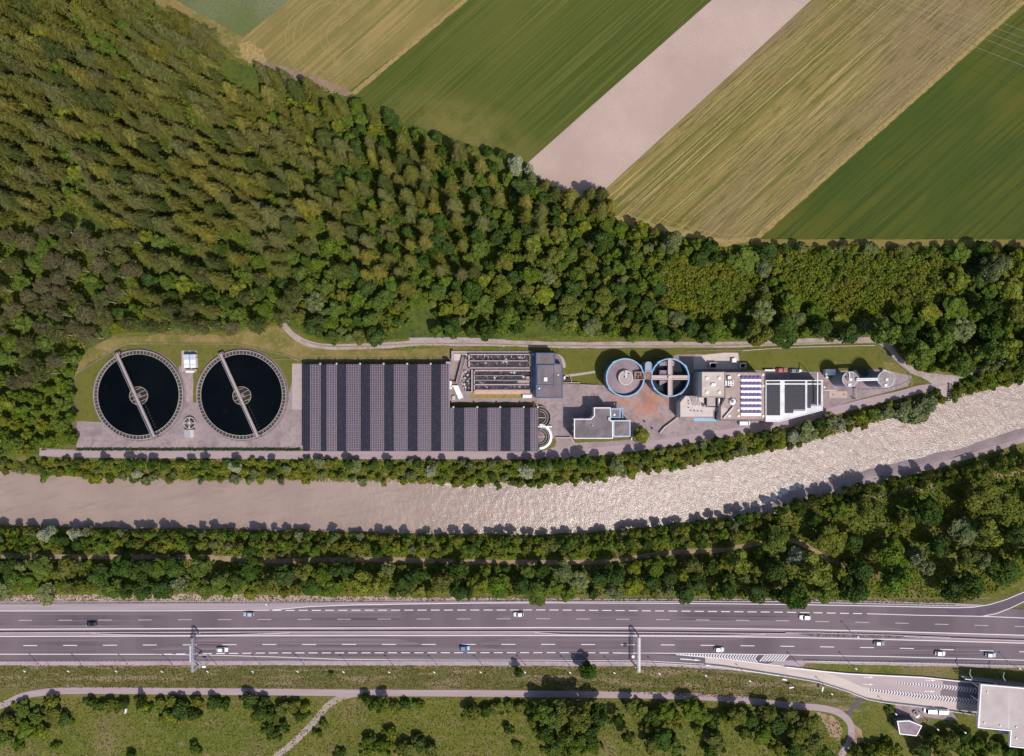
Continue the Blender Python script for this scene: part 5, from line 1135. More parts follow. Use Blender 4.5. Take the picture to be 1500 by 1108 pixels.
# white solar roof on the right
tw = thing('solar_hall', 'white-roofed hall with three dark solar arrays and slanted right end', 'building', (*P5(1150, 700), 0))
ZW = 7.0
O = [P5(u, v, ZW) for u, v in ((884, 357), (1407, 357), (1407, 634), (1010, 738), (884, 738))]
b = B(); b.prism(inset(ccw(O), .04), 0, ZW - .1); b.build('wall', WALLC, tw)
b = B(); b.prism(inset(ccw(O), .2), ZW - .11, ZW); b.build('roof', WHITE_R, tw)
b = B(); b.rim(O, .28, ZW - .5, ZW + .2); b.build('parapet', WHITE, tw)
Oc = ccw(O)
for i in range(len(Oc)):
    L_ = (Vector(Oc[i]) - Vector(Oc[(i + 1) % len(Oc)])).length
    if L_ > 8: window_row(tw, Oc[i], Oc[(i + 1) % len(Oc)], 1.5, 3.5, int(L_ / 3))
def array(u0, u1, rows, cut=None):
    b = B(); nc = round((u1 - u0) / 15.4)
    for (v0, v1) in rows:
        nr_ = max(1, round((v1 - v0) / 17.))
        for c_ in range(nc):
            for r_ in range(nr_):
                ua, ub = u0 + (u1 - u0) * (c_ + .07) / nc, u0 + (u1 - u0) * (c_ + .93) / nc; va, vb = v0 + (v1 - v0) * (r_ + .06) / nr_, v0 + (v1 - v0) * (r_ + .94) / nr_
                if cut and vb > cut[1] and ua > cut[0]: continue
                a, c = P5(ua, va, ZW + .3), P5(ub, vb, ZW + .3); b.box0(a[0], c[1], ZW + .2, c[0], a[1], ZW + .28)
    tag(b.build('solar_array', PVD, tw), kind='stuff')
    b = B()
    for (v0, v1) in rows: a, c = P5(u0, v0, ZW + .3), P5(u1, v1 if not cut else min(v1, cut[1] + 2), ZW + .3); b.box0(a[0], c[1], ZW + .03, c[0], a[1], ZW + .12)
    b.build('array_frame', PVF, tw)
array(894, 1019, [(367, 386), (400, 680)]); array(1062, 1249, [(367, 386), (400, 660)], (1134, 638)); array(1269, 1393, [(367, 386), (400, 613)], (1295, 592))
b = B(); a, c = P5(1361, 290, 9.5), P5(1361, 590, 9.5); b.bar((*a, 9.5), (*c, 9.5), .38, .3); b.build('roof_beam', WHITE, tw)
for v in (300, 440, 585): b = B(); q = P5(1361, v, 8); b.box(*q, ZW / 2 + 2.4, .15, .15, ZW - 2 if v > 357 else 9); b.build('beam_post', WHITE, tw)
# things by the building
for (u0, v0, u1, v1, z, lb) in ((372, 196, 442, 250, 2.2, 'open dark concrete shaft, left of two behind the process building'), (652, 200, 708, 250, 2.2, 'open dark concrete shaft, right of two behind the process building')):
    t = thing('vent_shaft', lb, 'shaft', (*P5((u0 + u1) / 2, v1), 0), 'concrete vent shafts'); O = [P5(u, v, z) for u, v in ((u0, v0), (u1, v0), (u1, v1), (u0, v1))]
    b = B(); b.rim(O, .35, 0, z); b.build('shaft_wall', CONC_P, t); b = B(); b.prism(inset(ccw(O), .36), 0, .3); b.build('shaft_floor', BLACK, t)
q = P5(598, 176, 1.5); b = B(); b.box(*q, .7, 1.7, 1.6, 1.4); b.box(*q, 1.45, 1.9, 1.8, .12); tag(b.build('equipment_box', WHITE, loc=(*q, 0)), 'white equipment box on the pale concrete apron above the building', 'box')
q = P5(920, 266, 1); b = B(); b.box(*q, .8, 4.4, .55, 1.5); b.box(*q, 1.6, 4.5, .65, .12); tag(b.build('storage_rack', WHITE, loc=(*q, 0)), 'long narrow white storage bench by the lawn, left of the red car', 'rack')
q = P5(1202, 271, 1); b = B(); b.box(*q, .8, 1.4, .9, 1.5); b.box(*q, 1.6, 1.5, 1.0, .1); tag(b.build('equipment_box', WHITE, loc=(*q, 0)), 'small white box right of the dark parked car', 'box')
def P6(u, v, z=0): return W2(*R6(u, v), z)
a, c = P6(286, 352, 3), P6(372, 404, 3); t = thing('shed', 'small white flat-roofed shed left of the two silos', 'shed', ((a[0] + c[0]) / 2, c[1], 0))
b = B(); b.box0(a[0] + .05, c[1] + .05, 0, c[0] - .05, a[1] - .05, 2.8); b.build('wall', WALLC, t); b = B(); b.box0(a[0], c[1], 2.8, c[0], a[1], 3.0); b.build('roof', WHITE, t)
b = B(); b.box((a[0] + c[0]) / 2, c[1] + .02, 1.1, 1, .06, 2.1); b.build('door', DARKM, t)
q = P6(300, 418, 1.2); b = B(); b.cyl(*q, .6, 0, 1.1, 14); b.lathe(*q, [(.65, 1.1), (.4, 1.3), (.01, 1.35)], 14); tag(b.build('drum', WHITE, loc=(*q, 0)), 'round white drum at the foot of the small shed', 'drum')
q = P6(277, 505, 1.2); b = B(); b.cyl(*q, .3, 0, .9, 10); b.cyl(*q, .4, .9, 1.0, 10); tag(b.build('bollard', WHITE, loc=(*q, 0)), 'white bollard right of the white solar roof', 'bollard')
SILO = mat('silo skin', rgb((110, 118, 138)), [(1, rgb((126, 130, 146)), .45, .7)], .6)
for (u, v, ru, z, lb) in ((490, 437, 60, 11, 'left silo, smaller, with bridge and hatches on its roof'), (795, 437, 66, 12, 'right silo, larger, with a plain grey roof')):
    cx, cy = P6(u, v, z); r = ru / 5.769 * S; t = thing('silo', lb, 'silo', (cx, cy, 0), 'pair of round silos')
    b = B(); b.cyl(cx, cy, r, 0, z - .2, 48); b.build('shell', SILO, t)
    b = B(); b.lathe(cx, cy, [(r * .96, z - .2), (r * .85, z + .1), (.01, z + .5)], 48); b.build('silo_roof', mat('silo roof %d' % u, rgb((158, 144, 142)), [(.6, rgb((138, 124, 124)), .42, .62)], .8), t)
    b = B(); b.ring(cx, cy, r * .92, r * 1.04, z - .4, z - .05, 48); b.build('rim', STEEL, t)
    b = B()
    for k in range(20): a = 2 * math.pi * k / 20; b.cyl(cx + r * 1.02 * math.cos(a), cy + r * 1.02 * math.sin(a), .03, z - .1, z + .9, 4)
    b.ring(cx, cy, r * 1.0, r * 1.04, z + .85, z + .93, 32); tag(b.build('railing', STEEL, t), kind='stuff')
    b = B(); b.box(cx, cy - .2, z + .6, 1.1, 1.1, .4); b.build('hatch', WHITE, t)
    b = B(); b.box(cx - .3, cy - r * .75, z + .3, 1.2, 1.0, .5); b.build('hatch', WHITE, t)
    if u == 490:
        b = B(); b.bar((cx - .6, cy + 2.8, z + 1.0), (cx - .6, cy - .2, z + 1.0), .3, .4); b.build('pipe_run', WHITE, t)
        b = B(); b.box(cx - 1.2, cy + .3, z + .5, 1.0, 1.8, .5, .6); b.build('drive_unit', BROWN, t)
t = thing('conveyor_bridge', 'white covered bridge joining the tops of the two silos', 'bridge', (*P6(640, 441), 0))
a, c = P6(540, 441, 11.5), P6(728, 437, 12); b = B(); b.bar((*a, 12.2), (*c, 12.7), 1.15, 1.2); b.build('bridge_box', WHITE, t)
b = B(); b.bar((*a, 12.32), (*c, 12.82), .3, .1); b.build('ridge_cap', STEEL, t)
a, c = P6(520, 355, 3), P6(650, 408, 3); b = B(); b.box0(a[0], c[1], 0, c[0], a[1], 2.2); b.box0(a[0] + .3, c[1] + .3, 2.2, c[0] - .3, a[1] - .3, 2.4); tag(b.build('machine_hut', DARKM, loc=(*P6(585, 400), 0)), 'dark low hut between the two silos at the lawn edge', 'hut')
a, c = P6(780, 358, 3), P6(806, 372, 3); b = B(); b.box0(a[0], c[1], 0, c[0], a[1], 2.0); b.box0(a[0] - .1, c[1] - .1, 2.0, c[0] + .1, a[1] + .1, 2.1); tag(b.build('equipment_box', CONC_P, loc=(*P6(793, 368), 0)), 'small pale box behind the right silo', 'box')
t = thing('weighbridge', 'sand-coloured weighbridge slab set in the yard below the silos', 'weighbridge', (*P6(390, 566), 0))
a, c = P6(312, 538), P6(468, 597); b = B(); b.box0(a[0], c[1], .03, c[0], a[1], .16); b.build('deck', mat('weighbridge deck', rgb((178, 160, 146)), [(1, rgb((164, 148, 134)), .45, .7)], .9), t)
b = B(); b.rim([(a[0], a[1]), (c[0], a[1]), (c[0], c[1]), (a[0], c[1])], .18, .03, .2); b.build('deck_frame', CONC, t)
for u in (345, 437): b = B(); b.cyl(*P6(u, 567), .3, .16, .2, 12); b.build('inspection_cover', DARKM, t)
sheet('yard_line', [P for P in (R6(275, 531), R6(380, 531), R6(380, 535), R6(275, 535))], .07, PAINT)
t = thing('yard_gate', 'sliding gate with dark posts right of the weighbridge', 'gate', (*P6(540, 560), 0))
b = B(); a, c = P6(537, 505, 1.2), P6(540, 600, 1.2); b.bar((*a, 1.6), (*c, 1.6), .15, .15); b.bar((*a, .4), (*c, .4), .12, .12)
for k in range(14): q = Vector(a) + (Vector(c) - Vector(a)) * k / 13; b.cyl(q.x, q.y, .03, .2, 1.6, 4)
b.build('gate_leaf', STEEL, t)
for v in (510, 600): b = B(); q = P6(535, v, 2); b.box(*q, 1.2, .35, .35, 2.4); b.build('gate_post', DARKM, t)
fence([R6(560, 526), R6(690, 526), R6(800, 520), R6(920, 488), R6(1010, 440)], 'low railing along the lower side of the silo yard', 1.1, 2)
b = B(); q = P6(685, 492, 1.5); b.cyl(*q, .3, 0, 1.2, 10); b.cyl(*q, .42, 1.2, 1.35, 10); tag(b.build('bollard', WHITE, loc=(*q, 0)), 'white bollard between the two silos', 'bollard')
# bridge abutment at the river
t = thing('river_bridge_end', 'gravel-topped bridge abutment with dark toothed railing ending at the river', 'bridge abutment', W(1384, 580))
b = B(); b.prism([W2(1374, 566), W2(1393, 562), W2(1390, 588), W2(1377, 587)], -3, .12); b.build('abutment_block', CONC, t)
b = B()
for k in range(9): q = W2(1391.5 - k * .25, 563 + k * 3.0, .8); b.box(*q, .6, .5, .35, 1.1)
b.wall([W2(1391.5, 562), W2(1389, 588)], .15, .9, 1.2); b.build('railing', DARKM, t)

# ------------------------------------------------------------------ toll building and pavilion
ZT = 8.5
TOLLR = mat('ribbed toll roof', rgb((204, 191, 188)), [(.15, rgb((192, 178, 176)), .42, .65)], .7)
t = thing('toll_building', 'big flat pale toll canopy with ribbed white-edged roof at the lower right', 'toll building', W(1470, 1060))
pts = [RT(1228, 610), RT(1700, 650), RT(1700, 1035), RT(1408, 1003), RT(1415, 905), RT(1208, 885)]
O = [W2(*p, ZT) for p in pts]
b = B(); b.prism(inset(ccw(O), .1), ZT - .8, ZT - .15, True, True); b.build('roof_deck', TOLLR, t)
b = B(); b.rim(O, .45, ZT - 1.0, ZT + .15); b.build('roof_edge', WHITE, t)
b = B(); Lr = 1
for k in range(150):
    u = 1236 + k * 3.1; v0 = 618 + (u - 1228) * .085; v1 = 878 + (u - 1208) * .1 if u < 1412 else 1000 + (u - 1408) * .105
    a, c = W2(*RT(u, v0), ZT), W2(*RT(u - 8 if u < 1412 else u - 3, v1), ZT); b.bar((*a, ZT - .09), (*c, ZT - .09), .07, .07)
tag(b.build('roof_rib', TOLLR, t), kind='stuff')
for u, v in ((1268, 662), (1250, 853), (1350, 870), (1450, 880), (1450, 950)): b = B(); q = W2(*RT(u, v), ZT); b.cyl(*q, .3, ZT - .15, ZT + .35, 10); b.build('roof_vent', WHITE, t)
for u, v in ((1250, 650), (1250, 740), (1230, 830), (1400, 660), (1400, 750), (1400, 850)): b = B(); q = W2(*RT(u, v), ZT); b.cyl(*q, .3, 0, ZT - .8, 10); b.build('canopy_column', WHITE, t)
# lattice screen under the upper edge
a, c = W2(*RT(1110, 565), 3), W2(*RT(1600, 625), 3)
b = B()
for k in range(26):
    x = a[0] + (c[0] - a[0]) * k / 25; y = a[1] + (c[1] - a[1]) * k / 25; b.box(x, y, 2.6, .18, .25, 5.2, -.1)
b.bar((*a, 5.2), (*c, 5.2), .35, .3); b.bar((*a, 2.6), (*c, 2.6), .2, .2); b.build('lattice_screen', STEEL, t)
for u, v in ((1160, 515), (1370, 535)):
    b = B(); a, c = W(*RT(u + 5, v), 5.5), W(*RT(u + 15, v + 60), 5.5); b.tube(a, W(*RT(u - 2, v + 30), 5.8), .18, 6); b.tube(W(*RT(u - 2, v + 30), 5.8), c, .18, 6); b.build('arched_strut', STEEL, t)
b = B(); a, c = W2(*RT(1220, 650), ZT - 2), W2(*RT(1212, 870), ZT - 2)
b = B(); b.box(*W2(*RT(1460, 800), 0), 2.2, 22, 14, 4.4, -.08); b.build('booth_block', WALLC, t)
for u, v in ((1110, 792), (1165, 798)):
    b = B(); a, c = RT(u, v - 8), RT(u + 22, v + 14); b.bar(W(*a, 2.2), W(*c, 2.2), .2, 2.2); b.build('screen_wall', DARKM, t)
q = W2(*RT(1345, 905), 3); b = B(); b.box(*q, 2.2, 1.9, 1.0, .6, .3); b.box(*q, 1.0, 1.3, .6, 2.0, .3); tag(b.build('machine_hut', WHITE, loc=(*q, 0)), 'white technical unit in the notch of the toll roof', 'hut')
ZP = 5.4
t = thing('pavilion', 'small five-sided pavilion with grey roof and dark glass walls on the lawn', 'pavilion', W(1333, 1066))
pp = [RT(703, 842), RT(780, 838), RT(861, 872), RT(826, 937), RT(718, 925)]
O = [W2(*p, ZP) for p in pp]
b = B(); b.prism(inset(ccw(O), .5), 0, ZP - .4); b.build('wall', GLASS, t)
b = B(); b.prism(inset(ccw(O), .3), ZP - .4, ZP - .12); b.build('roof', mat('pavilion roof', rgb((142, 128, 134)), [(.5, rgb((128, 114, 122)), .4, .65)], .9), t)
b = B(); b.rim(O, .4, ZP - .5, ZP + .05); b.build('roof_edge', STEEL, t)
Oi = inset(ccw(O), .48)
for i in range(5):
    a, c = Oi[i], Oi[(i + 1) % 5]
    for k in range(4): b = B(); b.box(a[0] + (c[0] - a[0]) * k / 4, a[1] + (c[1] - a[1]) * k / 4, ZP / 2 - .2, .14, .14, ZP - .4); b.build('mullion', STEEL, t)
b = B(); b.prism([W2(*p) for p in (RT(675, 845), RT(720, 795), RT(800, 810), RT(850, 850), RT(720, 900))], 0, .2); b.build('terrace', ROOFG, t)
# small signs and boards
for (px, py, an, lb) in ((1204.5, 1009.5, 80, 'small white sign board on the grass below the ramp end'), (1159, 1007, 10, 'white notice board lying on the lower verge, left of two by the ramp'), (1149, 995.5, -8, 'long white sign beside the ramp wall on the verge'), (184.5, 1041.5, 80, 'pale flat post in the meadow below the cycle path')):
    t = thing('sign_board', lb, 'sign', W(px, py)); q = W2(px, py, 2)
    b = B(); b.box(*q, 2.0, 2.0, .5, .9, math.radians(an)); b.build('board', WHITE, t); b = B(); b.cyl(q[0], q[1], .06, 0, 2, 5); b.build('post', STEEL, t)
# little people-sized things: two cyclists / riders on the paths
# power cables over the upper right fields
CAB = mat('cable', (.30, .30, .28), (), .6)
ends = [((1267, 5), (1500, 97), 'lowest'), ((1302, 0), (1500, 80.5), 'second lowest'), ((1318, 0), (1500, 68), 'middle'), ((1345, 0), (1500, 56.5), 'second highest'), ((1380, 0), (1500, 46), 'highest')]
for (a, c, w_) in ends:
    dx, dy = c[0] - a[0], c[1] - a[1]; p, q = (a[0] - dx * .7, a[1] - dy * .7), (c[0] + dx * .8, c[1] + dy * .8)
    b = B(); n = 14; pr = None
    for k in range(n + 1):
        s_ = k / n; z = 27 - 5 * 4 * s_ * (1 - s_) * .5; pt = W(p[0] + (q[0] - p[0]) * s_, p[1] + (q[1] - p[1]) * s_, z)
        if pr: b.tube(pr, pt, .04, 4)
        pr = pt
    o = b.build('power_cable', CAB, loc=W(*p, 25)); tag(o, '%s of the five thin power cables over the upper right fields' % w_, 'cable', 'power cables over the fields')
# ------------------------------------------------------------------ vegetation
nr_ = np.random.RandomState(11)
def leafmat(name, c, rnd_=.085): return mat(name, rgb(c), (), tint=True, objrand=rnd_, trans=.22)
def quads_mesh(name, C, Nn, sz, tint, material, asp=1.0, tri=False, extra=None):
    """many small leaf-clump faces: centres C, normals Nn, sizes sz"""
    n = len(C); up = nr_.randn(n, 3); Nn = Nn / (np.linalg.norm(Nn, axis=1, keepdims=True) + 1e-9)
    U = np.cross(Nn, up); U /= np.linalg.norm(U, axis=1, keepdims=True) + 1e-9; V = np.cross(Nn, U)
    U = U * sz[:, None] * .5; V = V * sz[:, None] * .5 * asp
    if tri: P = np.stack([C - U * .5 - V * .2, C + U * .5 - V * .2, C + V * 1.6], 1); k = 3
    else:
        P = np.stack([C - U - V * .7, C + U * .8 - V, C + U + V * .75, C - U * .7 + V], 1); k = 4
    v = P.reshape(-1, 3); f = np.arange(n * k).reshape(n, k); tc = np.repeat(tint, k, 0)
    v, f, tc = v.tolist(), f.tolist(), tc
    me = D.meshes.new(name); me.from_pydata(v, [], f)
    at = me.attributes.new('tint', 'FLOAT_COLOR', 'POINT'); at.data.foreach_set('color', np.concatenate([tc, np.ones((len(tc), 1))], 1).astype(np.float32).reshape(-1))
    me.materials.append(material); return me
def crown_pts(R, Ht, z0, nl, n, flat=1.0, lob=(.3, .48)):
    """points on the outside of a heap of leafy lobes"""
    cz = (z0 + Ht) / 2; hz = (Ht - z0) / 2; Lc = []; Lr = []
    for i in range(nl):
        a = nr_.rand() * 6.283; q = math.sqrt(nr_.rand()) * .72; zz = nr_.rand() * 1.5 - .6
        q *= math.sqrt(max(.15, 1 - max(0, zz) ** 2)); Lc.append((R * q * math.cos(a), R * q * math.sin(a), cz + hz * zz * .75)); Lr.append(R * nr_.uniform(*lob))
    Lc.append((0, 0, cz)); Lr.append(R * .6); Lc = np.array(Lc); Lr = np.array(Lr); tl = nr_.uniform(.78, 1.22, len(Lr)); hl_ = nr_.uniform(-.06, .06, len(Lr))
    m = n * 4; idx = nr_.choice(len(Lr), m, p=Lr ** 2 / (Lr ** 2).sum()); dv = nr_.randn(m, 3); dv[:, 2] = np.abs(dv[:, 2]) * .9 + dv[:, 2] * .1; dv /= np.linalg.norm(dv, axis=1, keepdims=True)
    rad = Lr[idx] * nr_.uniform(.78, 1.08, m); P = Lc[idx] + dv * rad[:, None] * np.array([1, 1, flat])
    dd = np.linalg.norm((P[:, None, :] - Lc[None]) / np.array([1, 1, flat]), axis=2) / Lr[None]; ok = (dd < .74).sum(1) == 0
    P, dv, idx = P[ok][:n], dv[ok][:n], idx[ok][:n]
    return P, dv, tl[idx], hl_[idx]
def tinted(tl, hl, n, amt=.2):
    b_ = tl * nr_.uniform(1 - amt, 1 + amt, n); return np.stack([b_ * (1 + hl + nr_.uniform(-.05, .05, n)), b_, b_ * (1 - hl)], 1)
def broad_mesh(name, R, Ht, z0, nl, n, sz, m, jit=.55, lob=(.3, .48), asp=1., tri=False):
    P, dv, tl, hl = crown_pts(R, Ht, z0, nl, n, 1.0, lob); k = len(P)
    return quads_mesh(name, P, dv + nr_.randn(k, 3) * jit, nr_.uniform(sz * .6, sz * 1.35, k), tinted(tl, hl, k), m, asp, tri)
def spruce_mesh(name, Ht, R, m, seed):
    r = np.random.RandomState(seed); v = []; f = []; tc = []
    nw = int(Ht * .62 / 1.0); zb = Ht * .36
    for w_ in range(nw):
        s_ = w_ / nw; z = zb + (Ht - zb) * s_; rad = R * (1 - s_) ** .62 * r.uniform(.8, 1.12) + .3; nb = 9 if s_ < .75 else 6; ph = r.rand() * 6.28
        for k in range(nb):
            a = ph + 6.283 * k / nb + r.uniform(-.22, .22); L = rad * r.uniform(.65, 1.2); dr = r.uniform(.2, .55) + .15 * (1 - s_)
            wd = .12 * L + .12; ca, sa = math.cos(a), math.sin(a); c0 = r.uniform(.68, 1.32); tt = (c0 * r.uniform(.96, 1.06), c0, c0 * r.uniform(.85, 1.1))
            def pt(d_, o_, dz=0): return (ca * d_ - sa * o_, sa * d_ + ca * o_, z - dr * d_ * d_ / max(L, .5) + .12 * d_ + dz)
            i = len(v); v += [pt(.1, 0), pt(L * .5, wd * .55), pt(L * .5, -wd * .55), pt(L, 0), pt(L * .55, 0, .14)]
            f += [(i, i + 4, i + 1), (i, i + 2, i + 4), (i + 1, i + 4, i + 3), (i + 4, i + 2, i + 3)]; tc += [tt] * 5
            for sg in (-1, 1):
                for q in (.35, .58, .8):
                    ll = L * (1 - q) * .62 + .3; dx, dy = ca * .75 - sa * sg * .66, sa * .75 + ca * sg * .66; b0 = pt(L * q, 0, .05); i = len(v); ww = .2 + .05 * L
                    e = (b0[0] + dx * ll, b0[1] + dy * ll, b0[2] - .28 * ll); n1 = (-dy * ww * .5, dx * ww * .5)
                    v += [(b0[0] - n1[0], b0[1] - n1[1], b0[2]), (b0[0] + n1[0], b0[1] + n1[1], b0[2]), e]; f.append((i, i + 1, i + 2)); tc += [tt] * 3
    i = len(v); v += [(.12, 0, Ht - 1.2), (-.12, .1, Ht - 1.2), (0, -.12, Ht - 1.2), (0, 0, Ht + .5)]; f += [(i, i + 1, i + 3), (i + 1, i + 2, i + 3), (i + 2, i, i + 3)]; tc += [(1.1, 1.1, 1)] * 4
    me = D.meshes.new(name); me.from_pydata(v, [], f)
    at = me.attributes.new('tint', 'FLOAT_COLOR', 'POINT'); at.data.foreach_set('color', [x for t_ in tc for x in (*t_, 1.)])
    me.materials.append(m); return me
def trunk_mesh(name, Ht, r, m, limbs=0, R=3):
    b = B(); a = (0, 0, 0); c = (rnd.uniform(-.2, .2), rnd.uniform(-.2, .2), Ht * .5); e = (rnd.uniform(-.2, .2), rnd.uniform(-.2, .2), Ht)
    b.tube(a, c, r, 7, r * .75); b.tube(c, e, r * .75, 6, r * .25)
    for k in range(limbs):
        t_ = rnd.uniform(0, 6.28); z = Ht * rnd.uniform(.35, .7); b.tube((0, 0, z), (R * .6 * math.cos(t_), R * .6 * math.sin(t_), z + R * .6), r * .4, 5, r * .12)
    me = D.meshes.new(name); me.from_pydata(b.v, [], b.f); me.materials.append(m); return me
# kinds: (look word, crown mesh list, trunk mesh)
SPH = {'olive': (98, 98, 46), 'yellowish': (114, 109, 50), 'dark': (76, 83, 42), 'greyish': (100, 100, 58)}
BRH = {'mid-green': (93, 110, 42), 'dark green': (72, 91, 40), 'yellow-green': (118, 124, 46), 'grey-green': (110, 118, 72), 'olive green': (104, 108, 48)}
PIH = {'grey-brown': (104, 98, 68), 'olive-brown': (94, 95, 54)}
WIH = {'silvery': (150, 156, 128), 'pale green': (122, 128, 84)}
PROTO = {}
for k, (w_, c) in enumerate(SPH.items()):
    m = leafmat('spruce needles ' + w_, c)
    PROTO[('spruce', w_)] = ([spruce_mesh('crown', 25, 4.5, m, 10 + k), spruce_mesh('crown', 25, 4.1, m, 20 + k), spruce_mesh('crown', 25, 4.3, m, 30 + k)], trunk_mesh('trunk', 22, .24, BARKL), 25., 4.0)
for k, (w_, c) in enumerate(PIH.items()):
    m = leafmat('pine needles ' + w_, c)
    PROTO[('pine', w_)] = ([broad_mesh('crown', 4.2, 16, 8, 22, 1900, .62, m, .8, (.18, .32), 1.3, True) for _ in range(2)], trunk_mesh('trunk', 13, .24, BARKL, 4), 16., 4.2)
for k, (w_, c) in enumerate(BRH.items()):
    m = leafmat('leaves ' + w_, c)
    PROTO[('broadleaf', w_)] = ([broad_mesh('crown', 4.2, 12, 2.4, 34, 2500, .52, m, .6, (.13, .36)), broad_mesh('crown', 4.2, 12, 2.4, 48, 2500, .52, m, .6, (.10, .28)), broad_mesh('crown', 4.4, 12, 2.4, 26, 2500, .55, m, .6, (.15, .4))], trunk_mesh('trunk', 9, .22, BARK, 4), 12., 4.2)
    PROTO[('shrub', w_)] = ([broad_mesh('shrub', 2.2, 3.8, 0, 9, 520, .52, m, .55, (.25, .5)), broad_mesh('shrub', 2.2, 3.2, 0, 14, 560, .5, m, .6, (.2, .4))], None, 3.6, 2.2)
for k, (w_, c) in enumerate(WIH.items()):
    m = leafmat('willow leaves ' + w_, c)
    PROTO[('willow', w_)] = ([broad_mesh('crown', 3.4, 8, .8, 26, 1500, .55, m, .9, (.15, .34), 1.7), broad_mesh('crown', 3.4, 7.4, .6, 20, 1500, .55, m, .9, (.15, .34), 1.7)], trunk_mesh('trunk', 6, .18, BARK, 3, 2.4), 8., 3.4)
# areas in photo pixels
A_SPR = [(-60, -60), (186, -60), (215, 8), (262, 24), (300, 42), (318, 66), (300, 82), (330, 104), (342, 134), (380, 128), (382, 98), (440, 114), (505, 140), (500, 200), (490, 260), (450, 330), (400, 362), (300, 345), (200, 330), (100, 312), (-60, 330)]
A_PINE = [(-60, 335), (60, 335), (110, 330), (190, 350), (195, 400), (170, 440), (140, 488), (112, 522), (60, 560), (-60, 570)]
A_LOW = [(-60, 565), (60, 556), (103, 535), (104, 648), (70, 660), (-60, 668)]
A_MIX = [(195, 345), (300, 350), (400, 366), (450, 335), (470, 400), (440, 440), (415, 468), (385, 478), (330, 484), (240, 480), (160, 490), (150, 465), (190, 420)]
A_SPB = [(500, 150), (540, 160), (600, 190), (690, 225), (760, 262), (800, 285), (810, 330), (730, 360), (700, 400), (600, 425), (520, 420), (470, 380), (465, 300), (495, 250)]
A_BL = [(440, 350), (470, 385), (520, 425), (600, 430), (705, 405), (735, 362), (812, 332), (806, 285), (880, 294), (905, 325), (985, 346), (1060, 364), (1120, 360), (1560, 364), (1560, 500), (1500, 532), (1440, 540), (1395, 546), (1350, 540), (1322, 512), (1295, 490), (1300, 452), (1262, 470), (1255, 500), (1200, 496), (880, 494), (820, 488), (800, 468), (740, 490), (640, 490), (632, 440), (600, 440), (600, 480), (540, 496), (470, 496), (445, 484), (425, 470), (445, 440)]
H_CLEAR = [[(955, 386), (1060, 378), (1116, 396), (1116, 455), (1050, 480), (980, 460)], [(1128, 372), (1290, 366), (1410, 376), (1396, 442), (1330, 460), (1262, 472), (1170, 448)], [(590, 450), (642, 440), (640, 498), (585, 498)], [(40, 130), (86, 140), (90, 178), (66, 180)], [(60, 200), (104, 196), (104, 236), (76, 240)], [(75, 290), (140, 300), (130, 345), (70, 330)]]
A_NB = [(-60, 676), (400, 675), (820, 675), (880, 672), (940, 664), (1000, 654), (1060, 642), (1110, 636), (1150, 634), (1200, 619), (1260, 602), (1320, 587), (1372, 572), (1388, 590), (1330, 608), (1270, 624), (1180, 650), (1100, 668), (1000, 685), (930, 695), (860, 706), (800, 711), (650, 711), (400, 705), (200, 705), (0, 692), (-60, 690)]
A_NE = [(1402, 568), (1440, 548), (1500, 534), (1560, 520), (1560, 542), (1500, 557), (1440, 573), (1402, 584)]
A_SB = [(-60, 770), (150, 778), (300, 779), (450, 781), (600, 786), (800, 788), (900, 781), (1000, 771), (1060, 762), (1120, 755), (1160, 742), (1200, 731), (1300, 708), (1400, 682), (1500, 658), (1560, 642), (1560, 830), (1500, 850), (1460, 868), (1400, 876), (1180, 876), (1000, 873), (400, 868), (-60, 868)]
TRAIL = [(0, 816), (140, 817), (230, 817), (300, 818), (400, 823), (560, 821), (740, 825), (900, 822), (960, 812), (1060, 806), (1160, 792), (1215, 820)]
TR2 = [(1260, 735), (1370, 712), (1500, 690)]
CELL = {}; PTS = []
def free(x, y, r):
    cx, cy = int(x // 20), int(y // 20)
    for i in (-1, 0, 1, ):
        for j in (-1, 0, 1):
            for (a, b_, q) in CELL.get((cx + i, cy + j), ()):
                if (a - x) ** 2 + (b_ - y) ** 2 < (.5 * (q + r)) ** 2: return False
    return True
def put(x, y, r, kind, hue, h=None):
    CELL.setdefault((int(x // 20), int(y // 20)), []).append((x, y, r)); PTS.append([x, y, r, kind, hue, h])
def near_line(x, y, ln, d):
    for (x0, y0), (x1, y1) in zip(ln, ln[1:]):
        L2 = (x1 - x0) ** 2 + (y1 - y0) ** 2; t_ = max(0, min(1, ((x - x0) * (x1 - x0) + (y - y0) * (y1 - y0)) / L2))
        if math.hypot(x - x0 - t_ * (x1 - x0), y - y0 - t_ * (y1 - y0)) < d: return True
    return False
def pick(ws):
    s_ = rnd.random() * sum(w_ for _, w_ in ws)
    for k, w_ in ws:
        s_ -= w_
        if s_ <= 0: return k
    return ws[-1][0]
SPW = [(('spruce', 'olive'), 4), (('spruce', 'yellowish'), 2), (('spruce', 'dark'), 1.5), (('spruce', 'greyish'), 2.5)]
BLW = [(('broadleaf', 'mid-green'), 4), (('broadleaf', 'dark green'), 3), (('broadleaf', 'yellow-green'), 1.2), (('broadleaf', 'grey-green'), 1.0), (('broadleaf', 'olive green'), 2)]
SHW = [(('shrub', 'mid-green'), 4), (('shrub', 'dark green'), 2), (('shrub', 'yellow-green'), 2), (('shrub', 'grey-green'), 1), (('shrub', 'olive green'), 3)]
PIW = [(('pine', 'grey-brown'), 3), (('pine', 'olive-brown'), 2)]
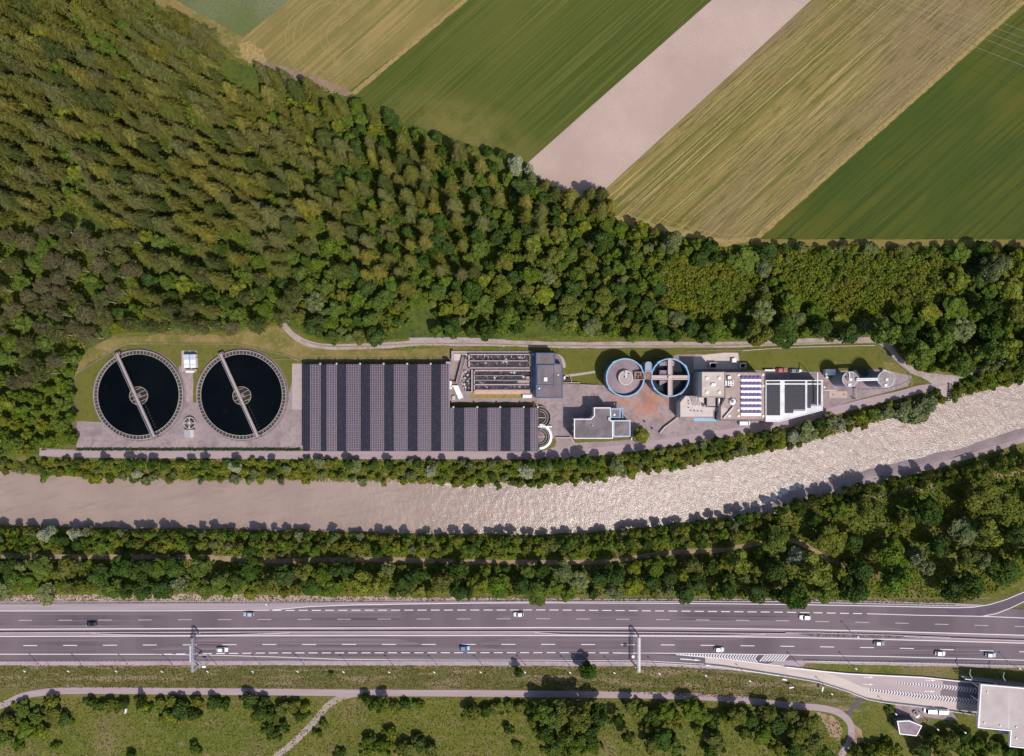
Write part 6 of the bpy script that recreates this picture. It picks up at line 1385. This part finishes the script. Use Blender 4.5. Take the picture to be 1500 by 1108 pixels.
def scatter(poly, rlo, rhi, tries, ws, avoid=(), pack=.8, cond=None):
    x0, x1 = min(p[0] for p in poly), max(p[0] for p in poly); y0, y1 = min(p[1] for p in poly), max(p[1] for p in poly)
    for _ in range(tries):
        x, y = rnd.uniform(x0, x1), rnd.uniform(y0, y1); r = rnd.uniform(rlo, rhi)
        if not inpoly(x, y, poly) or any(inpoly(x, y, h) for h in avoid) or (cond and not cond(x, y)): continue
        if free(x, y, r * 2 * pack): k = pick(ws); put(x, y, r * 2 * pack, *k); PTS[-1][2] = r
# single trees that stand out
for x, y, r, k, h in [(239, 480, 11, ('pine', 'olive-brown'), 9), (318, 477, 9, ('pine', 'olive-brown'), 9), (340, 480, 12, ('pine', 'grey-brown'), 10), (755, 240, 14, ('willow', 'silvery'), 9), (775, 248, 9, ('willow', 'silvery'), 8), (548, 186, 11, ('broadleaf', 'yellow-green'), 12), (690, 226, 12, ('broadleaf', 'yellow-green'), 9), (640, 200, 10, ('broadleaf', 'dark green'), 9), (525, 155, 12, ('broadleaf', 'mid-green'), 10), (570, 170, 12, ('broadleaf', 'dark green'), 9), (715, 222, 9, ('broadleaf', 'dark green'), 6), (735, 225, 8, ('broadleaf', 'dark green'), 6),
                       (836, 288, 14, ('spruce', 'yellowish'), 19), (852, 300, 12, ('spruce', 'olive'), 17), (880, 284, 13, ('spruce', 'dark'), 17), (880, 306, 14, ('spruce', 'olive'), 18), (815, 282, 12, ('spruce', 'dark'), 15), (800, 270, 10, ('spruce', 'olive'), 14), (865, 284, 12, ('spruce', 'olive'), 16), (895, 300, 11, ('spruce', 'yellowish'), 15), (795, 290, 11, ('broadleaf', 'dark green'), 9), (780, 262, 10, ('broadleaf', 'grey-green'), 8), (1095, 382, 22, ('broadleaf', 'mid-green'), 10), (939, 639, 13, ('broadleaf', 'yellow-green'), 7),
                       (385, 105, 12, ('spruce', 'greyish'), 23), (402, 112, 10, ('spruce', 'olive'), 22), (1245, 490, 17, ('broadleaf', 'dark green'), 12), (1150, 484, 22, ('broadleaf', 'dark green'), 13), (1205, 480, 16, ('broadleaf', 'dark green'), 13), (1270, 478, 11, ('broadleaf', 'grey-green'), 9), (1350, 520, 24, ('broadleaf', 'mid-green'), 14), (1378, 500, 20, ('broadleaf', 'mid-green'), 14), (1410, 535, 17, ('broadleaf', 'mid-green'), 12), (1480, 508, 20, ('broadleaf', 'yellow-green'), 14), (1330, 490, 15, ('broadleaf', 'dark green'), 12),
                       (1346, 608, 20, ('willow', 'pale green'), 9), (1362, 592, 14, ('willow', 'pale green'), 8), (1325, 600, 12, ('willow', 'pale green'), 7), (1184, 634, 17, ('willow', 'pale green'), 8), (1164, 640, 12, ('willow', 'silvery'), 7), (1218, 618, 13, ('willow', 'pale green'), 8), (1232, 624, 10, ('willow', 'silvery'), 7), (1300, 606, 11, ('willow', 'pale green'), 6), (1262, 612, 10, ('shrub', 'yellow-green'), 6), (1280, 606, 9, ('shrub', 'mid-green'), 5),
                       (65, 784, 13, ('willow', 'silvery'), 7), (105, 784, 12, ('willow', 'silvery'), 7), (200, 694, 9, ('willow', 'silvery'), 4.5), (345, 684, 11, ('willow', 'silvery'), 5), (520, 682, 11, ('willow', 'pale green'), 5), (630, 690, 9, ('willow', 'silvery'), 5), (770, 690, 13, ('willow', 'silvery'), 7), (800, 682, 10, ('willow', 'pale green'), 6), (905, 683, 12, ('willow', 'pale green'), 7), (262, 855, 12, ('willow', 'pale green'), 8), (1168, 815, 15, ('willow', 'silvery'), 11), (1345, 820, 16, ('willow', 'pale green'), 13), (1360, 832, 13, ('broadleaf', 'grey-green'), 12),
                       (224, 698, 7, ('shrub', 'grey-green'), 4), (60, 700, 8, ('shrub', 'mid-green'), 4), (135, 703, 9, ('shrub', 'yellow-green'), 4), (305, 700, 7, ('shrub', 'mid-green'), 4), (562, 709, 5, ('shrub', 'yellow-green'), 3), (703, 710, 7, ('shrub', 'mid-green'), 4), (731, 714, 5, ('shrub', 'mid-green'), 3), (1000, 684, 6, ('shrub', 'mid-green'), 3),
                       (800, 680, 10, ('broadleaf', 'dark green'), 9), (818, 680, 11, ('broadleaf', 'dark green'), 10), (838, 678, 10, ('broadleaf', 'mid-green'), 9.5), (856, 677, 12, ('broadleaf', 'dark green'), 10), (880, 676, 9, ('broadleaf', 'mid-green'), 8), (930, 670, 9, ('broadleaf', 'mid-green'), 7), (948, 668, 10, ('broadleaf', 'dark green'), 8), (1052, 648, 10, ('broadleaf', 'dark green'), 9), (1120, 638, 10, ('broadleaf', 'dark green'), 9), (1140, 636, 12, ('broadleaf', 'olive green'), 10), (1200, 622, 11, ('broadleaf', 'dark green'), 10), (110, 680, 8, ('broadleaf', 'dark green'), 7), (150, 680, 9, ('broadleaf', 'mid-green'), 8), (188, 680, 10, ('broadleaf', 'dark green'), 11), (205, 681, 9, ('broadleaf', 'mid-green'), 9), (222, 681, 9, ('broadleaf', 'dark green'), 9), (280, 680, 8, ('broadleaf', 'mid-green'), 7), (300, 680, 9, ('broadleaf', 'dark green'), 8), (345, 679, 8, ('broadleaf', 'dark green'), 8), (398, 679, 7, ('broadleaf', 'mid-green'), 7), (510, 680, 9, ('broadleaf', 'dark green'), 8), (570, 680, 8, ('broadleaf', 'dark green'), 8), (652, 680, 7, ('broadleaf', 'mid-green'), 9), (757, 680, 8, ('broadleaf', 'mid-green'), 8), (778, 680, 9, ('broadleaf', 'dark green'), 9),
                       (760, 986, 8, ('broadleaf', 'dark green'), 7.5), (862, 985, 14, ('broadleaf', 'dark green'), 9.5), (486, 990, 5, ('shrub', 'mid-green'), 4), (688, 872, 7, ('spruce', 'dark'), 11), (1134, 872, 9, ('broadleaf', 'dark green'), 12), (66, 872, 16, ('willow', 'pale green'), 6)]:
    put(x, y, r * 1.5, *k, h); PTS[-1][2] = r
# bottom meadow bushes
SAT = []
for x, y, r, h in [(30, 1040, 14, 4), (50, 1052, 12, 4), (75, 1045, 12, 4), (95, 1056, 10, 3.5), (10, 1060, 14, 5), (35, 1070, 12, 4), (60, 1072, 10, 4), (5, 1085, 12, 5), (25, 1092, 9, 4), (74, 1028, 9, 5), (82, 1095, 6, 3), (132, 1030, 8, 4), (148, 1036, 9, 4), (162, 1036, 10, 4), (180, 1033, 8, 3.5), (205, 1030, 7, 6), (210, 1037, 8, 3), (232, 1032, 9, 4), (250, 1030, 10, 4), (262, 1040, 14, 6), (248, 1052, 11, 4), (285, 1030, 9, 5), (283, 1048, 9, 5), (312, 1030, 10, 4), (330, 1033, 8, 3), (366, 1027, 12, 5), (384, 1030, 9, 5), (380, 1048, 12, 5), (398, 1050, 12, 5), (395, 1068, 9, 4), (412, 1040, 11, 5), (430, 1036, 10, 4), (447, 1038, 9, 4), (190, 1108, 7, 4), (283, 1098, 9, 4), (402, 1078, 8, 5), (414, 1066, 8, 4), (440, 1048, 8, 4), (475, 1062, 6, 3), (463, 1076, 5, 3), (499, 1106, 8, 3),
                   (536, 1026, 8, 6), (550, 1034, 9, 4), (562, 1032, 11, 7), (578, 1038, 8, 4), (594, 1034, 8, 4), (612, 1034, 7, 3), (572, 1076, 10, 5), (540, 1088, 11, 5), (560, 1095, 13, 5), (592, 1096, 14, 5), (614, 1090, 13, 5), (632, 1100, 11, 5), (540, 1104, 10, 5),
                   (692, 1046, 13, 6), (712, 1040, 9, 3.5), (728, 1038, 9, 3.5), (745, 1036, 8, 3.5), (762, 1038, 9, 3.5), (776, 1042, 8, 4), (743, 1070, 7, 4), (757, 1093, 5, 3), (797, 1044, 15, 10), (812, 1054, 14, 10), (800, 1074, 12, 9), (828, 1042, 15, 12), (850, 1052, 18, 14), (876, 1048, 13, 11), (865, 1074, 13, 11), (830, 1080, 12, 11), (846, 1088, 11, 10), (780, 1058, 9, 7), (868, 1095, 10, 7), (810, 1098, 11, 7), (838, 1100, 10, 7), (905, 1055, 8, 9), (918, 1080, 7, 9), (925, 1035, 10, 6), (940, 1045, 12, 5), (958, 1050, 13, 5), (975, 1046, 12, 6), (990, 1056, 10, 5), (950, 1068, 8, 4), (1012, 1040, 13, 7), (1030, 1050, 12, 6), (1045, 1058, 11, 5), (1062, 1052, 9, 5), (1024, 1070, 8, 4), (970, 1085, 14, 7), (988, 1096, 11, 6), (955, 1092, 10, 6), (1050, 1088, 13, 6), (1040, 1100, 11, 5), (1080, 1050, 13, 7), (1100, 1056, 11, 6), (1125, 1046, 12, 7), (1140, 1062, 13, 7), (1118, 1078, 13, 6), (1092, 1075, 8, 4), (1160, 1050, 11, 6), (1170, 1075, 14, 8), (1188, 1062, 12, 7), (1190, 1090, 16, 8), (1165, 1098, 12, 7), (1140, 1096, 9, 6), (1208, 1104, 10, 6),
                   (1256, 1100, 11, 6), (1275, 1104, 12, 6), (1296, 1100, 11, 6), (1297, 1085, 5, 3), (1312, 1106, 12, 6), (1366, 1082, 10, 6), (1378, 1090, 14, 8), (1394, 1088, 15, 8), (1352, 1102, 12, 7), (1382, 1104, 13, 8), (1412, 1100, 13, 8), (1413, 1078, 11, 8), (1432, 1090, 11, 8), (1455, 1096, 12, 7), (1478, 1104, 12, 7), (1440, 1106, 11, 7), (1306, 1042, 5, 3), (1498, 1106, 10, 6)]:
    if 790 < x < 1240 and h >= 6: r *= 1.2; h *= 1.25
    k = ('broadleaf', rnd.choice(['dark green', 'mid-green', 'olive green'])) if h >= 7 else ('shrub', rnd.choice(['dark green', 'mid-green', 'dark green', 'mid-green', 'olive green', 'yellow-green']))
    put(x, y, r * 1.2, *k, h); PTS[-1][2] = r
    for _ in range(4):
        a_ = rnd.uniform(0, 6.28); SAT.append([x + r * 1.15 * math.cos(a_), y + r * .9 * math.sin(a_), rnd.uniform(2, 4.5), 'shrub', rnd.choice(['mid-green', 'olive green', 'dark green']), None])
GAPN = vnoise(21)
def gap(x, y): return float(GAPN(np.array([x / 26.]), np.array([y / 26.]))[0]) < .27
scatter(A_SPR, 9, 12, 60, [(('broadleaf', 'mid-green'), 1), (('broadleaf', 'yellow-green'), .6)], H_CLEAR, .8)
scatter(A_SPR, 13, 18, 700, SPW, H_CLEAR, .74, gap)
scatter(A_SPR, 9, 14.5, 9000, SPW, H_CLEAR, .77, gap)
scatter(A_PINE, 12, 17, 2500, PIW + [(('broadleaf', 'mid-green'), .7)], H_CLEAR, .78)
scatter(A_LOW, 8, 13, 900, [(('broadleaf', 'yellow-green'), 2), (('broadleaf', 'mid-green'), 3), (('shrub', 'mid-green'), 3)], (), .8)
scatter(A_MIX, 11, 15, 2500, [(('broadleaf', 'mid-green'), 3), (('broadleaf', 'dark green'), 2), (('broadleaf', 'yellow-green'), 1), (('pine', 'olive-brown'), 3), (('spruce', 'olive'), 2), (('spruce', 'dark'), 1)], (), .8)
scatter(A_SPB, 8, 15, 4500, SPW + [(('broadleaf', 'dark green'), 6), (('broadleaf', 'mid-green'), 5)], (), .78)
def big_east(x, y): return x > 1290 or (y > 440 and x > 1100)
scatter(A_BL, 14, 22, 1500, BLW, H_CLEAR, .76, big_east)
scatter(A_BL, 12, 17, 300, BLW, H_CLEAR, .76)
scatter(A_BL, 7, 13, 9000, BLW, H_CLEAR, .76, lambda x, y: not big_east(x, y) or rnd.random() < .5)
for hc in H_CLEAR[:2]: scatter(hc, 4, 8, 900, [(('shrub', 'yellow-green'), 3), (('shrub', 'mid-green'), 2), (('shrub', 'olive green'), 2)], (), 1.0)
scatter(A_BL, 5, 7.5, 6000, SHW, H_CLEAR[:2], .85)
lowrow = lambda x, y: not near_line(x, y, TRAIL, 9)
for y_off, rl, rh in ((8, 6, 9.5), (19, 7, 10)):
    x = -40
    while x < 1540:
        r = rnd.uniform(rl, rh); y = (lerp_tab(RBOT, x) if x < 1115 else lerp_tab([(1115, 750), (1160, 734), (1200, 724), (1300, 700), (1380, 686), (1420, 680), (1500, 660), (1560, 644)], x)) + y_off + rnd.uniform(-2, 3)
        k = pick(BLW + [(('shrub', 'mid-green'), 4), (('shrub', 'olive green'), 4), (('willow', 'pale green'), .7)])
        if free(x, y, r * 1.2) and lowrow(x, y): put(x, y, r * 1.3, *k, rnd.uniform(4.5, 7.5) + (2.5 if x > 1115 and x < 1370 else 0)); PTS[-1][2] = r
        x += r * rnd.uniform(1.0, 1.5)
scatter(A_SB, 15, 25, 900, BLW + [(('broadleaf', 'dark green'), 3)], (), .92, lambda x, y: x > 1130 and y > 728 and not near_line(x, y, TR2, 8))
scatter(A_SB, 13, 18, 4000, BLW, (), .8, lambda x, y: (x < 1130 and y > 820) and not near_line(x, y, TRAIL, 12) and not near_line(x, y, TR2, 10))
scatter(A_SB, 9, 13, 5000, BLW, (), .8, lambda x, y: (x < 1130 or rnd.random() < .012) and not near_line(x, y, TRAIL, 11) and not near_line(x, y, TR2, 9))
scatter(A_SB, 5, 8, 6000, SHW, (), .85, lambda x, y: (x < 1130 or rnd.random() < .1) and not near_line(x, y, TRAIL, 7) and not near_line(x, y, TR2, 6))
scatter(A_NB, 5.5, 8.5, 9000, [(('shrub', 'mid-green'), 3), (('shrub', 'yellow-green'), 3), (('shrub', 'olive green'), 3), (('shrub', 'dark green'), 1.5), (('shrub', 'grey-green'), 2), (('willow', 'pale green'), 1.6)], (), .8)
scatter(A_NE, 6, 9, 900, SHW, (), .8)

# labels -------------------------------------------------------------------
ANCH = [(40, 30, "in the wood's top left corner"), (170, 40, 'at the top of the wood, left of the crop field'), (290, 110, 'beside the small glade near the straw heap'), (60, 150, 'around the small left glade of the upper wood'), (180, 160, 'in the heart of the upper left wood'), (60, 260, 'at the left edge below the glades'), (170, 270, 'in the left wood, halfway down'), (290, 220, 'in the spruce wood below the straw heap'), (400, 150, 'below the oval mowing marks'), (440, 230, 'in the spruce wood, below the hay field tip'), (380, 310, 'at the lower rim of the spruce wood'), (280, 320, 'in the lower spruce wood'),
 (50, 380, 'near the left edge, above the brownish pines'), (130, 420, 'up-left of the settling tanks'), (50, 500, 'in the brownish wood at the left edge'), (240, 420, 'above the left settling tank'), (350, 420, 'above the right settling tank'), (60, 610, 'left of the settling tank fence'), (560, 200, 'at the meadow corner of the wood'), (540, 300, 'in the wood right of the spruce slope'), (650, 260, 'below the green meadow edge'), (640, 370, 'in the wood above the solar canopy'), (730, 330, 'down-left of the ploughed field tip'), (760, 250, 'at the left tip of the ploughed field'), (860, 295, 'at the foot of the ploughed field'),
 (500, 450, 'above the bend of the gravel track'), (580, 460, 'above the grassy gap by the track'), (700, 450, 'above the track by the aeration basins'), (800, 400, 'in the leafy wood below the ploughed field'), (860, 470, 'above the track by the round digesters'), (930, 390, 'below the corner of the big hay field'), (960, 470, 'above the track by the open digester'), (1040, 370, 'at the lower tip of the hay field'), (1060, 430, 'around the brownish clearing'), (1130, 400, 'just right of the brownish clearing'), (1120, 480, 'above the track by the process building'), (1210, 475, 'overhanging the track above the plant lawn'), (1210, 380, 'below the dark crop field, at its left'), (1300, 410, 'around the scrubby clearing at right'), (1340, 370, 'below the dark crop field, at its middle'), (1450, 380, 'below the dark crop field, at its right'), (1350, 500, 'in the wood by the track bend'), (1460, 470, 'in the right wood, halfway down'), (1450, 540, 'above the forked track at right'),
 (60, 690, 'on the north river bank, far left'), (190, 690, 'on the north bank below the left tank'), (340, 690, 'on the north bank below the right tank'), (500, 690, 'on the north bank below the canopy, left part'), (620, 690, 'on the north bank below the canopy, middle'), (750, 690, 'on the north bank below the canopy, right end'), (870, 690, 'on the north bank below the office'), (960, 675, 'on the north bank below the slanting wall'), (1060, 660, 'on the north bank below the process building'), (1180, 640, 'on the bank below the white solar hall'), (1290, 605, 'on the bank below the silos'), (1440, 560, 'on the bank right of the bridge end'), (939, 639, 'alone at the corner of the square annex'),
 (60, 790, 'on the south bank, far left'), (200, 790, 'on the south bank, left part'), (340, 795, 'on the south bank across from the right tank'), (480, 800, 'on the south bank across from the canopy'), (620, 805, 'on the south bank, left of the picture middle'), (760, 805, 'on the south bank at the picture middle'), (880, 800, 'on the south bank across from the office'), (1000, 790, 'on the south bank where the river bends'), (1100, 780, 'on the south bank above the trail bend'),
 (60, 850, 'beside the motorway, far left'), (200, 850, 'beside the motorway, above the black car'), (340, 850, 'beside the motorway, above the silver car'), (480, 850, 'beside the motorway, right of the silver car'), (620, 850, 'beside the motorway, left of the middle'), (760, 850, 'beside the motorway above the middle white car'), (900, 850, 'beside the motorway, above the right gantry'), (1030, 850, 'beside the motorway, right of the gantry'), (1150, 840, 'beside the motorway, above the white hatchback'), (1290, 840, 'above the motorway, left of the slip road'), (1430, 840, 'just above the slip road'),
 (1200, 760, 'by the dirt trail below the gravel bank'), (1300, 740, 'in the right wood below the gravel bank'), (1420, 700, 'in the right wood near the gravel bank end'), (1420, 780, 'in the right wood, above the slip road'), (1300, 790, 'in the middle of the lower right wood'),
 (760, 984, 'alone on the motorway verge, the smaller tree'), (862, 983, 'alone on the motorway verge, the bigger tree'), (486, 990, 'alone on the verge above the path fork'), (50, 1060, 'in the bottom left corner thicket'), (180, 1040, 'along the cycle path, left part'), (270, 1050, 'below the cycle path and the left gantry'), (400, 1050, 'left of the forking gravel branch'), (570, 1050, 'below the path, right of the fork'), (590, 1095, 'at the bottom edge, right of the fork'), (720, 1050, 'below the cycle path at the middle'), (840, 1070, 'in the shady clump below the big verge tree'), (970, 1060, 'below the cycle path and right gantry'), (1050, 1070, 'in the meadow right of the gantry'), (1150, 1075, 'left of the path loop'), (1290, 1100, 'at the bottom edge below the path loop'), (1390, 1090, 'below the lawn of the pavilion'), (1470, 1100, 'below the toll building')]
NOUN = {'spruce': 'spruce', 'pine': 'pine', 'broadleaf': 'leafy tree', 'shrub': 'shrub', 'willow': 'willow'}
NAME = {'spruce': 'spruce_tree', 'pine': 'pine_tree', 'broadleaf': 'broadleaf_tree', 'shrub': 'shrub', 'willow': 'willow_tree'}
CAT = {'spruce': 'tree', 'pine': 'tree', 'broadleaf': 'tree', 'shrub': 'shrub', 'willow': 'tree'}
GRP = {'spruce': 'spruces of the upper left wood', 'pine': 'pines of the left wood', 'broadleaf': 'broadleaf trees of the woods', 'shrub': 'shrubs of banks and wood edges', 'willow': 'willows along the river'}
byk = {}
for p in PTS: byk.setdefault(p[3], []).append(p)
rest = []; keep = []
for k, l in byk.items():
    def vis(p): return (-10 < p[0] < 1510 and -10 < p[1] < 1118)
    l.sort(key=lambda p: (not vis(p), -p[2])); keep += l[:298]; rest += l[298:]
print('trees', {k: len(l) for k, l in byk.items()}, 'rest', len(rest))
ORD = ['leftmost', 'second from left', 'third from left', 'fourth from left', 'fifth from left', 'sixth from left', 'seventh from left', 'eighth from left', 'ninth from left', 'tenth from left', 'eleventh from left', 'twelfth from left', 'thirteenth from left', 'fourteenth from left', 'fifteenth from left', 'sixteenth from left']
bucket = {}
for p in keep:
    a = min(ANCH, key=lambda q: (q[0] - p[0]) ** 2 + (q[1] - p[1]) ** 2)
    bucket.setdefault((p[3], p[4], a[2]), []).append(p)
for (k, hue, ph), l in bucket.items():
    l.sort(key=lambda p: p[0])
    for i, p in enumerate(l):
        if len(l) == 1: lb = '%s %s %s' % (hue, NOUN[k], ph)
        elif len(l) == 2: lb = '%s %s %s, the %s one' % (hue, NOUN[k], ph, ('left', 'right')[i])
        else: lb = '%s %s, %s %s' % (hue, NOUN[k], ('rightmost' if i == len(l) - 1 else ORD[min(i, 15)]), ph)
        p.append(' '.join(lb.split()[:16]))
TM = {}
for p in keep:
    x, y, r, k, hue, h, lb = p; ms, tr, H0, R0 = PROTO[(k, hue)]
    R_ = r * S * (1.06 if k != 'spruce' else .98); 
    if h is None: h = {'spruce': rnd.uniform(11, 17) + r * .62, 'pine': rnd.uniform(13, 18), 'broadleaf': 3 + R_ * 1.6 * rnd.uniform(.6, 1.45), 'shrub': R_ * 1.5 * rnd.uniform(.8, 1.3), 'willow': R_ * 2.}[k]
    zc = h * (.62 if k == 'spruce' else .72); q = W(x, y, zc); d_ = river_d(q[0] / S + 750, 554 - q[1] / S); z0 = 0 if d_ < -3.2 else max(-2.6, -1.6 - .5 * d_)
    if k == 'broadleaf' and 960 < x < 1420 and 365 < y < 470: h *= .75
    sx = R_ / R0; sz = h / H0; rz = rnd.uniform(0, 6.28)
    me = rnd.choice(ms)
    if tr is None:
        o = link_mesh(me, NAME[k]); o.location = (q[0], q[1], z0); o.scale = (sx, sx, sz); o.rotation_euler = (0, 0, rz); tag(o, lb, CAT[k], GRP[k])
    else:
        o = thing(NAME[k], lb, CAT[k], (q[0], q[1], z0), GRP[k], rz); o.scale = (sx, sx, sz)
        link_mesh(me, 'crown', o); link_mesh(tr, 'trunk', o)
# what is left over, and the low growth under everything, as masses
def mass(name, pts, label, cat):
    V, F, T_, n0 = [], [], [], 0; mats_ = {}
    by = {}
    for p in pts: by.setdefault(p[4], []).append(p)
    me = D.meshes.new(name); MI = []; ml = []
    for hue, l in by.items():
        for p in l:
            ms, tr, H0, R0 = PROTO[(p[3], hue)]; src = ms[0]; nv = len(src.vertices)
            if (p[3], hue) not in mats_:
                co = np.empty(nv * 3); src.vertices.foreach_get('co', co); tc = np.empty(nv * 4); src.attributes['tint'].data.foreach_get('color', tc)
                mats_[(p[3], hue)] = (co.reshape(-1, 3), tc, [tuple(q.vertices) for q in src.polygons], len(ml)); ml.append(src.materials[0])
            co, tc, fl, mi = mats_[(p[3], hue)]; R_ = p[2] * S; h = {'spruce': 24, 'pine': 15, 'broadleaf': 3.5 + R_ * 1.5, 'shrub': R_ * 1.5, 'willow': R_ * 2}[p[3]]; q = W(p[0], p[1], h * .7); a = rnd.uniform(0, 6.28)
            c = co * np.array([R_ / R0, R_ / R0, h / H0]); ca, sa = math.cos(a), math.sin(a)
            c = np.stack([c[:, 0] * ca - c[:, 1] * sa + q[0], c[:, 0] * sa + c[:, 1] * ca + q[1], c[:, 2]], 1)
            st = 1 if p[3] != 'spruce' else 1
            V.append(c); T_.append(tc * rnd.uniform(.85, 1.15)); F += [tuple(i + n0 for i in f) for f in fl]; MI += [mi] * len(fl); n0 += len(c)
    if not V: return
    me.from_pydata(np.concatenate(V).tolist(), [], F); me.polygons.foreach_set('material_index', MI)
    for m in ml: me.materials.append(m)
    at = me.attributes.new('tint', 'FLOAT_COLOR', 'POINT'); at.data.foreach_set('color', np.concatenate(T_).astype(np.float32))
    tag(link_mesh(me, name), label, cat, None, 'stuff')
mass('thicket', [p for p in rest if -60 < p[0] < 1560 and -60 < p[1] < 1130][:800] + SAT, 'smaller trees and shrubs filling the gaps of the woods', 'thicket')
UND = leafmat('undergrowth', (98, 110, 40), 0)
def under(poly, n, hmax, szl, name, label, col=(1, 1, 1), m=UND, avoid=(), zf=lambda x, y: 0.):
    xs0, xs1 = min(p[0] for p in poly), max(p[0] for p in poly); ys0, ys1 = min(p[1] for p in poly), max(p[1] for p in poly); C = []; T_ = []
    ph = vnoise(5)
    while len(C) < n:
        x, y = rnd.uniform(xs0, xs1), rnd.uniform(ys0, ys1)
        if not inpoly(x, y, poly) or any(inpoly(x, y, a) for a in avoid): continue
        cl = float(ph(np.array([x / 9.]), np.array([y / 9.]))[0]) + .5; cl2 = float(ph(np.array([x / 31. + 7]), np.array([y / 31.]))[0]) + .5
        z = hmax * (cl * .8 + .1) * rnd.uniform(.3, 1.); q = W(x, y, z); b_ = .75 + .5 * rnd.random()
        C.append((q[0], q[1], z + zf(x, y))); T_.append((b_ * col[0] * (.85 + .4 * cl2), b_ * col[1], b_ * col[2] * (.8 + .3 * rnd.random())))
    C = np.array(C); Nn = nr_.randn(len(C), 3) * .6 + np.array([0, 0, 1.]); me = quads_mesh(name, C, Nn, nr_.uniform(szl[0], szl[1], len(C)), np.array(T_), m)
    tag(link_mesh(me, name), label, 'undergrowth', None, 'stuff')
AV = [[(x, y) for x, y in h] for h in H_CLEAR[2:3]]
under(A_SPR, 22000, 2.6, (.5, 1.3), 'undergrowth', 'low green undergrowth between the spruces')
under(A_PINE + [], 7000, 2.6, (.5, 1.2), 'undergrowth', 'bushy green undergrowth between the brownish pines')
under(A_MIX, 7000, 2.4, (.5, 1.2), 'undergrowth', 'green undergrowth above the settling tanks')
under(A_SPB, 9000, 2.6, (.5, 1.3), 'undergrowth', 'undergrowth of the mixed wood under the meadow')
under(A_BL, 34000, 4.0, (.4, 1.1), 'undergrowth', 'bushy undergrowth of the long leafy wood', avoid=AV)
for h, lb in ((H_CLEAR[0], 'brownish scrub in the clearing under the hay field'), (H_CLEAR[1], 'brownish scrub in the right clearing')):
    under(h, 5000, 3.2, (.4, 1.0), 'scrub', lb, (1.28, 1.12, 1.35))
under(A_SB, 30000, 2.6, (.4, 1.0), 'undergrowth', 'undergrowth of the wood between river and motorway', avoid=[[(a, b_ - 5) for a, b_ in TRAIL] + [(a, b_ + 5) for a, b_ in TRAIL[::-1]]])
under(A_NB, 13000, 1.8, (.35, .9), 'undergrowth', 'mixed low bank growth along the north river edge', (1.2, 1.08, 1.2), zf=lambda x, y: max(-2.2, min(0, -1.6 - .5 * river_d(x, y))) if river_d(x, y) > -3.2 else 0)
under(A_LOW, 4000, 1.8, (.4, 1.), 'undergrowth', 'bright undergrowth left of the tank fence', (1.15, 1.15, 1))
under(A_NE, 2500, 1.5, (.35, .8), 'undergrowth', 'bank growth right of the bridge end')
# hedge along the yard
pts = []
for x in np.arange(112, 440, .35): pts.append((x + rnd.uniform(-.2, .2), 659.4 + rnd.uniform(-1, 1)))
C = []; T_ = []
for x, y in pts * 3: z = rnd.uniform(.1, 1.7); q = W(x, y, z); C.append(q); b_ = rnd.uniform(.7, 1.2); T_.append((b_, b_, b_))
me = quads_mesh('hedge', np.array(C), nr_.randn(len(C), 3) + np.array([0, 0, .6]), nr_.uniform(.3, .6, len(C)), np.array(T_), PROTO[('shrub', 'dark green')][0][0].materials[0])
tag(link_mesh(me, 'hedge'), 'long narrow clipped hedge between the tank yard and the service road', 'hedge')
# meadow tufts and weeds, real but tiny
TUFT = leafmat('meadow tufts', (96, 96, 48), 0)
A_MEA = [(-20, 1030), (60, 1024), (300, 1020), (500, 1024), (700, 1022), (1000, 1026), (1160, 1040), (1235, 1056), (1235, 1130), (-20, 1130)]
under(A_MEA, 14000, .5, (.25, .6), 'meadow_growth', 'coarse tufts of the meadow along the bottom', (1, 1, 1), TUFT)
under([(-20, 975), (1000, 977), (1100, 990), (1250, 1020), (1180, 1028), (800, 1010), (-20, 1008)], 9000, .5, (.25, .6), 'verge_growth', 'coarse tufts of the lower motorway verge', (1.1, 1, 1.1), TUFT)
under([(-20, 871), (1000, 876), (1420, 879), (1420, 884), (1000, 881), (-20, 881)], 2500, .5, (.25, .6), 'verge_growth', 'tufts along the upper motorway edge', (1.1, 1, 1.1), TUFT)
